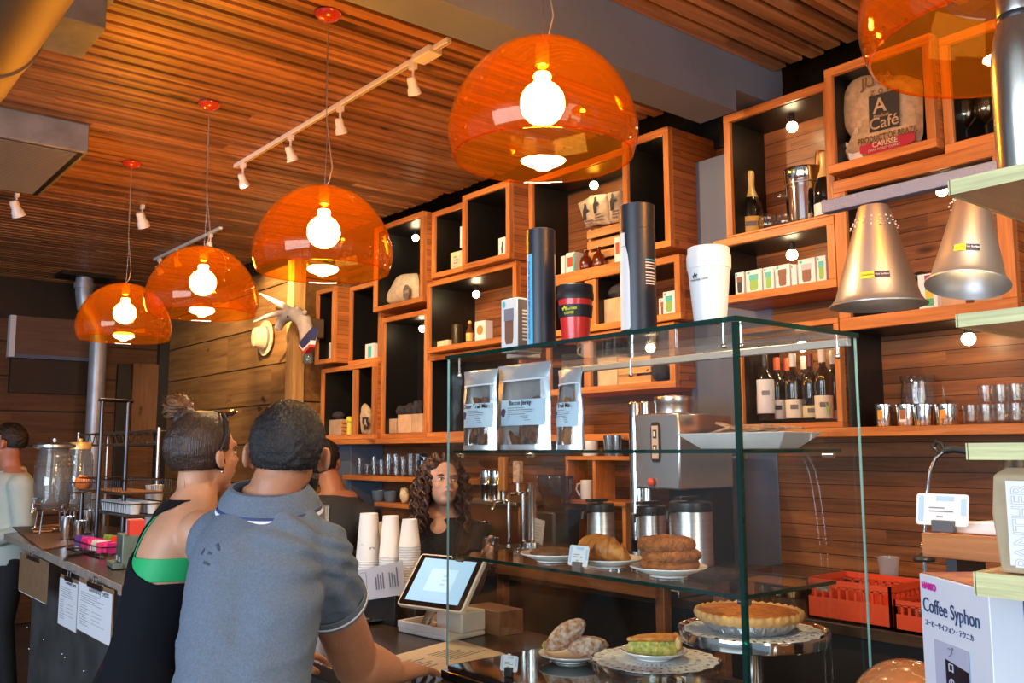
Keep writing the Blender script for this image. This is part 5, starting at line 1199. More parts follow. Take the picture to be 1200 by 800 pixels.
t = thing('coffee_bench', (-2.5, 2.65, 0), 'narrow raised bench with a wooden apron carrying the airpots and beer taps', 'bench')
xa, xb = px2x(574, 660, 2.50), px2x(842, 660, 2.50)
MB().box((xa, 2.50, 1.165), (xb, 2.80, 1.19)).build('bench_top', M_counter, t, bevel=.003)
M_dkw = wood('dark bench wood', (.22, .085, .03), (.09, .032, .012), 'x')
MB().box((xa+.02, 2.51, 1.075), (px2x(768, 690, 2.51), 2.53, 1.164)).build('apron', M_dkw, t, bevel=.002)
for x_ in (xa+.03, px2x(768, 690, 2.51), xb-.03): MB().box((x_-.02, 2.531, 0), (x_+.02, 2.57, 1.164)).build('leg', M_dkw, t, bevel=.002)
# grinder with glass hopper
Y = 3.08; x_ = gx(640, Y)
t = thing('coffee_grinder', (x_, Y+.05, zc), 'dark coffee grinder with a round clear hopper, seen between the case shelves', 'grinder')
MB().box((x_-.08, Y-.02, zc), (x_+.08, Y+.16, zc+.30)).build('grinder_body', M_blackplastic, t, bevel=.015)
MB().lathe([(0, .30), (.05, .30), (.095, .40), (.095, .47), (.05, .475), (0, .475)], (x_, Y+.06, zc), 28).build('hopper', glass('smoky glass', (.5, .42, .38), 1.5, 1.5, body=(.15, .1, .08), bw=.5), t)
# brewer
Y = 2.98; xa, xb = px2x(745, 520, Y), px2x(796, 520, Y); za, zb__ = pz(590, 770, Y), pz(484, 770, Y)
t = thing('coffee_brewer', ((xa+xb)/2, Y+.2, zc), 'tall stainless coffee brewer with two gauges behind the upper case shelf', 'coffee brewer')
M_br = mat('mirror steel panel', (.70, .74, .74), .18, .9)
MB().box((xa, Y, za+.06), (xb, Y+.36, zb__)).build('tank_housing', M_br, t, bevel=.008)
MB().box((xa+.01, Y+.20, zc), (xb-.01, Y+.36, za+.059)).build('column', mat('dark cabinet', (.03, .025, .022), .5), t)
MB().box((xa-.01, Y-.04, zc), (xb+.01, Y+.36, zc+.03)).build('base', M_steel, t, bevel=.004)
c = V(((xa+xb)/2-.005, Y-.001, pz(518, 765, Y)))
poly = [(.5*math.copysign(min(1, abs(math.cos(a))*1.3), math.cos(a)), .5*math.copysign(min(1, abs(math.sin(a))*1.15), math.sin(a))) for a in [2*pi*k/32 for k in range(32)]]
patch(c, (1, 0, 0), (0, 0, 1), .052, .17, M_blackplastic, t, 'gauge_frame', .004, poly); patch(c+V((0, -.0045, 0)), (1, 0, 0), (0, 0, 1), .036, .14, mat('gauge face', (.55, .48, .42), .5), t, 'gauge_face', .002)
for dz in (.035, -.03): patch(c+V((0, -.007, dz)), (1, 0, 0), (0, 0, 1), .02, .035, M_ink, t, 'gauge_dial', .002); patch(c+V((0, -.0095, dz)), (1, 0, 0), (0, 0, 1), .011, .022, M_card, t, 'gauge_needle', .001)
MB().lathe([(0, 0), (.085, 0), (.085, .045), (.088, .05), (.085, .075), (0, .085)], ((xa+xb)/2-.03, Y+.15, zb__+.001), 32).build('top_lid', M_steel, t)
MB().lathe([(0, 0), (.012, 0), (.012, .02), (0, .02)], (0, 0, 0), 12).ell(((xa+xb)/2-.03, Y-.01, za+.09), .018, .012, .018, 14, 10).build('red_knob', mat('red print', (.65, .08, .03), .5), t)
xa2, xb2 = px2x(725, 520, Y), px2x(747, 520, Y)
for i, (a, b_) in enumerate(((721, 733), (734.5, 743))):
    x0_, x1_ = px2x(a, 500, Y), px2x(b_, 500, Y); r = (x1_-x0_)/2
    t = thing('steel_cylinder', ((x0_+x1_)/2, Y+.1, zc), ['tall steel cylinder, farther one left of the brewer', 'tall steel cylinder touching the left of the brewer'][i], 'canister', 'tall steel cylinders')
    MB().lathe([(0, 0), (r, 0), (r, pz(470, 735, Y)-zc-.01), (r*.95, pz(470, 735, Y)-zc), (0, pz(470, 735, Y)-zc)], ((x0_+x1_)/2, Y+.1, zc), 32).build('cylinder_body', M_chrome, t)
    MB().lathe([(r*1.01, .30), (r*1.03, .305), (r*1.03, .315), (r*1.01, .32)], ((x0_+x1_)/2, Y+.1, zc), 32).build('band', M_steel, t)
# airpots on the inner counter
def airpot(px, w, pyt, Y, lab, top=.035):
    x_ = px2x(px, 620, Y); s_ = scl(px, 620, Y); r = w/2*s_; h = pz(pyt, px, Y)-1.191
    t = thing('airpot', (x_, Y, 1.191), lab, 'airpot', 'steel coffee airpots')
    MB().lathe([(0, 0), (r*1.02, 0), (r*1.02, .015), (r, .02), (r, h-top), (0, h-top)], (x_, Y, 1.191), 36).build('steel_body', M_steel, t)
    MB().lathe([(r*1.01, h-top), (r*1.03, h-top+.005), (r*1.0, h-.004), (r*.9, h), (0, h)], (x_, Y, 1.191), 36).build('black_collar', M_blackplastic, t)
    MB().tube([(x_, Y, 1.19+h), (x_, Y, 1.19+h+.008)], .012, 10).obox((x_+.01, Y-.03, 1.19+h+.013), (.03, .10, .012)).build('pump_lever', M_blackplastic, t, bevel=.002)
    MB().tube([(x_-r*.2, Y-r, 1.19+h-.03), (x_-r*.2, Y-r-.03, 1.19+h-.035), (x_-r*.2, Y-r-.035, 1.19+h-.06)], .008, 8).build('spout', M_blackplastic, t)
    return t
airpot(704, 32, 589, 2.64, 'steel airpot with a black lid, left one behind the croissant')
airpot(764, 34, 592, 2.68, 'steel airpot with a black lid, middle one behind the doughnuts')
airpot(810, 50, 587, 2.62, 'widest steel airpot with a black lid, right one behind the doughnuts')
# white mug, sugar mug, utensils
def mug(x, y, z, r, h, lab, m=M_china, hd=1):
    t = thing('coffee_mug', (x, y, z), lab, 'mug')
    MB().lathe([(0, 0), (r*.9, 0), (r, .006), (r, h), (r*.92, h), (r*.9, .01), (0, .01)], (x, y, z), 28).build('mug_body', m, t)
    pts = [V((x-hd*r*.95, y-.01, z+h*.82)), V((x-hd*(r+.02), y-.015, z+h*.78)), V((x-hd*(r+.026), y-.018, z+h*.5)), V((x-hd*(r+.012), y-.012, z+h*.22)), V((x-hd*r*.95, y-.01, z+h*.2))]
    MB().tube(pts, .005, 8).build('handle', m, t)
    return t
Y = 3.25; s_ = scl(690, 575, Y)
zz = pz(585, 690, Y); xsh = gx(690, Y)
t = thing('wooden_riser', (xsh, Y+.06, zc), 'narrow wooden riser shelf with a mug and cups, left of the coffee brewer', 'riser shelf')
MB().box((gx(668, Y), Y-.06, zz-.02), (gx(740, Y)+.02, Y+.14, zz)).build('top_board', M_box, t, bevel=.002)
for px in (669, 698, 738): MB().box((gx(px, Y)-.012, Y-.04, zc), (gx(px, Y)+.012, Y+.12, zz-.0205)).build('upright', M_boxz, t, bevel=.002)
MB().box((gx(668, Y), Y-.03, zz+.195), (gx(740, Y)+.02, Y+.14, zz+.215)).build('shelf_board', M_box, t, bevel=.002)
for px in (668, 700): MB().box((gx(px, Y)-.010, Y-.02, zz+.001), (gx(px, Y)+.010, Y+.12, zz+.194)).build('upright', M_boxz, t, bevel=.002)
mug(gx(688, Y), Y, zz+.001, 7.5*s_, .095, 'white mug with its handle to the left, behind the price card shelf')
mug(px2x(690, 525, Y)+.00, Y+.01, zz+.216, .040, .075, 'white mug with a dark square mark, just right of the pouches')
for i, px in enumerate((713, 722)):
    x_ = px2x(px, 520, Y); tag(MB().lathe([(0, 0), (.026, 0), (.033, .10), (.031, .10), (.025, .004), (0, .004)], (x_, Y+.01, zz+.216), 24).build('steel_cup', M_chrome), ['steel shaker cup right of the square marked mug', 'steel shaker cup touching the tall cylinders'][i], 'cup', 'steel shaker cups')
# handwritten note
p = at(629, 612, Y=2.78); t = thing('paper_note', (p.x, 2.66, 1.191), 'tilted grey paper note standing on the inner counter behind the glass case', 'note')
n_ = V((.12, -1, .1)).normalized(); ax = V((.98, .1, -.16)).normalized(); ay = V((.2, 0, 1)).normalized()
MB().prism([(-.5, -.5), (.5, -.5), (.5, .5), (-.5, .5)], at(630, 622, Y=2.66), ax*.075, ay*.105, n_*.0015).build('sheet', mat('grey paper', (.42, .38, .35), .8), t, smooth=False)
lines(at(630, 622, Y=2.66)+n_*.002, ax, ay, .055, .07, 6, M_greyink, t)
MB().tube([at(632, 628, Y=2.67)+V((0, .01, 0)), V((at(632, 640, Y=2.67).x, 2.69, 1.192))], .004, 6).build('wire_stand', M_steel, t)
# salt shelf lid etc: low bench right of the column
Y = 2.95
# red crates on the right of the back counter
M_crate = mat('red orange plastic crate', (.72, .07, .015), .45)
def crate(px0, px1, pyt, pyb, Y, dpt, lab):
    xa, xb = px2x(px0, 690, Y), px2x(px1, 690, Y); z0_ = zc+.001; h = pz(pyt, px0, Y)-z0_
    t = thing('plastic_crate', ((xa+xb)/2, Y+dpt/2, z0_), lab, 'crate', 'red plastic crates')
    b = MB(); b.box((xa, Y, z0_), (xb, Y+dpt, z0_+.008))
    def side(p0, p1, nrm):
        p0, p1 = V(p0), V(p1); L_ = (p1-p0).length; d = (p1-p0).normalized(); n = max(6, int(L_/.03)); w = .008*V(nrm)
        def q(u0, u1, z0__, z1__):
            a = p0+d*u0; c_ = p0+d*u1; vs = [a, c_, c_+w, a+w]; b.add([v+V((0, 0, z0__)) for v in vs]+[v+V((0, 0, z1__)) for v in vs], [(3, 2, 1, 0), (4, 5, 6, 7), (0, 1, 5, 4), (1, 2, 6, 5), (2, 3, 7, 6), (3, 0, 4, 7)])
        q(0, L_, 0, h*.55); q(0, L_, h*.86, h); q(0, L_, h*.80, h*.84)
        for i in range(n+1): q(i*(L_-.008)/n, i*(L_-.008)/n+.008, h*.55, h*.86)
    side((xa, Y, z0_), (xb, Y, z0_), (0, 1, 0)); side((xb, Y+dpt, z0_), (xa, Y+dpt, z0_), (0, -1, 0)); side((xa, Y+dpt, z0_), (xa, Y, z0_), (1, 0, 0)); side((xb, Y, z0_), (xb, Y+dpt, z0_), (-1, 0, 0))
    b.build('crate_body', M_crate, t, smooth=False)
    return t, xa, xb, h
crate(945, 1043, 676, 718, 2.97, .26, 'large red plastic crate on the back counter, right of the case')
t, xa, xb, h = crate(1046, 1100, 702, 722, 2.96, .24, 'small red plastic crate with jars, right of the large red crate')
for i in range(3):
    tag(MB().lathe([(0, 0), (.022, 0), (.024, .06), (.02, .07), (0, .07)], (xa+.05+i*.055, 3.04, zc+.009), 18).build('spice_jar', glass('jar glass', (.9, .8, .7), 1.5, 1.5, body=(.5, .3, .15), bw=.4)), ['small jar at the left of the small red crate', 'small jar in the middle of the small red crate', 'small jar at the right of the small red crate'][i], 'jar', 'jars in the small red crate')
p = at(1042, 678, Y=3.33); tag(MB().lathe([(0, 0), (.030, 0), (.040, .085), (.043, .088), (.041, .09), (.037, .09), (.028, .004), (0, .004)], (p.x, 3.33, pz(681, 1042, 3.33)), 26).build('plastic_cup', glass('frosted plastic', (.9, .9, .9), 1, 1.5, body=(.75, .72, .70), bw=.6)), 'frosted plastic cup with markings behind the red crates', 'cup')
tag(MB().box((p.x-.09, 3.27, zc+.001), (p.x+.12, 3.45, pz(681, 1042, 3.33)-.001)).build('storage_box', mat('red orange plastic crate', (.72, .07, .015), .45), bevel=.01), 'red storage box under the frosted cup, behind the crates', 'storage box')
# wood step with steel pans right of the column, behind the case
Y = 3.245; xa, xb = px2x(873, 680, Y), px2x(962, 680, Y); zt_ = pz(668, 880, Y)
t = thing('wooden_step', ((xa+xb)/2, Y+.15, zc), 'low wooden step table on the back counter, seen through the case corner', 'step table')
MB().box((xa, Y, zt_-.045), (xb, Y+.25, zt_-.01)).build('rail', M_box, t, bevel=.002)
MB().box((xa-.01, Y-.01, zt_-.0095), (xb+.01, Y+.26, zt_)).build('dark_top', M_counter, t, bevel=.002)
for x_ in (xa+.02, xb-.02): MB().box((x_-.018, Y+.01, zc), (x_+.018, Y+.24, zt_-.046)).build('leg', M_boxz, t, bevel=.002)
for i, px in enumerate((888, 908, 925)):
    x_ = px2x(px, 690, Y+.04); tag(MB().lathe([(0, 0), (.035, 0), (.045, .035), (.042, .035), (.033, .004), (0, .004)], (x_, Y+.08, zc+.001), 22).build('steel_bowl', M_chrome), ['small steel bowl at the left under the wooden step', 'small steel bowl in the middle under the wooden step', 'small steel bowl at the right under the wooden step'][i], 'bowl', 'steel bowls under the wooden step')
# ================================================================ WALL DECOR AT THE FAR LEFT
p = at(301, 395, Y=3.20)
t = thing('straw_hat', tuple(p), 'straw cowboy hat hanging on the golden plank wall', 'hat')
M_straw = mat('pale straw', (.66, .46, .25), .8, var=.2, vscale=40, bump=.4, bscale=200)
Rh = Matrix.Rotation(-pi/2, 3, 'X')@Matrix.Rotation(.1, 3, 'Z')
RH = Matrix(((1, 0, 0), (0, 0, -1), (0, 1, 0)))
s_ = scl(301, 395, 3.2); rr = 21*s_
MB().lathe([(rr*.5, 0), (rr*.9, -.003), (rr, .012), (rr*.99, .016), (rr*.88, .004), (rr*.5, .006)], (p.x, 3.285, p.z), 40, M=Matrix.Rotation(pi/2, 3, 'X'), sx=1.0, sy=1.0).build('brim', M_straw, t)
MB().lathe([(rr*.56, 0), (rr*.54, .07), (rr*.44, .11), (rr*.2, .115), (0, .10)], (p.x, 3.285, p.z), 32, M=Matrix.Rotation(pi/2, 3, 'X'), sy=1.15, sx=.85).build('crown', M_straw, t)
MB().lathe([(rr*.565, .004), (rr*.57, .005), (rr*.565, .025), (rr*.55, .026)], (p.x, 3.285, p.z), 32, M=Matrix.Rotation(pi/2, 3, 'X'), sy=1.15, sx=.85).build('hat_band', M_taupe, t)
# steer head with horns and bandana
t = thing('steer_head', tuple(at(345, 385, Y=3.1)), 'pale mounted steer head with long horns and a striped bandana at its neck', 'wall mount')
M_hide = mat('pale hide', (.50, .43, .38), .7, var=.2, vscale=15, bump=.3, bscale=80)
Yh = 3.13
P_ = lambda px, py, dy=0: at(px, py, Y=Yh+dy)
b = MB()
pts = [P_(327, 382), P_(331, 374), P_(339, 368), P_(347, 368), P_(356, 376), P_(359, 388), P_(358, 400)]
b.tube(pts, [.034, .045, .055, .062, .062, .055, .045], 20)
b.ell(tuple(P_(327, 383)), .034, .036, .032, 18, 12)
b.ell(tuple(P_(350, 370)), .052, .055, .048, 20, 14)
o = b.build('head', M_hide, t, ang=80); md = o.modifiers.new('r', 'REMESH'); md.mode = 'VOXEL'; md.voxel_size = .012; md.use_smooth_shade = True; md = o.modifiers.new('s', 'SMOOTH'); md.iterations = 6
for (q, w2) in (([(341, 364), (331, 357), (316, 350), (305, 344)], -.04), ([(345, 364), (330, 366), (312, 371), (298, 377)], -.14)):
    MB().tube([P_(a, c_, w2*i/3) for i, (a, c_) in enumerate(q)], [.028, .024, .017, .006], 14).build('horn', mat('pale horn', (.52, .42, .34), .5, var=.3, vscale=12), t)
for a, c_ in ((347, 361), (357, 366)): MB().ell(tuple(P_(a, c_, -.02)), .035, .016, .02, 14, 8).build('ear', M_hide, t)
MB().ell(tuple(P_(337, 371, -.07)), .010, .006, .010, 12, 8).build('eye', M_ink, t)
for i, m in enumerate((mat('bandana navy', (.03, .04, .15), .8), M_card, mat('bandana red', (.55, .05, .04), .8))):
    k = i*3.2
    A = [P_(366, 383+i*3, -.085+.006*i), P_(362+i*.5, 400+k, -.10+.004*i), P_(354+i*1.0, 408+k, -.09+.004*i), P_(350, 402+k*.9, -.09+.006*i), P_(358, 392+k, -.095+.007*i)]
    b = MB(); vs = [*A, *[v+V((0, .05-.004*i, 0)) for v in A]]; n = 5
    b.add(vs, [tuple(range(n))[::-1], tuple(range(n, 2*n))]+[(j, (j+1) % n, n+(j+1) % n, n+j) for j in range(n)]); b.build('bandana', m, t)
MB().box((P_(346, 376).x, Yh+.04, P_(350, 396).z), (P_(357, 376).x, 3.298, P_(356, 372).z)).build('mount_board', mat('dark mount', (.10, .06, .03), .6), t, bevel=.01)
p = at(355, 421, Y=3.2); tag(MB().lathe([(0, 0), (.035, 0), (.04, .01), (.04, .07), (.028, .085), (.028, .10), (0, .10)], (p.x, 3.245, p.z-.03), 20).build('glass_insulator', glass('pale blue glass', (.7, .85, .85), 2, 1.5, body=(.4, .5, .5), bw=.35)), 'pale glass jar fixed to the post under the steer head', 'jar')
# ================================================================ REGISTER COUNTER
zc = ZC+.001
# tablet register
BL = at(464, 708, Z=1.085); BR = at(541, 718, Z=1.085)
ex = (BR-BL).normalized(); bk = V((-ex.y, ex.x, 0))
if bk.dot(fw) < 0: bk = -bk
Wt = (BR-BL).length
TL = onplane_x(494, 648, BL, ex); dv = TL-BL; ey = dv.normalized(); Ht = dv.length; nz = ex.cross(ey)
t = thing('tablet_register', tuple((BL+BR)/2+V((0, 0, zc-BL.z))), 'white tablet cash register with a glowing pale blue screen, tilted on its stand', 'cash register')
def rrect(w, h, r, n=6):
    poly = []
    for cx, cy, a0 in ((w/2, -h/2, -90), (w/2, h/2, 0), (-w/2, h/2, 90), (-w/2, -h/2, 180)):
        for k in range(n):
            a = math.radians(a0+90*k/(n-1)); poly.append((cx-math.copysign(r, cx)+r*math.cos(a), cy-math.copysign(r, cy)+r*math.sin(a)))
    return poly
cen = BL+ex*Wt/2+ey*Ht/2
M_wp = mat('white plastic', (.88, .88, .88), .3, coat=.3)
MB().prism(rrect(Wt, Ht, .014), cen-nz*.016, ex, ey, nz*.016).build('tablet_frame', M_wp, t, bevel=.002)
MB().prism(rrect(Wt*.945, Ht*.94, .008), cen+nz*.0002, ex, ey, nz*.001).build('black_bezel', mat('bezel glass', (.01, .01, .012), .08, coat=1), t, smooth=False)
scr = MB().prism(rrect(Wt*.80, Ht*.80, .002), cen+nz*.0014+ey*Ht*.012, ex, ey, nz*.0006).build('screen', mat('lit screen', (.3, .5, .7), .2, emit=(.33, .60, .95), es=.5), t, smooth=False)
MB().prism(rrect(Wt*.40, Ht*.42, .004), cen+nz*.0022+ey*Ht*.02, ex, ey, nz*.0003).build('screen_panel', mat('screen panel', (.4, .6, .8), .2, emit=(.42, .68, .96), es=.55), scr, smooth=False)
for k in range(3): patch(cen+nz*.0028+ey*Ht*(.10-.08*k)+ex*Wt*.05, ex, ey, Wt*.07, Ht*.03, mat('screen mark', (.3, .4, .6), .3, emit=(.3, .48, .75), es=.6), scr, 'screen_mark')
patch(cen+nz*.0024-ey*Ht*.34, ex, ey, Wt*.55, Ht*.03, mat('screen mark', (.3, .4, .6), .3, emit=(.3, .48, .75), es=.6), scr, 'screen_mark')
MB().tube([cen+nz*.0012+ey*Ht*.455+ex*Wt*.01, cen+nz*.0016+ey*Ht*.455+ex*Wt*.01], .0035, 12).build('camera_dot', M_greyink, t)
# stand wedge and cash tray base
fb = at(466, 740, Z=zc); fb2 = at(523, 752, Z=zc); e2 = (fb2-fb).normalized(); b2 = V((-e2.y, e2.x, 0)); b2 = b2 if b2.dot(fw) > 0 else -b2; wb = (fb2-fb).length
def bx(u0, u1, v0, v1, z0, z1, nm, m=M_wp, bev=.006):
    c = fb+e2*(u0+u1)/2+b2*(v0+v1)/2; c.z = (z0+z1)/2
    return MB().obox(c, (abs(u1-u0), abs(v1-v0), z1-z0), math.atan2(e2.y, e2.x)).build(nm, m, t, bevel=bev, bseg=3)
D_ = .17
bx(0, wb*1.04, .0, D_, zc, zc+.016, 'base'); bx(0, wb*1.0, -.002, .012, zc+.016, zc+.040, 'tray_lip', bev=.003); bx(0, .012, .012, D_, zc+.016, zc+.040, 'tray_lip', bev=.003)
bx(wb*.52, wb*1.04, .06, D_, zc+.016, zc+.085, 'stand_block'); bx(.014, wb*.5, .014, D_-.05, zc+.0165, zc+.020, 'tray_liner', mat('tan liner', (.35, .22, .13), .7), .001)
c = fb+e2*wb*.32+b2*.05; MB().tube([V((c.x, c.y, zc+.02)), V((c.x, c.y, zc+.09))+b2*.05], .016, 14).build('hinge', M_steel, t)
# paper menu lying on the counter
q = [at(452, 771, Z=zc), at(533, 749, Z=zc), at(592, 766, Z=zc), at(516, 790, Z=zc)]
t = thing('paper_menu', tuple((q[0]+q[2])/2), 'large printed paper sheet lying flat on the counter under the hand', 'paper')
ax = (q[3]-q[0]).normalized(); MB().add([*q, *[v+V((0, 0, .0012)) for v in q]], [(0, 1, 2, 3), (7, 6, 5, 4), (0, 3, 7, 4), (3, 2, 6, 7), (2, 1, 5, 6), (1, 0, 4, 5)]).build('sheet', mat('cream paper', (.66, .56, .46), .7), t, smooth=False)
mc = (q[0]+q[1]+q[2]+q[3])/4; e1 = (q[1]-q[0]).normalized(); e3 = V((-e1.y, e1.x, 0)); e3 = e3 if e3.dot(q[0]-q[3]) > 0 else -e3
lines(mc+V((0, 0, .0014))+e1*.05, e1, e3, .16, .12, 7, M_greyink, t, seed=4); lines(mc+V((0, 0, .0014))-e1*.12, e1, e3, .10, .12, 6, M_greyink, t, seed=8)
# riser with menu sheet, cup stacks
rz_ = 1.075
xr0, xr1 = -3.36, -2.80
tag(MB().box((xr0, 1.86, zc), (xr1, 2.10, rz_)).build('cup_riser', M_counter, bevel=.004), 'low dark riser on the counter under the paper cup stacks', 'riser')
M_cup = mat('white paper cup', (.88, .87, .86), .6)
cupn = [0]
def cup_stack(px, pyt, Y, n, r, lab0, grp):
    base = None; x = px2x(px, 640, Y); ztop = at(px, pyt, Y=Y).z; hc = ztop-(rz_+.001)-(n-1)*.0095; hc = max(.085, hc)
    st = (ztop-rz_-.001-hc)/(n-1)
    for k in range(n):
        z = rz_+.001+k*st
        if base is None:
            base = tag(MB().lathe([(r*1.0, 0), (r*1.04, .001), (r*1.05, .004), (r*1.005, .006), (r*.72, hc-.003), (r*.71, hc), (r*.66, hc), (r*.66, hc-.006), (0, hc-.006)], (x, Y, z), 30).build('paper_cup', M_cup), lab0, 'paper cup', grp)
        else:
            c = base.copy(); COL.objects.link(c); c.location = (x, Y, z)
    return c, x, hc
c, x, hc = cup_stack(432, 601, 1.935, 10, .050, 'white paper cup in the tallest, leftmost upside down stack', 'tallest cup stack')
c.data = c.data.copy()
c['label'] = 'top cup of the tallest stack, printed with a faint logo'; del c['group']
vw = math.atan2(-1.935, -x)
n_ = V((math.cos(vw+.3), math.sin(vw+.3), 0)); tg = V((-math.sin(vw+.3), math.cos(vw+.3), 0)); c['_w'] = list(c.location)
patch(V(c.location)+n_*.0455+V((0, 0, .055)), tg, (0, 0, 1), .022, .010, mat('faint print', (.45, .45, .47), .7), c, 'logo_print')
n_ = V((math.cos(vw-.6), math.sin(vw-.6), 0)); tg = V((-math.sin(vw-.6), math.cos(vw-.6), 0)); patch(V(c.location)+n_*.0445+V((0, 0, .055)), tg, (0, 0, 1), .012, .030, mat('faint print', (.45, .45, .47), .7), c, 'logo_print')
cup_stack(457.5, 604, 1.945, 13, .043, 'white paper cup in the middle upside down stack', 'middle cup stack')
cup_stack(480, 608, 1.955, 18, .040, 'white paper cup in the shortest upside down stack, beside the tablet', 'shortest cup stack')
x = px2x(407, 640, 1.93); r = 10.5*scl(407, 640, 1.93); H = at(407, 612, Y=1.93).z-zc
t = thing('black_cup', (x, 1.83, zc), 'tall black paper cup with white rings at its foot, beside the cup stacks', 'paper cup')
MB().lathe([(0, 0), (r*.82, 0), (r, H), (r*1.04, H), (r*1.03, H+.004), (r*.95, H), (r*.8, .01), (0, .01)], (x, 1.82, zc), 30).build('cup_body', mat('black paper', (.03, .03, .03), .6), t)
for z in (.01, .025): MB().lathe([(r*.84, z), (r*.855, z), (r*.865, z+.006), (r*.85, z+.006)], (x, 1.82, zc), 30).build('white_ring', M_card, t)
vw = math.atan2(-1.82, -x); n_ = V((math.cos(vw), math.sin(vw), 0)); tg = V((-math.sin(vw), math.cos(vw), 0)); text('COFFEE', V((x, 1.82, zc+H*.45))+n_*(r*.93), tg, (0, 0, 1), .016, mat('brown print', (.22, .10, .06), .5), t)
x = px2x(376, 610, 1.76); r = 11*scl(376, 610, 1.76); H = at(376, 592, Y=1.76).z-zc
tag(MB().lathe([(0, 0), (r*.8, 0), (r*.85, .01), (r, H-.004), (r*1.04, H), (r*.97, H-.004), (r*.8, .02), (0, .02)], (x, 1.76, zc), 30).build('steel_tumbler', M_steel), 'tall steel tumbler between the grey shirt and the black cup', 'tumbler')
# printed menu card in front of the cups
mq = [at(406, 672, Y=1.80), at(471, 658, Y=1.80), at(471, 694, Y=1.80), at(412, 707, Y=1.80)]
t = thing('menu_card', (mq[3].x+.15, 1.80, zc), 'white printed menu sheet propped in front of the paper cup stacks', 'menu')
ax = (mq[1]-mq[0]).normalized(); ay = V((-ax.z, 0, ax.x)); W_m = (mq[1]-mq[0]).length; H_m = (mq[0]-mq[3]).dot(ay); cm = (mq[0]+mq[1]+mq[2]+mq[3])/4
nrm = V((0, -1, 0))
MB().prism([(-.5, -.5), (.5, -.5), (.5, .5), (-.5, .5)], cm, ax*W_m, ay*H_m, V((0, .003, 0))).build('sheet', mat('lilac white paper', (.74, .71, .76), .6), t, smooth=False)
o = cm+nrm*.001
patch(o-ax*W_m*.28+ay*H_m*.06, ax, ay, W_m*.30, H_m*.66, M_greyink, t, 'table_frame', t=.0004); patch(o-ax*W_m*.28+ay*H_m*.06+nrm*.0006, ax, ay, W_m*.29, H_m*.64, mat('lilac white paper', (.74, .71, .76), .6), t, 'table_fill', t=.0004)
lines(o-ax*W_m*.28+ay*H_m*.2+nrm*.0012, ax, ay, W_m*.22, H_m*.22, 4, M_greyink, t, seed=3); lines(o-ax*W_m*.28-ay*H_m*.12+nrm*.0012, ax, ay, W_m*.22, H_m*.2, 4, M_greyink, t, seed=5)
for u, sd in ((.10, 3), (.34, 9)): lines(o+ax*W_m*u+ay*H_m*.08+nrm*.0005, ay, -ax, H_m*.62, W_m*.17, 4, M_greyink, t, seed=sd, thick=.45)
MB().box((cm.x-.12, 1.806, zc), (cm.x+.13, 1.82, cm.z)).build('holder', M_blackplastic, t, bevel=.002)
# inset steel trays
for i, (px, py, w, d_) in enumerate(((452, 722, .15, .12), (425, 730, .12, .12))):
    p = at(px, py, Z=zc)
    t = tag(MB().lathe([(.0, .004), (.40, .004), (.46, .010), (.5, .012), (.5, .016), (.44, .014), (.39, .007), (0, .007)], (0, 0, 0), 4, M=Matrix.Rotation(pi/4, 3, 'Z')).build('steel_tray', M_chrome, origin=(0, 0, 0), ang=20), ['shallow square steel tray on the counter left of the tablet base', 'shallow steel tray nearest the arm of the person in grey'][i], 'tray', 'shallow steel trays')
    t.location = (p.x, p.y, zc); t.scale = (w*1.35, d_*1.35, 1)
p = at(568, 728, Y=1.99); tag(MB().box((p.x-.09, 1.975, zc), (p.x+.10, 2.08, at(568, 712, Y=1.99).z)).build('wooden_box', wood('dull crate wood', (.30, .15, .08), (.15, .07, .035), 'x'), bevel=.003), 'small brown wooden box behind the tablet, seen through the case', 'box')
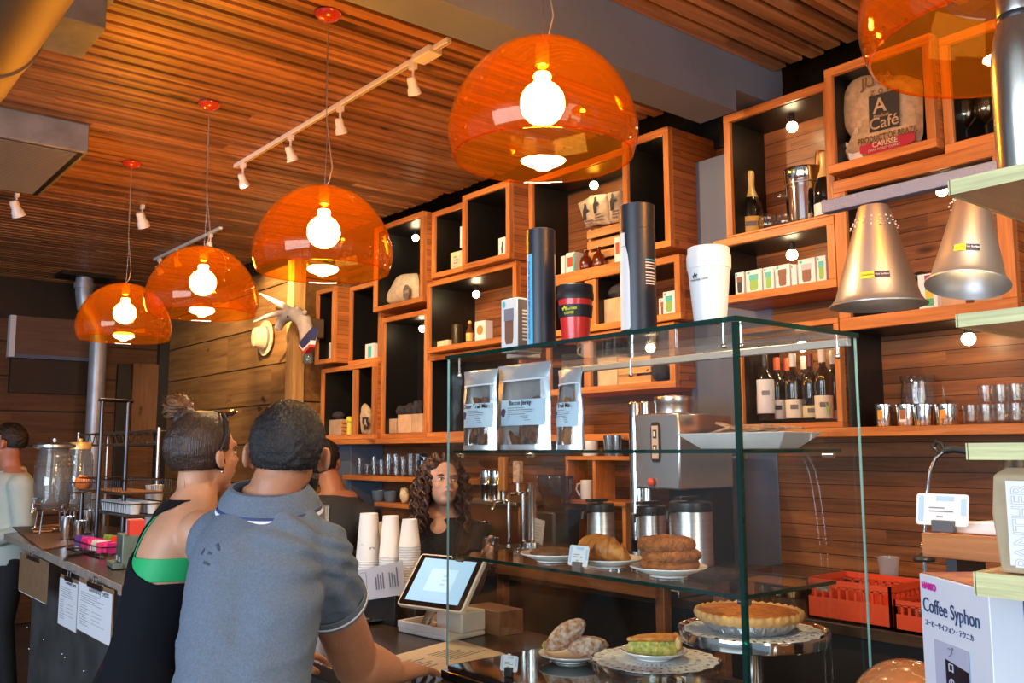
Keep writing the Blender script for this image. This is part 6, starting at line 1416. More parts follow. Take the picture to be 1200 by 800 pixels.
# ================================================================ LEFT BAR COUNTER ITEMS
zb = ZL+.001
def P5(px, py, Y=1.45): return at(px, py, Y=Y)
M_jar = glass('ribbed jar glass', (.88, .90, .90), 2.2, 1.5, body=(.55, .58, .58), bw=.22)
for i, (px, Y, w) in enumerate(((60, 1.40, 36), (90, 1.68, 28))):
    c = P5(px, 597, Y); s_ = scl(px, 560, Y); r = w/2*s_; h = at(px, 524, Y=Y).z-c.z; z0 = c.z
    t = thing('drink_dispenser', (c.x, Y, zb), ['big clear ribbed drink dispenser jar, nearer one at the left end of the bar', 'clear ribbed drink dispenser jar with a gold lid, farther one behind the orange'][i], 'drink dispenser', 'glass drink dispensers')
    MB().lathe([(0, 0), (r*.85, 0), (r*1.02, h*.08), (r*1.12, h*.40), (r*1.10, h*.66), (r*1.05, h*.68), (r*1.12, h*.71), (r*1.05, h*.74), (r*1.10, h*.78), (r*1.0, h*.82), (r*1.04, h*.86), (r*.9, h*.93), (r*.86, h), (r*.82, h), (r*.9, h*.8), (r*.96, h*.45), (r*.93, h*.1), (0, h*.03)], (c.x, Y, z0), 32).build('jar_body', M_jar, t)
    MB().lathe([(r*.9, h*.97), (r*(1.25 if i == 0 else .9), h), (r*(1.25 if i == 0 else .9), h*1.04), (r*.8, h*1.08), (.015, h*1.09), (.015, h*1.14), (0, h*1.15)], (c.x, Y, z0), 28).build('lid', M_steel if i == 0 else M_gold, t)
    b = MB()
    for k in range(4):
        a = pi/4+k*pi/2; b.tube([(c.x+r*.9*math.cos(a), Y+r*.9*math.sin(a), z0), (c.x+r*1.1*math.cos(a), Y+r*1.1*math.sin(a), zb)], .006, 8)
    for zz, q_ in ((z0-.002, r*.9), (zb+.03, r*1.06)): b.tube([(c.x+q_*math.cos(2*pi*k/24), Y+q_*math.sin(2*pi*k/24), zz) for k in range(25)], .005, 6)
    b.build('wire_stand', M_chrome, t)
    f = V((.55, -.83, 0)); a0 = V((c.x, Y, z0+h*.1))+f*r*.95
    MB().tube([a0, a0+f*.05, a0+f*.055+V((0, 0, -.045))], .012, 10).tube([a0+f*.045, a0+f*.045+V((0, 0, .03))], .006, 8).obox(a0+f*.045+V((0, 0, .035)), (.05, .012, .01), .6).build('spigot', M_chrome, t)
# wire basket rack with orange
t = thing('condiment_rack', (-5.05, 1.5, zb), 'tall wire condiment rack with two posts rising in front of the vent pipe', 'wire rack')
A = at(112, 640, Z=zb); B_ = at(143, 636, Z=zb); zt1 = at(112, 470, X=A.x, ).z; zt1 = min(zt1, 1.95)
M_wire = mat('dark chrome wire', (.10, .10, .115), .3, 1)
A2 = at(111, 470, Y=A.y); B2 = at(148, 466, Y=B_.y)
b = MB().tube([A, V((A.x, A.y, A2.z))], .010, 10).tube([B_, V((B_.x, B_.y, A2.z+.005))], .012, 10); b.build('post', M_wire, t)
MB().tube([V((A.x, A.y, A2.z))-(B_-A).normalized()*.02, V((B_.x, B_.y, A2.z+.004))+(B_-A).normalized()*.03], .010, 10).build('top_bar', M_wire, t)
def wbasket(cx, cy, z, w, d_, h, n, nm, par, m=M_wire, rad=.0035):
    b = MB()
    for zz in (z, z+h): b.tube([(cx-w/2, cy-d_/2, zz), (cx+w/2, cy-d_/2, zz), (cx+w/2, cy+d_/2, zz), (cx-w/2, cy+d_/2, zz), (cx-w/2, cy-d_/2, zz)], rad, 6)
    for i in range(n+1):
        u = cx-w/2+w*i/n; b.tube([(u, cy-d_/2, z+h), (u, cy-d_/2, z), (u, cy+d_/2, z), (u, cy+d_/2, z+h)], rad*.6, 5)
    return b.build(nm, m, par)
z1 = P5(130, 575, 1.55).z
wbasket(-5.25, 1.58, z1, .75, .26, .07, 22, 'upper_basket', t)
z2 = P5(140, 600, 1.55).z
wbasket(-5.10, 1.58, z2, .60, .24, .06, 18, 'lower_basket', t)
MB().box((-5.55, 1.48, z1+.004), (-4.93, 1.68, z1+.008)).build('basket_liner', mat('copper liner', (.40, .18, .07), .4, .6), t)
p = at(97, 566, Y=1.52); tag(MB().ell((p.x, 1.52, p.z), .048, .048, .046, 24, 16).build('orange_fruit', mat('orange peel', (.90, .22, .01), .45, bump=.3, bscale=300)), 'bright orange fruit in the wire basket beside the dispensers', 'fruit')
wbasket(p.x, 1.52, p.z-.055, .13, .12, .06, 6, 'fruit_basket', None).data.name = 'fruit_basket'
o = bpy.data.objects['fruit_basket']; tag(o, 'small wire basket holding the orange fruit', 'basket')
o = None
b = MB().lathe([(0, 0), (.05, 0), (.055, .01), (.012, .02), (.012, p.z-.06-zb), (.05, p.z-.058-zb), (0, p.z-.057-zb)], (p.x, 1.52, zb), 18); tag(b.build('basket_stand', M_wire), 'slim metal stand under the orange basket', 'stand')
# lids and white cups in the rack
rnd = random.Random(9)
M_lid = mat('white plastic lid', (.75, .75, .76), .35); g0 = None
for row in range(2):
    for k in range(9):
        x_ = -5.36+k*.06; y_ = 1.53+row*.09
        if g0 is None: g0 = tag(MB().lathe([(0, 0), (.024, 0), (.030, .055), (.031, .058), (.029, .056), (.023, .004), (0, .004)], (x_, y_, z2+.006), 16).build('sample_cup', M_lid), 'small white sample cup in the rows in the lower rack basket', 'cup', 'white sample cups in the lower rack basket')
        else: c = g0.copy(); COL.objects.link(c); c.location = (x_, y_, z2+.006)
p = at(186, 560, Y=1.74)
g0 = None
for k in range(5):
    if g0 is None: g0 = tag(MB().lathe([(0, 0), (.036, 0), (.048, .10), (.05, .103), (.047, .10), (.035, .004), (0, .004)], (p.x-.06, 1.74, zb), 20).build('plastic_tumbler', M_lid), 'white plastic tumbler in the nested pile beside the woman\'s shoulder', 'cup', 'nested white tumblers')
    else: c = g0.copy(); COL.objects.link(c); c.location = (p.x-.06, 1.74, zb+k*.048)
# steel cups
for i, (px, py, w, hh, Y, lab) in enumerate(((78, 630, 17, 28, 1.36, 'steel shaker cup in front of the dispensers, nearest the bar edge'), (93, 626, 13, 24, 1.40, 'steel cup just behind the shaker by the dispensers'), (103, 615, 13, 24, 1.62, 'steel cup left of the rack post'), (114, 612, 12, 24, 1.66, 'steel cup right behind the rack post'))):
    s_ = scl(px, py, Y); x_ = px2x(px, py, Y); r = w/2*s_; h = hh*s_
    tag(MB().lathe([(0, 0), (r*.75, 0), (r*.78, .004), (r, h), (r*.95, h), (r*.74, .01), (0, .01)], (x_, Y, zb), 22).build('steel_cup', M_chrome), lab, 'cup', 'steel cups on the left bar')
# brown leather mat, tray
q = [at(14, 618, Z=zb), at(72, 616, Z=zb), at(112, 634, Z=zb), at(50, 645, Z=zb)]
b = MB(); b.add([*q, *[v+V((0, 0, .006)) for v in q]], [(0, 1, 2, 3), (7, 6, 5, 4), (0, 3, 7, 4), (3, 2, 6, 7), (2, 1, 5, 6), (1, 0, 4, 5)]); tag(b.build('leather_mat', mat('brown leather', (.16, .08, .045), .5, bump=.3, bscale=200), smooth=False), 'brown leather mat lying on the left end of the bar', 'mat')
p = at(42, 619, Z=zb+.02); tag(MB().obox((p.x, p.y+.06, zb+.018), (.34, .10, .02), -.35).build('wooden_tray', wood('orange tray wood', (.75, .32, .08), (.5, .2, .05), 'x'), bevel=.004), 'low orange lit wooden tray behind the leather mat', 'tray')
# curved black handle on the bar
pts = [at(76, 655, Z=zb+.01), at(80, 647, Z=zb+.02), at(90, 643, Z=zb+.03), at(106, 641, Z=zb+.03), at(120, 640, Z=zb+.02)]; pts = [V((v.x, v.y, zb+.006)) for v in pts]
tag(MB().tube(pts, .006, 8).build('black_cable', M_blackplastic), 'curved black cable lying on the bar in front of the green box', 'cable')
# sweetener caddies
def caddy(pxa, pxb, py, Y, cols, lab, h=.05):
    xa, xb = px2x(pxa, py, Y), px2x(pxb, py, Y); z = zb
    t = thing('packet_caddy', ((xa+xb)/2, Y, z), lab, 'caddy')
    wbasket((xa+xb)/2, Y, z+.002, xb-xa, .10, .045, 8, 'wire_holder', t, M_wire, .003)
    rnd = random.Random(int(pxa)); n = 26
    for i in range(n):
        M_ = Matrix.Rotation(rnd.uniform(-.3, .3), 3, 'Y')@Matrix.Rotation(rnd.uniform(-.3, .1), 3, 'X')
        m = cols[int(i*len(cols)/n)]
        MB().obox((xa+.02+(xb-xa-.04)*i/(n-1), Y+rnd.uniform(-.02, .02), z+.042), (.003, .050, .048), M=M_).build('packet', m, t, smooth=False)
    return t
M_pink = mat('pink packet', (.72, .03, .22), .6); M_grn = mat('green packet', (.25, .45, .06), .6); M_red = mat('red packet', (.80, .06, .03), .6); M_lilac = mat('lilac packet', (.10, .05, .30), .6)
caddy(92, 132, 630, 1.30, [M_lilac, M_pink, M_pink, M_card, M_pink], 'wire caddy of pink and lilac packets on the bar')
caddy(128, 166, 618, 1.42, [M_grn, M_red, M_grn, M_kraft], 'wire caddy of green and red packets behind the green box')
p = at(136, 664, Z=zb)
t = thing('condiment_box', (p.x, p.y+.05, zb), 'sage green metal condiment box with divided front on the bar', 'condiment box')
M_sage = mat('sage enamel', (.16, .22, .18), .4, .3, var=.2, vscale=20); ra = -.15
s_ = scl(136, 650, p.y); h = .135
c0 = V((p.x+.02, p.y+.06, zb)); MB().obox(c0+V((0, 0, h*.5)), (.17, .11, h), ra).build('box_body', M_sage, t, bevel=.004)
axx = Matrix.Rotation(ra, 3, 'Z')@V((1, 0, 0)); nn = Matrix.Rotation(ra, 3, 'Z')@V((0, -1, 0))
for u in (-.045, .03): patch(c0+nn*.0555+axx*u+V((0, 0, .08)), axx, (0, 0, 1), .052, .075, mat('dark sage', (.07, .11, .09), .3), t, 'slot'); patch(c0+nn*.0565+axx*u+V((0, 0, .035)), axx, (0, 0, 1), .03, .02, M_card, t, 'slot_label')
MB().obox(c0+nn*.07+V((0, 0, .012)), (.19, .04, .02), ra).build('front_lip', M_sage, t, bevel=.003)
for i, m in enumerate((M_lilac, M_card, M_red, M_red, M_red, M_red)):
    MB().obox(c0+axx*(-.02+.019*i)+V((0, 0, h+.028)), (.014, .06, .065), ra).build('packet', m, t, smooth=False)
# truss shelf behind
Yt = 1.98; xa, xb = px2x(92, 515, Yt), px2x(186, 512, Yt); zt_, zb2 = at(140, 507, Y=Yt).z, at(140, 521, Y=Yt).z
t = thing('wire_shelf', ((xa+xb)/2, Yt, 0), 'chrome wire shelf with a zigzag edge standing behind the left bar counter', 'wire shelf')
b = MB().tube([(xa, Yt, zt_), (xb, Yt, zt_)], .008, 8).tube([(xa, Yt, zb2), (xb, Yt, zb2)], .008, 8); n = 12
for i in range(n): u0 = xa+(xb-xa)*i/n; u1 = xa+(xb-xa)*(i+.5)/n; u2 = xa+(xb-xa)*(i+1)/n; b.tube([(u0, Yt, zt_), (u1, Yt, zb2), (u2, Yt, zt_)], .004, 6)
for i in range(24): b.tube([(xa+(xb-xa)*i/23, Yt, zt_), (xa+(xb-xa)*i/23, Yt+.22, zt_)], .003, 5)
b.build('shelf_wires', M_steel, t)
for x_ in (xa, xb):
    for y_ in (Yt, Yt+.22): MB().tube([(x_, y_, 0), (x_, y_, zt_+.02)], .012, 10).build('post', M_steel, t)
# clipboards
def clipboard(pxl, pxr, pyt, pyb, Y, lab, paper=True, seed=1):
    A = at((pxl+pxr)/2, pyt, Y=Y); Bz = at((pxl+pxr)/2, pyb, Y=Y).z; w = px2x(pxr, (pyt+pyb)/2, Y)-px2x(pxl, (pyt+pyb)/2, Y); h = A.z-Bz
    t = thing('clipboard', (A.x, Y, Bz), lab, 'clipboard', 'clipboards hanging from the bar edge')
    MB().box((A.x-w/2, Y+.001, Bz), (A.x+w/2, Y+.005, A.z+.01)).build('board', mat('brown hardboard', (.24, .14, .07), .7, var=.15, vscale=30), t, bevel=.001)
    if paper:
        MB().box((A.x-w*.49, Y-.0015, Bz+.004), (A.x+w*.49, Y, A.z-.004)).build('paper', mat('cool white paper', (.72, .74, .80), .7), t, smooth=False)
        o = V((A.x, Y-.0018, Bz+h/2)); text('Community Events', o+V((w*.12, 0, h*.43)), (1, 0, 0), (0, 0, 1), w*.075, M_ink, t)
        lines(o+V((0, 0, h*.22)), V((1, 0, 0)), V((0, 0, 1)), w*.8, h*.22, 5, M_greyink, t, seed=seed, thick=.2); lines(o-V((w*.26, 0, h*.14)), V((1, 0, 0)), V((0, 0, 1)), w*.3, h*.42, 9, M_greyink, t, seed=seed+1, thick=.2); lines(o-V((-w*.14, 0, h*.12)), V((1, 0, 0)), V((0, 0, 1)), w*.4, h*.3, 4, mat('pale grey ink', (.45, .46, .5), .7), t, seed=seed+2, thick=.2)
    else: MB().box((A.x-w*.5, Y+.0055, Bz-.006), (A.x+w*.46, Y+.008, A.z)).build('paper', mat('cool white paper', (.72, .74, .80), .7), t, smooth=False)
    MB().box((A.x-w*.22, Y-.004, A.z-.008), (A.x+w*.22, Y+.006, A.z+.012)).tube([(A.x-.02, Y, A.z+.012), (A.x-.02, Y, A.z+.035), (A.x+.02, Y, A.z+.035), (A.x+.02, Y, A.z+.012)], .003, 6).build('clip', M_wire, t, bevel=.002)
clipboard(22, 56, 655, 700, 1.115, 'brown clipboard hanging back to front at the far end of the bar', False)
clipboard(70, 92, 679, 738, 1.085, 'clipboard with white paper, partly hidden behind the bigger one', True, 3)
clipboard(91, 132, 687, 749, 1.05, 'larger clipboard with a white printed event sheet, nearest the woman', True, 7)
# ================================================================ HEAT LAMPS
Yh = 2.06; L0 = at(966, 244, Y=Yh); zbar = (at(1060, 214, Y=Yh).z+at(1060, 231, Y=Yh).z)/2
t = thing('lamp_bar', (-.7, Yh, 0), 'blue grey square metal bar carrying the two steel heat lamps', 'bar')
MB().box((L0.x, Yh-.015, zbar-.016), (-.28, Yh+.015, zbar+.016)).build('bar', mat('hammered grey metal', (.15, .20, .31), .5, .3, bump=.3, bscale=300), t, bevel=.002)
MB().box((-.31, Yh-.015, ZC+.001), (-.28, Yh+.015, zbar-.0165)).build('post', mat('hammered grey metal', (.15, .20, .31), .5, .3, bump=.3, bscale=300), t, bevel=.002)
M_hl = mat('spun aluminium', (.46, .44, .43), .42, .85, bump=.08, bscale=400)
def heat_lamp(px, pyb, r, tiltx, tilty, lab, lit):
    zb3 = at(px, pyb, Y=Yh).z; x = px2x(px, pyb, Y=Yh) if False else at(px, pyb, Y=Yh).x; h = zbar-.017-zb3
    t = thing('heat_lamp', (x, Yh, zb3), lab, 'heat lamp', 'steel heat lamps over the counter')
    Mx = Matrix.Rotation(tilty, 3, 'Y')@Matrix.Rotation(tiltx, 3, 'X'); top = V((x, Yh, zbar-.0175))
    pr = [(0, -.004), (r*.30, -.006), (r*.345, -.02), (r*.42, -h*.22), (r*.60, -h*.52), (r*.78, -h*.80), (r*.86, -h*.93), (r*.95, -h*.985), (r, -h), (r*.995, -h-.003), (r*.93, -h*.975), (r*.84, -h*.92), (r*.76, -h*.79), (r*.58, -h*.51), (r*.39, -h*.22), (0, -h*.12)]
    MB().lathe(pr, top, 48, M=Mx).build('reflector', M_hl, t, ang=50)
    MB().tube([top+V((0, 0, -.001)), top+V((0, 0, -.012))], .012, 12).build('stem', M_hl, t)
    MB().lathe([(0, -h*.45), (.018, -h*.46), (.03, -h*.62), (.034, -h*.74), (.02, -h*.80), (0, -h*.81)], top, 24, M=Mx).build('heat_bulb', mat('heat bulb', (1, .8, .5), .3, emit=(1, .75, .42), es=130 if lit else 5), t)
    b = MB()
    for k in range(16):
        a = 2*pi*k/16
        for j in range(3): b.ell(top+Mx@V(((r*.385-.0005+.006*j)*math.cos(a), (r*.385-.0005+.006*j)*math.sin(a), -h*(.15+.045*j))), .0022, .0022, .0022, 6, 4)
    b.build('vent_hole', mat('pale hole', (.8, .78, .74), .5), t)['kind'] = 'stuff'
    # warning sticker
    a = math.atan2(-Yh, -x)-.42
    def cp(da, zf_, off):
        rr = r*(.60+.18*(zf_-.52)/.28)+off; q = V((rr*math.cos(a+da), rr*math.sin(a+da), -h*zf_)); return top+Mx@q
    for (d0, d1, m, nm) in ((0, .36, mat('warning yellow', (.80, .72, .02), .5), 'yellow_sticker'), (.36, .76, mat('navy sticker', (.01, .015, .06), .5), 'black_sticker')):
        b = MB(); n = 5
        for k in range(n+1):
            for zf_ in (.725, .79): b.v.append(cp(d0+(d1-d0)*k/n, zf_, .0015))
        for k in range(n): b.f.append((2*k+1, 2*k+3, 2*k+2, 2*k))
        b.build(nm, m, t)
    for (dm, s, m) in ((.19, 'CAUTION', M_ink), (.56, 'Hot Surface', M_card)):
        e_ = (cp(dm+.05, .757, 0)-cp(dm-.05, .757, 0)).normalized(); text(s, cp(dm, .757, .003), e_, cp(dm, .70, 0)-cp(dm, .80, 0), .0062, m, t)
    return t
heat_lamp(1029, 357, .112, .0, .0, 'steel cone heat lamp, left one, with a yellow warning sticker', False)
heat_lamp(1148, 340, .086, -.24, .0, 'steel cone heat lamp, right one, tilted so its bright inside shows', True)
# ================================================================ RETAIL RACK AT THE RIGHT
M_ply = mat('green edged board', (.62, .61, .30), .5, var=.2, vscale=12, stretch=(1, 1, 20)); M_plyw = wood('pale board', (.80, .62, .38), (.62, .44, .24), 'y', rough=.35)
Yr = 1.20; zsx = []
t = thing('retail_rack', (-.1, 1.33, 0), 'open display rack with pale boards edged in yellow green, at the right', 'display rack')
for px, ya, yb_ in ((1113, 211, 228), (1122, 368, 383), (1134, 519, 538), (1143, 670, 697)):
    a = at(px, ya, Y=Yr); c = at(px, yb_, Y=Yr); zsx.append(a.z)
    MB().box((a.x, Yr+.003, c.z), (.25, Yr+.30, a.z-.0005)).build('shelf_board', M_plyw, t, smooth=False)
    MB().box((a.x-.001, Yr, c.z-.0005), (.25, Yr+.003, a.z)).box((a.x-.003, Yr, c.z-.0005), (a.x, Yr+.30, a.z)).build('edge_band', M_ply, t, smooth=False)
for x_ in (-.05, .23):
    for y_ in (Yr+.02, Yr+.28): MB().box((x_-.012, y_-.012, ZC+.001), (x_+.012, y_+.012, zsx[0]-.03)).build('post', M_steel, t)
# steel bottle on the top board
p = at(1204, 150, Y=1.275); r = .039; z0 = zsx[0]+.001
t = thing('steel_bottle', (p.x, 1.275, z0), 'tall brushed steel bottle with a dark ring, on the top board at the right edge', 'bottle')
MB().lathe([(0, 0), (r*.92, 0), (r, .006), (r, .150), (r*.97, .170), (r*.86, .195), (r*.72, .215), (0, .218)], (p.x, 1.275, z0), 48).build('bottle_body', mat('silvery green steel', (.50, .50, .45), .24, .95), t)
MB().lathe([(r*.72, .215), (r*.73, .217), (r*.73, .222), (r*.70, .224)], (p.x, 1.275, z0), 40).build('ring', M_blackplastic, t)
MB().lathe([(r*.70, .2235), (r*.71, .226), (r*.68, .262), (r*.55, .268), (0, .269)], (p.x, 1.275, z0), 40).build('cap', M_steel, t)
# coffee bag on the lowest board
xb0 = px2x(1163, 600, 1.215); z0 = zsx[3]+.001; H = at(1165, 548, Y=1.215).z-z0; Wb = .15
t = thing('coffee_bag', (xb0+Wb/2, 1.25, z0), 'kraft coffee bag with white sideways lettering on the lowest rack board', 'coffee bag')
x0_, x1_ = xb0, xb0+Wb
MB().add([(x0_+.006, 1.215, z0), (x1_-.006, 1.215, z0), (x1_-.006, 1.29, z0), (x0_+.006, 1.29, z0), (x0_, 1.212, z0+H*.55), (x1_, 1.212, z0+H*.55), (x1_, 1.285, z0+H*.55), (x0_, 1.285, z0+H*.55), (x0_, 1.222, z0+H*.93), (x1_, 1.222, z0+H*.93), (x1_, 1.262, z0+H*.93), (x0_, 1.262, z0+H*.93), (x0_+.01, 1.236, z0+H), (x1_-.01, 1.236, z0+H), (x1_-.01, 1.25, z0+H), (x0_+.01, 1.25, z0+H)],
   [(3, 2, 1, 0)]+[(i*4+k, i*4+(k+1) % 4, i*4+4+(k+1) % 4, i*4+4+k) for i in range(3) for k in range(4)]+[(12, 13, 14, 15)]).build('bag_body', mat('olive kraft', (.42, .33, .20), .7, bump=.3, bscale=30), t, smooth=False, bevel=.003)
MB().box((x0_+.02, 1.2095, z0+.01), (x1_-.008, 1.2115, z0+H*.88)).build('white_label', M_card, t, smooth=False)
text('PANTHER', V((x0_+.038, 1.209, z0+H*.45)), (0, 0, 1), (-1, 0, 0), .030, mat('grey outline ink', (.50, .54, .58), .7), t, bold=.0006, sx=.78)
text('PANTHER', V((x0_+.038, 1.2085, z0+H*.45)), (0, 0, 1), (-1, 0, 0), .030, M_card, t, bold=-.0004, sx=.78)
text('COFFEE', V((x0_+.066, 1.209, z0+H*.45)), (0, 0, 1), (-1, 0, 0), .030, mat('grey outline ink', (.50, .54, .58), .7), t, sx=.78)
# coffee syphon box
P1 = at(1158, 692, d=1.25); P2 = at(1077, 671, Z=P1.z); zb4 = ZC+.001
e1 = (P1-P2); e1.z = 0; Wx = e1.length; e1.normalize(); e2_ = V((-e1.y, e1.x, 0)); e2_ = e2_ if e2_.dot(fw) > 0 else -e2_
H = P1.z-zb4; Dx = .13; base = V(((P1+P2)/2).to_tuple()[:2]+(zb4,))
t = thing('syphon_box', tuple(base+e2_*Dx/2), 'pale blue and white coffee syphon carton standing under the lowest rack board', 'carton')
c = base+e2_*Dx/2+V((0, 0, H/2)); rz0 = math.atan2(e1.y, e1.x)
MB().obox(c, (Wx, Dx, H), rz0).build('carton', mat('pale blue card', (.62, .70, .82), .35, coat=.3), t, bevel=.0015)
nf = -e2_; of = base+nf*.0005
def fp(u, v): return V((P2.x, P2.y, P2.z))+e1*u*Wx-V((0, 0, v))+nf*.001
text('HARIO', fp(.155, .017), e1, (0, 0, 1), .0135, mat('magenta ink', (.55, .01, .30), .5), t, bold=.0006)
text('Coffee Syphon', fp(.46, .046), e1, (0, 0, 1), .030, mat('navy letter ink', (.03, .05, .14), .5), t, sx=.86)
text('コーヒーサイフォン・テクニカ', fp(.42, .072), e1, (0, 0, 1), .0105, mat('navy letter ink', (.03, .05, .14), .5), t, sx=.9)
poly = [(-.5, .5), (-.5, -.35), (-.42, -.45), (-.2, -.5), (.2, -.5), (.42, -.45), (.5, -.35), (.5, .5)]
patch(fp(.45, .175), e1, (0, 0, 1), Wx*.50, .165, mat('grey glass print', (.40, .45, .60), .4), t, 'beaker_print', poly=poly)
patch(fp(.53, .185)+nf*.0008, e1, (0, 0, 1), Wx*.33, .140, mat('coffee print', (.012, .01, .02), .3), t, 'coffee_print', poly=[(-.5, .5), (-.5, -.4), (-.3, -.5), (.3, -.5), (.5, -.38), (.5, .45)])
for i, ch in enumerate('プロの味、サ'): text(ch, fp(.45, .104+i*.0215)+nf*.002, e1, (0, 0, 1), .0165, mat('pale ink', (.6, .65, .8), .5) if i else M_greyink, t)
# top picture and side picture
tp = c+V((0, 0, H/2+.0006)); patch(tp, e1, e2_, Wx*.96, Dx*.94, mat('warm photo print', (.62, .28, .07), .4, var=.7, vscale=25, col2=(.30, .04, .02)), t, 'top_print')
sp = base+e1*(Wx/2+.0006)+e2_*Dx/2
patch(sp+V((0, 0, H*.80))+e2_*Dx*.18, e2_, (0, 0, 1), Dx*.62, H*.38, mat('dark plum print', (.06, .02, .05), .4), t, 'side_print'); patch(sp+V((0, 0, H*.30))+e1*.0002, e2_, (0, 0, 1), Dx*.96, H*.56, M_card, t, 'side_print')
lines(sp+V((0, 0, H*.33))+e1*.001, V((0, 0, 1)), -e2_, H*.35, Dx*.5, 4, M_greyink, t)
# copper coloured glass globe behind the carton
p = at(1066, 836, d=1.66); r = .108
t = thing('glass_globe', (p.x, p.y, ZC), 'glossy copper tinted glass globe beside the syphon carton, cut by the frame bottom', 'globe')
MB().ell((p.x, p.y, ZC+.022+r), r, r, r, 48, 28).build('globe', mat('copper tinted glass', (.62, .26, .10), .08, .35, coat=1), t)
MB().lathe([(0, 0), (r*.5, 0), (r*.5, .012), (r*.36, .026), (0, .03)], (p.x, p.y, ZC+.001), 32).build('foot', M_chrome, t)
# wooden display riser with price card
Yd = 1.72; xa = px2x(1080, 640, Yd); xb = xa+.30; zt_ = at(1080, 624, Y=Yd).z; zbt = at(1080, 652, Y=Yd).z
t = thing('display_riser', ((xa+xb)/2, Yd+.08, ZC), 'orange brown wooden riser with a thick front board, behind the syphon carton', 'riser')
MB().box((xa, Yd, zbt), (xb, Yd+.02, zt_)).box((xa, Yd+.0205, zt_-.02), (xb, Yd+.17, zt_-.004)).build('wood_top', M_box, t, bevel=.002)
MB().box((xa+.03, Yd+.03, ZC+.001), (xa+.05, Yd+.15, zt_-.021)).box((xb-.05, Yd+.03, ZC+.001), (xb-.03, Yd+.15, zt_-.021)).build('dark_support', M_blackplastic, t)
price_card(1103, 620, Yd+.03, zt_+.001, .100, .060, 'larger price card in a grey holder on the wooden riser at the right', mat('grey holder', (.10, .10, .11), .5))
p = at(1150, 600, Y=Yd+.10); tag(MB().prism([(0, 0), (.12, 0), (.13, .03), (.0, .018)], (p.x-.05, Yd+.07, zt_-.003), (1, 0, 0), (0, 0, 1), (0, .07, 0)).build('white_box', M_card, bevel=.003), 'white wedge shaped carton behind the price card on the wooden riser', 'carton')
# gooseneck lamp behind
Yg = 2.0; g = lambda px, py: at(px, py, Y=Yg)
t = thing('gooseneck_lamp', tuple(V((g(1083, 650).x, Yg, ZC))), 'slim silver gooseneck stem with a black arm bending right, behind the price card', 'lamp')
b0 = g(1083, 655)
MB().tube([V((b0.x, Yg, ZC+.001)), b0, g(1084, 620), g(1086, 580), g(1090, 552), g(1097, 536), g(1107, 528)], .0045, 10).build('stem', M_chrome, t)
MB().tube([g(1107, 528), g(1118, 526), g(1132, 528), g(1150, 531), g(1175, 534)], .008, 10).tube([g(1107, 528), g(1100, 530), g(1094, 524), g(1097, 517), g(1104, 520), g(1107, 528)], .005, 8).build('arm', M_blackplastic, t)
MB().lathe([(0, -.004), (.022, -.004), (.024, 0), (.022, .004), (.008, .012), (0, .012)], b0, 20).build('collar', M_blackplastic, t)
MB().ell(tuple(g(1083, 640)), .008, .008, .010, 12, 8).build('knob', M_chrome, t)
MB().lathe([(0, 0), (.05, 0), (.05, .01), (.01, .016), (0, .016)], (b0.x, Yg, ZC+.001), 24).build('base', M_blackplastic, t)
hp = g(1195, 540); MB().lathe([(0, .03), (.02, .03), (.045, -.03), (.043, -.03), (.018, .025), (0, .025)], hp, 24).tube([g(1175, 534), hp+V((0, 0, .03))], .008, 8).build('lamp_shade', M_blackplastic, t)
# ================================================================ PEOPLE
def mat_skin(name, col):
    return mat(name, col, .5, var=.12, vscale=14, bump=.12, bscale=160, sub=.08)
def mat_hair(name, c1, c2, stretch=(60, 60, 6)):
    return mat(name, c1, .42, var=.6, vscale=1.2, bump=.55, bscale=2.2, stretch=stretch, col2=c2, spec=.5)
def frame(az, pitch=0, roll=0):
    """columns right, forward, up; az degrees left of +Y"""
    a = math.radians(az); R = Matrix.Rotation(a, 3, 'Z')@Matrix.Rotation(math.radians(-pitch), 3, 'X')@Matrix.Rotation(math.radians(roll), 3, 'Y'); return R
def head_mb(b, C_, R, s, nose=1, ears=True, ex=.080):
    def e(c, r, sg=16, M2=None): b.ell(C_+R@(V(c)*s), r[0]*s, r[1]*s, r[2]*s, sg, 12, M=R if M2 is None else R@M2)
    e((0, -.012, .028), (.074, .094, .086), 28); e((0, .022, -.035), (.058, .066, .070), 22); e((0, .050, -.086), (.030, .030, .022))
    e((0, .070, .026), (.050, .020, .014)); e((.034, .060, -.024), (.022, .020, .024)); e((-.034, .060, -.024), (.022, .020, .024))
    b.tube([C_+R@(V((0, .082, .014))*s), C_+R@(V((0, .096, -.010))*s), C_+R@(V((0, .104*nose, -.028))*s)], [.008*s, .010*s, .0125*s], 12); e((.012, .092, -.032), (.008, .009, .007)); e((-.012, .092, -.032), (.008, .009, .007))
    e((0, .084, -.054), (.024, .011, .0055)); e((0, .083, -.064), (.020, .010, .0065))
    if ears:
        for sx_ in (-1, 1):
            o = C_+R@(V((sx_*ex, -.008, -.006))*s)
            M2 = Matrix.Rotation(sx_*.45, 3, 'Z')
            b.ell(o, .009*s, .019*s, .031*s, 16, 10, M=R@M2); b.ell(C_+R@(V((sx_*.076, .004, -.030))*s), .008*s, .010*s, .012*s, 12, 8, M=R)
def catm(rings, n):
    out = []
    for i in range(len(rings)-1):
        p0, p1, p2, p3 = rings[max(0, i-1)], rings[i], rings[i+1], rings[min(len(rings)-1, i+2)]
        for k in range(n):
            u = k/n; out.append(tuple(.5*((2*b_)+(-a+c)*u+(2*a-5*b_+4*c-d)*u*u+(-a+3*b_-3*c+d)*u**3) for a, b_, c, d in zip(p0, p1, p2, p3)))
    out.append(rings[-1]); return out
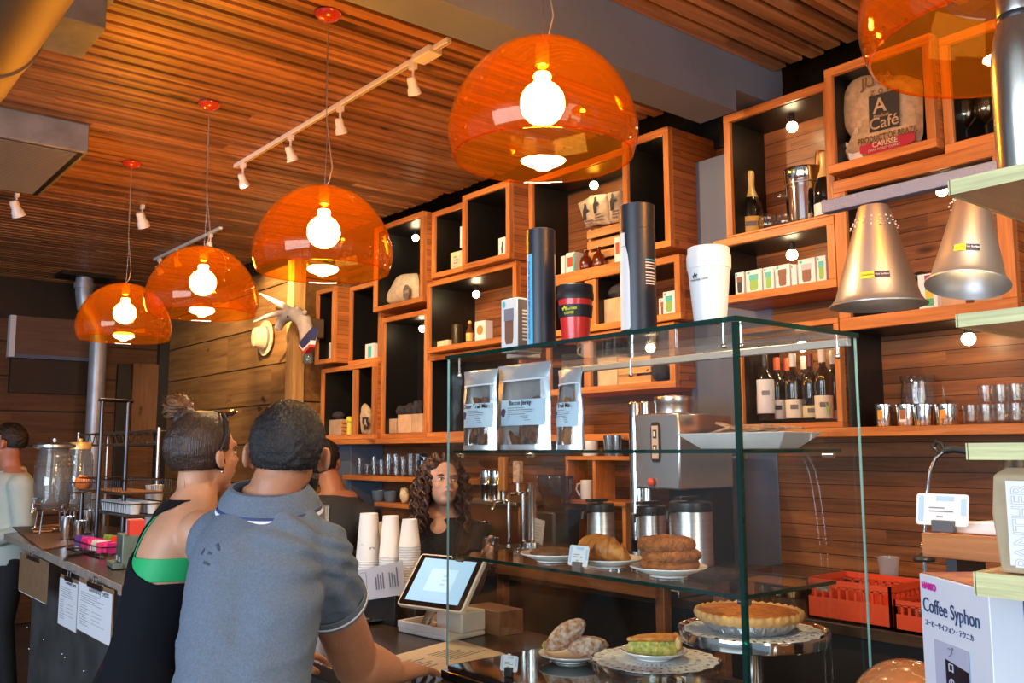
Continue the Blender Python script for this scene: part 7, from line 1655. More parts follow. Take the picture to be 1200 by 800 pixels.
def loft_pts(O, R, rings, grow=0, seg=44, n=6, ex=2.4):
    """rings: (z, cx, cy, halfwidth, halfdepth) in the body frame"""
    rows = []
    for z, cx, cy, hw, hd in catm(rings, n):
        row = []
        for k in range(seg):
            a = 2*pi*k/seg; ca, sa = math.cos(a), math.sin(a)
            x = cx+(hw+grow)*math.copysign(abs(ca)**(2/ex), ca); y = cy+(hd+grow)*math.copysign(abs(sa)**(2/ex), sa)
            if sa < 0: y += .010*math.exp(-((x-cx)/.03)**2)*(1 if z > 1.05 else 0)        # spine furrow
            row.append(V((x, y, z)))
        rows.append(row)
    return rows
def loft(b, O, R, rings, **k):
    rows = loft_pts(O, R, rings, **k); n0 = len(b.v); seg = len(rows[0])
    for row in rows: b.v += [O+R@V((p.x, p.y, 0))+V((0, 0, p.z)) for p in row]
    for j in range(len(rows)-1):
        for i in range(seg): b.f.append((n0+j*seg+i, n0+j*seg+(i+1) % seg, n0+(j+1)*seg+(i+1) % seg, n0+(j+1)*seg+i))
    b.f.append(tuple(range(n0, n0+seg))[::-1]); e = n0+(len(rows)-1)*seg; b.f.append(tuple(range(e, e+seg)))
def shell(O, R, rings, grow, keep, nm, m, par, thick=.004, **k):
    rows = loft_pts(O, R, rings, grow=grow, **k); seg = len(rows[0]); b = MB()
    for row in rows: b.v += [O+R@V((p.x, p.y, 0))+V((0, 0, p.z)) for p in row]
    for j in range(len(rows)-1):
        for i in range(seg):
            q = (rows[j][i]+rows[j+1][(i+1) % seg])/2
            if keep(q): b.f.append((j*seg+i, j*seg+(i+1) % seg, (j+1)*seg+(i+1) % seg, (j+1)*seg+i))
    o = b.build(nm, m, par, ang=80); md = o.modifiers.new('sm', 'SMOOTH'); md.factor = .5; md.iterations = 12
    md = o.modifiers.new('so', 'SOLIDIFY'); md.thickness = thick; md.offset = -1; return o
def bake(o, vox, it=5):
    md = o.modifiers.new('r', 'REMESH'); md.mode = 'VOXEL'; md.voxel_size = vox; md.use_smooth_shade = True
    md = o.modifiers.new('s', 'SMOOTH'); md.iterations = it; md.factor = .5
    bpy.context.view_layer.update()
    me = bpy.data.meshes.new_from_object(o.evaluated_get(bpy.context.evaluated_depsgraph_get()))
    o.modifiers.clear(); old = o.data; o.data = me; bpy.data.meshes.remove(old)
    me.polygons.foreach_set('use_smooth', [True]*len(me.polygons)); return o
def arm(b, sh, el, wr, r=(.052, .046, .040, .043, .036, .027)):
    sh, el, wr = V(sh), V(el), V(wr)
    b.tube([sh, sh.lerp(el, .35), sh.lerp(el, .8), el, el.lerp(wr, .25), el.lerp(wr, .65), wr], [r[0], r[1], r[2], r[2]*.98, r[3], r[4], r[5]], 18)
    b.ell(sh, r[0]*1.08, r[0]*1.08, r[0]*1.08, 18, 12)
def hand(b, wr, d, up_, side, s=1.0, curl=.35, spread=1.0, thumb=1):
    """d: pointing direction, up_: back-of-hand normal, side: thumb side"""
    wr, d, up_, side = V(wr), V(d).normalized(), V(up_).normalized(), V(side).normalized()
    b.tube([wr-d*.02, wr+d*.02, wr+d*.045, wr+d*.085], [.024*s, .026*s, .027*s, .020*s], 14)
    for k in (-1.5, -.5, .5, 1.5): b.tube([wr+d*.015+side*k*.008, wr+d*.088*s+side*k*.0205*s], [.017*s, .0135*s], 12)
    for k, L_ in zip((1.5, .5, -.5, -1.5), (.072, .080, .074, .058)):
        k0 = wr+d*.088*s+side*k*.0205*s; dd = (d+side*k*.07*spread).normalized(); pts = [k0]; c = 0; p = k0
        for seg_, f in enumerate((.42, .32, .26)):
            c += curl*(.6+.4*seg_); p = p+(dd*math.cos(c)-up_*math.sin(c))*L_*f*s; pts.append(p)
        b.tube(pts, [.0105*s, .0095*s, .0088*s, .0072*s], 12); b.ell(pts[-1], .0072*s, .0072*s, .0072*s, 10, 8)
    t0 = wr+d*.020*s+side*.022*s-up_*.004
    b.tube([t0, t0+(d*.55+side*.75-up_*.15).normalized()*.040*s, t0+(d*.72+side*.60-up_*.25).normalized()*.070*s, t0+(d*.9+side*.42-up_*.35).normalized()*.092*s], [.016*s, .0125*s, .0105*s, .008*s], 12)
def leg(b, hip, knee, ankle, fwd_):
    hip, knee, ankle = V(hip), V(knee), V(ankle)
    b.tube([hip, hip.lerp(knee, .5), knee, knee.lerp(ankle, .3), ankle], [.092, .075, .056, .056, .038], 18)
def hairshell(C_, R, s, region, nm, m, par, off=.010, amp=.006, seg=72, rings=48, nz=(10, 10, 10), extra=None):
    b = MB()
    def fn(p, q):
        w = region(p); r = 1+(off*w-.012*(1-w))/.085
        d_ = 1+amp/.085*w*noise.noise(V((p.x*nz[0], p.y*nz[1], p.z*nz[2])))
        return q*r*d_
    b.ell(C_+R@(V((0, -.010, .026))*s), .076*s, .096*s, .088*s, seg, rings, M=R, fn=fn)
    if extra: extra(b)
    return b.build(nm, m, par, ang=180)
sm = lambda a, b_, x: (lambda t_: t_*t_*(3-2*t_))(max(0, min(1, (x-a)/(b_-a))))
def eyes(C_, R, s, par, look=0, col=(.10, .05, .03), lids=None):
    for sx_ in (-1, 1):
        o = C_+R@(V((sx_*.031, .074, .000))*s)
        MB().ell(o, .0125*s, .0085*s, .0075*s, 16, 10, M=R).build('eye', mat('eye white', (.62, .58, .54), .25), par)
        MB().ell(o+R@(V((look, .0068, -.001))*s), .0050*s, .0030*s, .0052*s, 12, 8, M=R).build('iris', mat('dark iris', col, .15), par)
        MB().tube([o+R@(V((-.016, .004, .014))*s), o+R@(V((0, .010, .0195))*s), o+R@(V((.017, .001, .015))*s)], [.0022*s, .0032*s, .002*s], 8).build('eyebrow', mat('brow hair', (.03, .015, .01), .6), par)
        MB().tube([o+R@(V((-.014, .003, .002))*s), o+R@(V((0, .0085, .0070))*s), o+R@(V((.014, .002, .002))*s)], .0016*s, 8).build('upper_lid', lids or mat('brow hair', (.03, .015, .01), .6), par)
def stand_legs(b, O, R, hipz, w=.095, fwd_=0):
    for sx_ in (-1, 1):
        hp = O+R@V((sx_*w, 0, 0))+V((0, 0, hipz)); kn = O+R@V((sx_*w*1.05, .03+fwd_, 0))+V((0, 0, .50)); an = O+R@V((sx_*w*1.1, -.02+fwd_, 0))+V((0, 0, .08))
        leg(b, hp, kn, an, None)
        b.tube([an+V((0, 0, -.02)), an+R@V((0, .10, 0))+V((0, 0, -.045)), an+R@V((0, .17, 0))+V((0, 0, -.055))], [.036, .034, .024], 12)
def clothed_legs(O, R, hipz, par, m, rings, w=.095, fwd_=0):
    b = MB(); loft(b, O, R, rings, grow=.012)
    for sx_ in (-1, 1):
        hp = O+R@V((sx_*w, 0, 0))+V((0, 0, hipz)); kn = O+R@V((sx_*w*1.05, .03+fwd_, 0))+V((0, 0, .50)); an = O+R@V((sx_*w*1.1, -.02+fwd_, 0))+V((0, 0, .09))
        b.tube([hp, hp.lerp(kn, .5), kn, kn.lerp(an, .5), an], [.102, .088, .070, .064, .060], 18)
    return bake(b.build('trousers', m, par), .012, 4)
# ---------------------------------------------------------------- man in the grey polo
S_m = mat_skin('tanned skin', (.43, .195, .105))
HC = at(337, 532, d=2.18)
Rt = frame(52); Rh = frame(57, -6, 3)
t = thing('person', (HC.x, HC.y, 0), 'person in a grey polo shirt with short black hair, one hand on the counter', 'person')
O = V((HC.x, HC.y, 0))+Rt@V((-.036, -.055, 0)); O.z = 0
lean = lambda z: .16*(z-1.45)/.55
rings = [(.86, -.02, lean(.86), .142, .115), (.98, -.02, lean(.98), .138, .108), (1.08, -.016, lean(1.08), .130, .102), (1.20, -.008, lean(1.2), .132, .104), (1.32, -.002, lean(1.32), .136, .108), (1.395, .0, lean(1.40), .130, .098), (1.445, .005, lean(1.455)+.005, .110, .080), (1.485, .008, .02, .078, .062), (1.52, .005, .028, .060, .056)]
b = MB(); loft(b, O, Rt, rings)
head_mb(b, HC, Rh, 1.03, ex=.089)
nk = O+Rt@V((.005, .025, 0))+V((0, 0, 1.46)); b.tube([nk, nk.lerp(HC, .5)+Rh@V((0, -.02, 0)), HC+Rh@V((0, -.030, -.03))], [.066, .060, .060], 20)
shR = O+Rt@V((.114, .012, 0))+V((0, 0, 1.358)); shL = O+Rt@V((-.105, .05, 0))+V((0, 0, 1.382))
wrR = at(465, 786, Z=ZC+.050); elR = at(418, 778, d=2.33); 
elL = O+Rt@V((-.07, .22, 0))+V((0, 0, 1.15)); wrL = O+Rt@V((-.03, .35, 0))+V((0, 0, ZC+.075))
arm(b, shR, elR, wrR, (.060, .062, .060, .062, .048, .033)); arm(b, shL, elL, wrL, (.056, .054, .048, .050, .040, .029))
dh = (at(515, 775, Z=ZC+.03)-wrR); dh.z = 0; dh.normalize(); sd = V((-dh.y, dh.x, 0))
hand(b, wrR+V((0, 0, -.006)), dh+V((0, 0, -.10)), (0, 0, 1), sd, 1.05, .20, 1.6)
dl = Rt@V((.6, .8, -.1)); hand(b, wrL+V((0, 0, .01)), dl, (0, 0, 1), Rt@V((.4, -.9, 0)), 1.0, .3)
stand_legs(b, O+Rt@V((-.03, lean(.86), 0)), Rt, .88)
body = bake(b.build('body', S_m, t), .0062, 4)
def reg_man(p):
    back = sm(.62, .30, p.y); low = sm(-.62, -.50, p.z) if p.y < .1 else sm(.15, .40, p.z)
    side = 1-sm(.72, .86, abs(p.x))*sm(.05, -.25, p.z)*sm(-.35, -.1, p.y)
    return max(0, min(back, low, side))
hairshell(HC, Rh, 1.03, reg_man, 'hair', mat_hair('black hair', (.014, .012, .014), (.003, .003, .004), (240, 240, 90)), t, .011, .005, nz=(26, 26, 9), seg=96, rings=64)
# dark stubble along the right jaw
MB().tube([HC+Rh@V((.064, .028, -.052)), HC+Rh@V((.058, .045, -.082)), HC+Rh@V((.035, .068, -.100))], [.012, .014, .012], 10).build('beard', mat('dark stubble', (.03, .02, .018), .8, bump=.6, bscale=300), t)
M_polo = mat('heather grey knit', (.125, .165, .225), .9, var=.16, vscale=260, bump=.25, bscale=260)
b = MB(); loft(b, O, Rt, [(r[0], r[1], r[2], r[3]+.014, r[4]+.014) for r in rings[:-2]]+[(1.478, .008, .015, .092, .076)])
hemR = shR.lerp(elR, .42); hemL = shL.lerp(elL, .62)
for s_, h_, e_ in ((shR, hemR, elR), (shL, hemL, elL)):
    b.tube([s_+(V((O.x, O.y, s_.z))-s_)*.35, s_, s_.lerp(h_, .5), h_], [.080, .084, .083, .082], 22); b.ell(s_+V((0, 0, .004)), .086, .086, .084, 22, 14)
o = b.build('polo_shirt', M_polo, t); o = bake(o, .0085, 6)
for v in o.data.vertices:
    w = v.co+V(o['_w']); q = Rt.transposed()@(w-O)
    f = math.sin(w.z*46+q.x*26+4*noise.noise(w*5))*sm(1.36, 1.12, w.z)*.0055*(.4+noise.noise(w*4+V((3, 1, 2)))*1.6)+.010*noise.noise(w*7)*sm(1.45, 1.25, w.z)
    f += .0035*(1-2*abs(noise.noise(V((q.x*9+q.z*5, q.y*9, q.z*16)))))**3*sm(1.46, 1.38, w.z)
    dR = (w-shR).length; f += .0048*math.sin((w-shR).normalized().dot(V((0, .3, 1)))*16)*math.exp(-((dR-.12)/.07)**2)
    f += .004*math.sin(q.x*60+w.z*30)*sm(1.1, .95, w.z)
    v.co += v.normal*f
# sleeve hems with a fine stripe
M_navy = mat('navy trim', (.03, .05, .16), .7); M_wtrim = mat('white trim', (.75, .76, .80), .7)
for h_, e_, s_ in ((hemR, elR, shR), (hemL, elL, shL)):
    ax_ = (h_-s_).normalized(); Mx = ax_.to_track_quat('Z', 'Y').to_matrix()
    MB().lathe([(.0835, -.028), (.0855, -.027), (.0845, .002), (.080, .004), (.072, .0)], h_, 36, M=Mx).build('sleeve_cuff', M_polo, t)
    MB().lathe([(.0855, -.012), (.0865, -.011), (.0865, -.0075), (.0855, -.0065)], h_, 36, M=Mx).build('cuff_stripe', M_wtrim, t)
# collar
Mc = frame(50, -14, 2); cc = O+Rt@V((.006, .016, 0))+V((0, 0, 1.488))
MB().lathe([(.100, -.026), (.112, -.024), (.104, .004), (.086, .030), (.077, .032), (.079, .016), (.092, -.014)], cc, 44, M=Mc, sx=1.08, sy=.93).build('collar', M_polo, t)
MB().lathe([(.1105, -.0275), (.1145, -.0255), (.1130, -.0175), (.1085, -.0175)], cc, 44, M=Mc, sx=1.08, sy=.93).build('collar_stripe', M_wtrim, t)
MB().lathe([(.1080, -.0175), (.1125, -.0170), (.1110, -.0115), (.1070, -.0115)], cc, 44, M=Mc, sx=1.08, sy=.93).build('collar_stripe', M_navy, t)
for (px, py, a, L_) in ((238, 646, 1.3, .014), (256, 641, -.9, .018), (246, 648, -.2, .010), (242, 660, -.25, .018)):
    b = MB(); p0 = at(px, py, d=1.6); dr = (p0-CP).normalized()
    hit = None
    inv = o.matrix_world.inverted()
    ok, loc, nrm_, _ = o.ray_cast(p0-V(worldloc(t)), dr)
    if ok:
        w = loc+worldloc(t); tx = nrm_.cross(V((0, 0, 1))).normalized(); ty = tx.cross(nrm_)*-1; dd = tx*math.cos(a)+ty*math.sin(a)
        MB().prism([(-L_/2, -.0015), (L_/2, -.0035), (L_/2, .0035), (-L_/2, .0025)], w+nrm_*.0006, dd, nrm_.cross(dd), nrm_*.0008).build('mark', mat('dark fabric mark', (.05, .06, .09), .8), t, smooth=False)
M_jean = mat('dark denim', (.02, .025, .04), .8, bump=.3, bscale=200)
clothed_legs(O+Rt@V((-.03, lean(.86), 0)), Rt, .88, t, M_jean, [(.82, 0, 0, .165, .125), (.90, 0, 0, .170, .125), (.97, 0, 0, .165, .118)])
# ---------------------------------------------------------------- woman in the black tank top
S_w = mat_skin('light tan skin', (.56, .29, .175))
HC = at(240, 533, d=2.52); Rt = frame(-16); Rh = frame(14, -4, 0)
t = thing('person', (HC.x, HC.y, 0), 'person in a black tank top and green sports bra with a brown top bun', 'person')
O = V((HC.x, HC.y, 0))+V((-.012, -.035, 0)); O.z = 0
DW = .045
ln = lambda z: .13*(z-1.42)/.55
rings = [(.84, -.02, ln(.84), .165, .125), (.96, -.02, ln(.96), .158, .115), (1.06, -.015, ln(1.06), .128, .095), (1.16, -.01, ln(1.16), .130, .095), (1.26, -.005, ln(1.26), .146, .102), (1.34, 0, ln(1.34), .150, .095), (1.40, 0, ln(1.40)+.005, .120, .074), (1.445, .0, .015, .075, .056), (1.475, 0, .025, .052, .050)]
rings = [(r[0]+DW*sm(.84, 1.3, r[0]), *r[1:]) for r in rings]
b = MB(); loft(b, O, Rt, rings); head_mb(b, HC, Rh, .97, 1.0)
nk = O+Rt@V((0, .02, 0))+V((0, 0, 1.42+DW)); b.tube([nk, nk.lerp(HC, .5)+Rh@V((0, -.012, 0)), HC+Rh@V((0, -.02, -.03))], [.056, .050, .050], 18)
shR = O+Rt@V((.142, .020, 0))+V((0, 0, 1.345+DW)); shL = O+Rt@V((-.150, .03, 0))+V((0, 0, 1.35+DW))
elR = O+Rt@V((.125, .16, 0))+V((0, 0, 1.13)); wrR = O+Rt@V((-.02, .28, 0))+V((0, 0, 1.10))
elL = O+Rt@V((-.23, .10, 0))+V((0, 0, 1.11)); wrL = O+Rt@V((-.12, .30, 0))+V((0, 0, 1.15))
arm(b, shR, elR, wrR, (.054, .046, .038, .039, .030, .023)); arm(b, shL, elL, wrL, (.052, .044, .036, .038, .030, .023))
hand(b, wrR, Rt@V((-.5, .8, 0)), (0, 0, 1), Rt@V((-.8, -.5, 0)), .88, .4); hand(b, wrL, Rt@V((.4, .8, 0)), (0, 0, 1), Rt@V((.8, -.4, 0)), .88, .4)
stand_legs(b, O+Rt@V((-.02, ln(.84), 0)), Rt, .86, .085)
bake(b.build('body', S_w, t), .0062, 5)
M_tank = mat('black jersey', (.005, .006, .010), .9, bump=.1, bscale=150, spec=.2); M_bra = mat('green stretch fabric', (.01, .40, .13), .6, bump=.08, bscale=120)
def arml(q, grow):
    """inside an arm hole of the racer back"""
    w = .030+.085*sm(1.36, 1.22, q.z) if q.y < 0 else .075+.03*sm(1.36, 1.25, q.z)
    return abs(q.x) > w and q.z > 1.205+.02*math.sin(q.x*9)
rg2 = rings[:-1]
shell(O, Rt, rg2, .0045, lambda q: 1.222 < q.z-DW < 1.288 or (q.z-DW >= 1.288 and .018 < abs(q.x) < .038 and q.z-DW < 1.42), 'sports_bra', M_bra, t, .003, seg=180, n=26)
shell(O, Rt, rg2, .0095, lambda q: q.z > .90 and q.z-DW < (1.43 if q.y < 0 else 1.33) and not (abs(q.x) > (.022+.12*sm(1.30, 1.215, q.z-DW)+.08*sm(1.375, 1.415, q.z-DW)) and q.z-DW > 1.222), 'tank_top', M_tank, t, .004, seg=180, n=26)
clothed_legs(O+Rt@V((-.02, ln(.84), 0)), Rt, .86, t, mat('black leggings', (.012, .012, .016), .7), [(.80, 0, 0, .160, .120), (.88, 0, 0, .162, .122), (.95, 0, 0, .152, .112)], .085)
# smooth hair swept up to a bun
M_wh = mat_hair('brown swept hair', (.055, .028, .018), (.016, .009, .007), (130, 130, 8))
def reg_w(p):
    a = sm(.55, .25, p.y-.35*max(0, p.z)); lo = sm(-.80, -.62, p.z+.25*max(0, p.y)); ear = 1-sm(.70, .86, abs(p.x))*sm(-.08, -.30, p.z)*sm(-.15, .10, p.y)
    return max(0, min(a, lo, ear))
bc = at(209, 479, d=2.54)
def bun(b):
    b.ell(bc.lerp(HC+Rh@V((0, -.04, .07)), .55), .030, .034, .040, 20, 12)
hairshell(HC, Rh, .98, reg_w, 'hair', M_wh, t, .011, .004, nz=(5, 5, 14), extra=bun)
b = MB(); rnd = random.Random(4)
b.ell(bc, .040, .038, .040, 28, 18, fn=noisy(0, .18, 4, 3))
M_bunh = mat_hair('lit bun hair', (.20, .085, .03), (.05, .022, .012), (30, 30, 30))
for i in range(16):
    a0 = rnd.uniform(0, 2*pi); tl = Matrix.Rotation(rnd.uniform(-1.2, 1.2), 3, 'X')@Matrix.Rotation(rnd.uniform(0, pi), 3, 'Z'); rr = rnd.uniform(.036, .043)
    b.tube([bc+tl@V((rr*math.cos(a0+k*.45), rr*math.sin(a0+k*.45)*.95, .006*math.sin(k))) for k in range(9)], [.001, .003, .0045, .005, .005, .005, .0045, .003, .001], 6)
b.build('hair_bun', M_bunh, t, ang=180)
b = MB()
for i in range(26):
    d_ = V((rnd.uniform(-1, 1), rnd.uniform(-1, 1), rnd.uniform(.1, 1))).normalized(); s0 = bc+d_*.034; b.tube([s0, s0+d_*.010+V((rnd.uniform(-.006, .006), 0, .004)), s0+d_*.018+V((rnd.uniform(-.012, .012), 0, rnd.uniform(-.002, .010)))], [.0007, .0006, .0003], 4)
for i in range(4):
    a = rnd.uniform(-.7, .7); s0 = HC+Rh@V((.05*math.sin(a), -.085*math.cos(a), -.062)); b.tube([s0, s0+V((0, 0, -.012)), s0+V((rnd.uniform(-.008, .008), rnd.uniform(-.004, .004), -.026))], [.0006, .0005, .0003], 4)
b.build('loose_strands', M_bunh, t)['kind'] = 'stuff'
# sunglasses pushed up on the head
g_ = lambda x, y, z: HC+Rh@(V((x, y, z))*.96)
b = MB()
for sx_ in (-1, 1): b.tube([g_(sx_*.087, -.010, .012), g_(sx_*.095, .004, .050), g_(sx_*.082, .020, .090)], .0036, 8)
b.tube([g_(-.082, .020, .090), g_(-.045, .032, .118), g_(0, .036, .124), g_(.045, .032, .118), g_(.082, .020, .090)], .0042, 8)
o = b.build('sunglasses_frame', M_blackplastic, t)
for sx_ in (-1, 1): MB().ell(g_(sx_*.042, .052, .114), .032, .006, .022, 20, 10, M=Rh@Matrix.Rotation(-1.1, 3, 'X')).build('lens', mat('dark lens', (.01, .01, .012), .08, coat=1), o)
MB().ell(g_(.0815, -.002, -.046), .004, .004, .004, 10, 8).build('ear_stud', M_chrome, t)
eyes(HC, Rh, .97, t)
# ---------------------------------------------------------------- barista with curly hair
S_b = mat_skin('pale warm skin', (.55, .30, .21))
HC = at(518, 566, d=4.12); Rh = frame(50.5+180+24, -14, -5); Rt = frame(50.5+180-4)
t = thing('person', (HC.x, HC.y, 0), 'person with dark curly hair in a black T-shirt, looking down and holding a glass', 'person')
O = V((HC.x, HC.y, 0))+Rt@V((.01, -.055, 0)); O.z = 0; dz = HC.z-1.60+.045
rings = [(.84, 0, 0, .165, .125), (.96, 0, 0, .155, .115), (1.06, 0, 0, .128, .098), (1.18, 0, 0, .140, .108), (1.27, 0, 0, .152, .112), (1.34, 0, 0, .150, .092), (1.39, 0, .0, .118, .072), (1.43, 0, .005, .072, .055), (1.46, 0, .01, .050, .048)]
rings = [(r[0]+dz*1.0, *r[1:]) for r in rings]
b = MB(); loft(b, O, Rt, rings); head_mb(b, HC, Rh, 1.0)
nk = O+V((0, 0, 1.40+dz)); b.tube([nk, nk.lerp(HC, .5), HC+Rh@V((0, -.02, -.03))], [.054, .047, .048], 18)
shR = O+Rt@V((.155, 0, 0))+V((0, 0, 1.335+dz)); shL = O+Rt@V((-.155, 0, 0))+V((0, 0, 1.335+dz))
# her own right arm hangs on the picture's left; the other reaches to the glass
glass_p = at(575, 640, Y=2.33); gz = glass_p.z
sideA, sideB = (shR, shL) if (shR-CP).dot(rt) < (shL-CP).dot(rt) else (shL, shR)
elA = sideA+V((0, 0, -.26))+(Rt@V((0, .02, 0)))+(sideA-O-V((0, 0, sideA.z))).normalized()*.03; wrA = elA+Rt@V((0, .20, -.08))
elB = sideB+V((0, 0, -.235))+Rt@V((0, .09, 0)); wrB = glass_p+(elB-glass_p).normalized()*.085+V((0, 0, .012))
arm(b, sideA, elA, wrA, (.050, .044, .037, .038, .030, .023)); arm(b, sideB, elB, wrB, (.050, .044, .037, .038, .030, .023))
d_ = (glass_p-wrB); d_.z = 0; d_.normalize(); cam_s = V((-d_.y, d_.x, 0)); tocam = (CP-glass_p); tocam.z = 0; tocam.normalize()
hand(b, wrB+tocam*.018, d_+tocam*.15, tocam, V((0, 0, 1)), .90, .50); hand(b, wrA, Rt@V((0, 1, -.3)), Rt@V((0, .2, 1)), Rt@V((1 if sideA is shL else -1, 0, 0)), .88, .4)
stand_legs(b, O, Rt, .86+dz, .085)
bake(b.build('body', S_b, t), .0062, 4)
b = MB(); loft(b, O, Rt, [(r[0], r[1], r[2], r[3]+.011, r[4]+.011) for r in rings[:-2]]+[(1.405+dz, 0, .0, .105, .070)])
for s_, e_ in ((shR, elR), (shL, elL)):
    pass
for s_, e_ in ((sideA, elA), (sideB, elB)): b.tube([s_+(V((O.x, O.y, s_.z))-s_)*.35, s_, s_.lerp(e_, .40)], [.070, .074, .066], 20)
o = bake(b.build('t_shirt', mat('black cotton', (.012, .012, .014), .85, bump=.3, bscale=150), t), .009, 5)
# scoop neckline shows skin
MB().ell(O+Rt@V((0, .070, 0))+V((0, 0, 1.372+dz)), .058, .022, .055, 24, 16, M=Rt@Matrix.Rotation(.55, 3, 'X')).build('neckline_skin', S_b, t)
clothed_legs(O, Rt, .86+dz, t, M_jean, [(.80+dz, 0, 0, .160, .120), (.88+dz, 0, 0, .162, .122), (.97+dz, 0, 0, .152, .112)], .085)
M_curl = mat_hair('dark curly hair', (.060, .022, .014), (.012, .005, .004), (40, 40, 40))
hairshell(HC, Rh, 1.0, lambda p: max(0, min(1, sm(.80, .50, p.y-.10*max(0, p.z)), sm(.85, .5, p.y) if p.z > .3 else sm(.55, .25, p.y))), 'hair', M_curl, t, .022, .020, nz=(6, 6, 6))
b = MB(); rnd = random.Random(11)
for i in range(150):
    a = rnd.uniform(math.radians(35), math.radians(325)); rr = rnd.uniform(.070, .112); x_ = math.sin(a)*rr; y_ = math.cos(a)*rr*1.05-.015
    if y_ > .035: continue
    z0_ = rnd.uniform(-.02, .095)-.03*(rr-.07)/.04; L_ = rnd.uniform(.14, .26) if z0_ < .06 else rnd.uniform(.12, .2); ph = rnd.uniform(0, 6); pts = []; n = 16; w = rnd.uniform(.008, .014)
    for k in range(n):
        u = k/(n-1); out = 1+.35*u*(1-u*.5); pts.append(HC+Rh@V((x_*out+w*math.cos(ph+u*20), y_*out+w*math.sin(ph+u*20), z0_-L_*u)))
    b.tube(pts, [.002+.007*math.sin(pi*min(1, .15+k/(n-1)*.85)) for k in range(n)], 6)
b.build('curls', M_curl, t)['kind'] = 'stuff'
eyes(HC, Rh, 1.0, t); MB().tube([HC+Rh@V((-.020, .092, -.058)), HC+Rh@V((0, .097, -.056)), HC+Rh@V((.020, .092, -.058))], [.002, .0035, .002], 8).build('lips', mat('lip colour', (.42, .13, .10), .4), t)
tumb = MB().lathe([(0, 0), (.026, 0), (.029, .005), (.034, .12), (.032, .12), (.027, .01), (0, .01)], (glass_p.x, glass_p.y, gz-.085), 26).build('drinking_glass', M_glass)
tag(tumb, 'clear glass held in the curly haired person\'s hand', 'glass')
# ---------------------------------------------------------------- barista in black, turned away
HC = at(381, 541, d=4.95); Rh = frame(40, -20, 0); Rt = frame(25)
t = thing('person', (HC.x, HC.y, 0), 'person in a black T-shirt with short black hair, back turned, behind the bar', 'person')
O = V((HC.x, HC.y, 0))+Rt@V((.13, -.10, 0)); O.z = 0; dz = HC.z-1.60-.02
ln = lambda z: .30*(z-1.40)/.5
rings = [(.84, 0, ln(.84), .175, .13), (1.0, 0, ln(1.0), .165, .12), (1.15, 0, ln(1.15), .180, .125), (1.28, 0, ln(1.28), .205, .13), (1.36, 0, ln(1.36), .200, .115), (1.42, 0, ln(1.42), .150, .09), (1.47, 0, .05, .08, .065)]
rings = [(r[0]+dz, *r[1:]) for r in rings]
b = MB(); loft(b, O, Rt, rings); head_mb(b, HC, Rh, 1.02)
nk = O+Rt@V((0, .03, 0))+V((0, 0, 1.42+dz)); b.tube([nk, nk.lerp(HC, .5), HC+Rh@V((0, -.03, -.03))], [.066, .060, .060], 18)
shR = O+Rt@V((.205, .0, 0))+V((0, 0, 1.34+dz)); shL = O+Rt@V((-.205, .02, 0))+V((0, 0, 1.34+dz))
elR = shR+Rt@V((.05, .05, 0))+V((0, 0, -.27)); wrR = elR+Rt@V((-.05, .22, 0))+V((0, 0, .0)); elL = shL+Rt@V((-.05, .08, 0))+V((0, 0, -.27)); wrL = elL+Rt@V((.05, .22, 0))
arm(b, shR, elR, wrR, (.060, .052, .046, .047, .036, .028)); arm(b, shL, elL, wrL, (.060, .052, .046, .047, .036, .028))
hand(b, wrR, Rt@V((-.2, 1, 0)), (0, 0, 1), Rt@V((-1, -.2, 0)), 1, .5); hand(b, wrL, Rt@V((.2, 1, 0)), (0, 0, 1), Rt@V((1, -.2, 0)), 1, .5)
stand_legs(b, O+Rt@V((0, ln(.84), 0)), Rt, .88+dz)
bake(b.build('body', mat_skin('brown warm skin', (.34, .13, .06)), t), .008, 4)
b = MB(); loft(b, O, Rt, [(r[0], r[1], r[2], r[3]+.013, r[4]+.013) for r in rings[:-1]]+[(1.455+dz, 0, .04, .09, .075)])
for s_, e_ in ((shR, elR), (shL, elL)): b.tube([s_+(V((O.x, O.y, s_.z))-s_)*.35, s_, s_.lerp(e_, .55)], [.084, .088, .080], 20)
bake(b.build('t_shirt', mat('black cotton', (.012, .012, .014), .85, bump=.3, bscale=150), t), .010, 5)
hairshell(HC, Rh, 1.02, reg_man, 'hair', mat_hair('black hair', (.014, .012, .014), (.003, .003, .004), (140, 140, 60)), t, .012, .008, nz=(14, 14, 14))
clothed_legs(O+Rt@V((0, ln(.84), 0)), Rt, .88+dz, t, M_jean, [(.82+dz, 0, 0, .17, .13), (.92+dz, 0, 0, .17, .125), (1.0+dz, 0, 0, .165, .12)])
p = at(432, 586, Y=O.y-.16)
tow = shR.lerp(elR, .25)+Rt@V((.085, -.02, 0)); tag(MB().tube([tow+V((0, 0, .05)), tow+Rt@V((.012, 0, 0)), tow+Rt@V((.03, .0, 0))+V((0, 0, -.07)), tow+Rt@V((.035, 0, 0))+V((0, 0, -.14))], [.016, .026, .028, .018], 10).build('bar_towel', mat('tan towel', (.50, .36, .20), .9, var=.35, vscale=30, bump=.5, bscale=120)), 'tan folded towel over the arm of the person bending over the bar', 'towel')
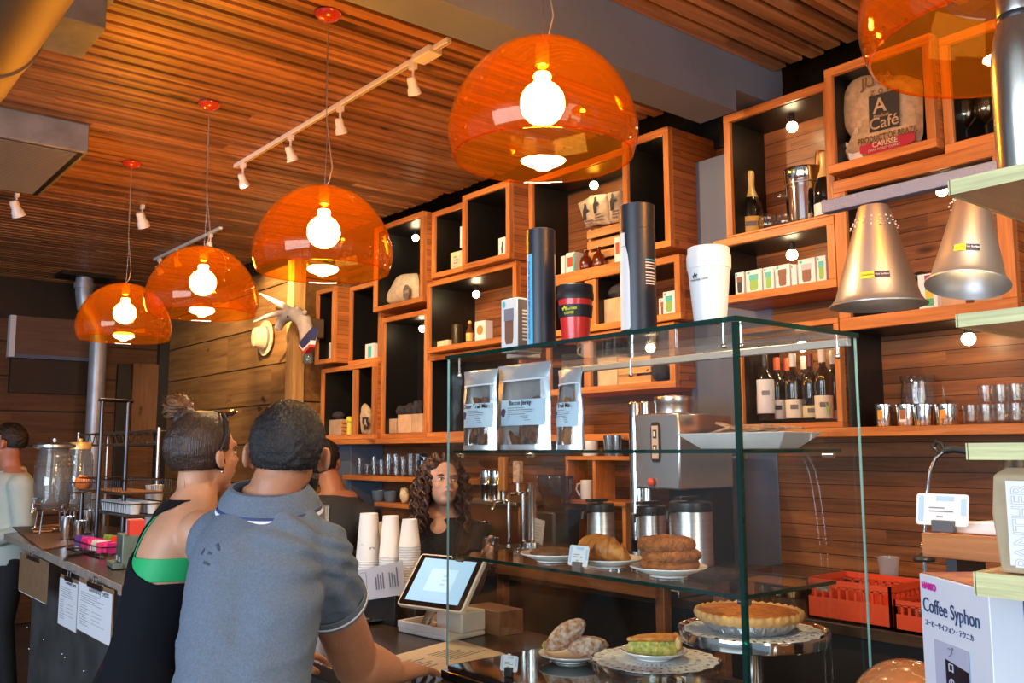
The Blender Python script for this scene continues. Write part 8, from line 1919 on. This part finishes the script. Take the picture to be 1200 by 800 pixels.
# ---------------------------------------------------------------- person in white at the far left
HC = at(8, 519, d=6.15); Rh = frame(50.5+95, -4, 0); Rt = frame(50.5+135)
t = thing('person', (HC.x, HC.y, 0), 'person in a white open collared shirt with short dark hair, beside the drink dispensers', 'person')
O = V((HC.x, HC.y, 0))+Rt@V((0, -.04, 0)); O.z = 0; dz = HC.z-1.60; fs = 1.16
rings = [(.84, 0, 0, .175, .13), (1.0, 0, 0, .17, .125), (1.15, 0, 0, .185, .13), (1.28, 0, 0, .205, .13), (1.36, 0, 0, .200, .112), (1.42, 0, 0, .150, .086), (1.47, 0, .0, .08, .062)]
rings = [(r[0]+dz-.03, *r[1:]) for r in rings]
b = MB(); loft(b, O, Rt, rings); head_mb(b, HC, Rh, 1.10)
nk = O+V((0, 0, 1.40+dz)); b.tube([nk, nk.lerp(HC, .5), HC+Rh@V((0, -.03, -.03))], [.068, .062, .062], 18)
shR = O+Rt@V((.205, 0, 0))+V((0, 0, 1.31+dz)); shL = O+Rt@V((-.205, 0, 0))+V((0, 0, 1.31+dz)); arms = []
for s_, sg in ((shR, 1), (shL, -1)):
    e_ = s_+Rt@V((.03*sg, -.02, 0))+V((0, 0, -.28)); w_ = e_+Rt@V((-.06*sg, .20, 0))+V((0, 0, -.06)); arms.append((s_, e_, w_)); arm(b, s_, e_, w_, (.060, .052, .046, .047, .036, .028)); hand(b, w_, Rt@V((-.2*sg, 1, -.2)), (0, 0, 1), Rt@V((-sg, 0, 0)), 1, .4)
stand_legs(b, O, Rt, .88+dz-.03)
bake(b.build('body', mat_skin('ruddy skin', (.48, .21, .13)), t), .008, 4)
b = MB(); loft(b, O, Rt, [(r[0], r[1], r[2], r[3]+.016, r[4]+.016) for r in rings[:-1]]+[(1.41+dz, 0, .0, .095, .078)])
for s_, e_, w_ in arms: b.tube([s_+(V((O.x, O.y, s_.z))-s_)*.35, s_, e_, e_.lerp(w_, .8)], [.086, .086, .070, .052], 20); b.ell(s_, .088, .088, .088, 18, 12)
o = bake(b.build('shirt', mat('pale green white linen', (.56, .62, .56), .8, bump=.3, bscale=60), t), .010, 5)
cc = O+V((0, 0, 1.395+dz)); MB().lathe([(.085, -.01), (.10, -.015), (.098, .02), (.085, .035), (.08, .02)], cc, 36, M=frame(50.5+135, 12), sx=1.05, sy=.95).build('collar', mat('pale green white linen', (.56, .62, .56), .8, bump=.3, bscale=60), t)
MB().prism([(0, -.085), (.038, .035), (-.038, .035)], O+Rt@V((0, .112, 0))+V((0, 0, 1.36+dz)), Rt@V((1, 0, 0)), (0, 0, 1), Rt@V((0, .018, 0))).build('open_neck_skin', mat_skin('ruddy skin', (.48, .21, .13)), t)
hairshell(HC, Rh, 1.10, reg_man, 'hair', mat_hair('dark brown hair', (.022, .014, .010), (.006, .004, .003), (140, 140, 60)), t, .012, .008, nz=(12, 12, 12))
eyes(HC, Rh, 1.10, t)
clothed_legs(O, Rt, .88+dz-.03, t, mat('black trousers', (.012, .012, .014), .8), [(.78+dz, 0, 0, .16, .12), (.84+dz, 0, 0, .165, .12), (.90+dz, 0, 0, .16, .115)])
WORLD, WIN, SIDE_FILL, EXPO = .25, 260, 60, 0.72
# ================================================================ LIGHT
w = bpy.data.worlds.new('world'); sc.world = w; w.use_nodes = True
bg = w.node_tree.nodes['Background']; bg.inputs[0].default_value = (.62, .78, 1, 1); bg.inputs[1].default_value = WORLD
def area(name, loc, target, size, power, col, sy=None):
    l = bpy.data.lights.new(name, 'AREA'); l.energy = power; l.color = col; l.shape = 'RECTANGLE'; l.size = size; l.size_y = sy or size
    o = bpy.data.objects.new(name, l); COL.objects.link(o); o.location = loc
    o.rotation_euler = (V(target)-V(loc)).to_track_quat('-Z', 'Y').to_euler(); return o
area('shop_window_daylight', (-.5, -4.6, 1.9), (-2.0, 2, 1.4), 5.0, WIN, (.70, .83, 1), 2.4)
area('side_fill_light', (2.8, .4, 2.0), (-2, 2.2, 1.5), 3.0, SIDE_FILL, (1, .90, .78), 2.2)  # warm booster lamp added at the open right side, no window there
sc.view_settings.view_transform = 'Standard'; sc.view_settings.look = 'None'
sc.view_settings.exposure = EXPO; sc.view_settings.gamma = 1; sc.view_settings.use_curve_mapping = False
sc.cycles.max_bounces = 8; sc.cycles.transparent_max_bounces = 40; sc.cycles.glossy_bounces = 5; sc.cycles.diffuse_bounces = 4
sc.cycles.caustics_reflective = False; sc.cycles.caustics_refractive = False; sc.cycles.sample_clamp_indirect = 6
sc.cycles.use_denoising = True
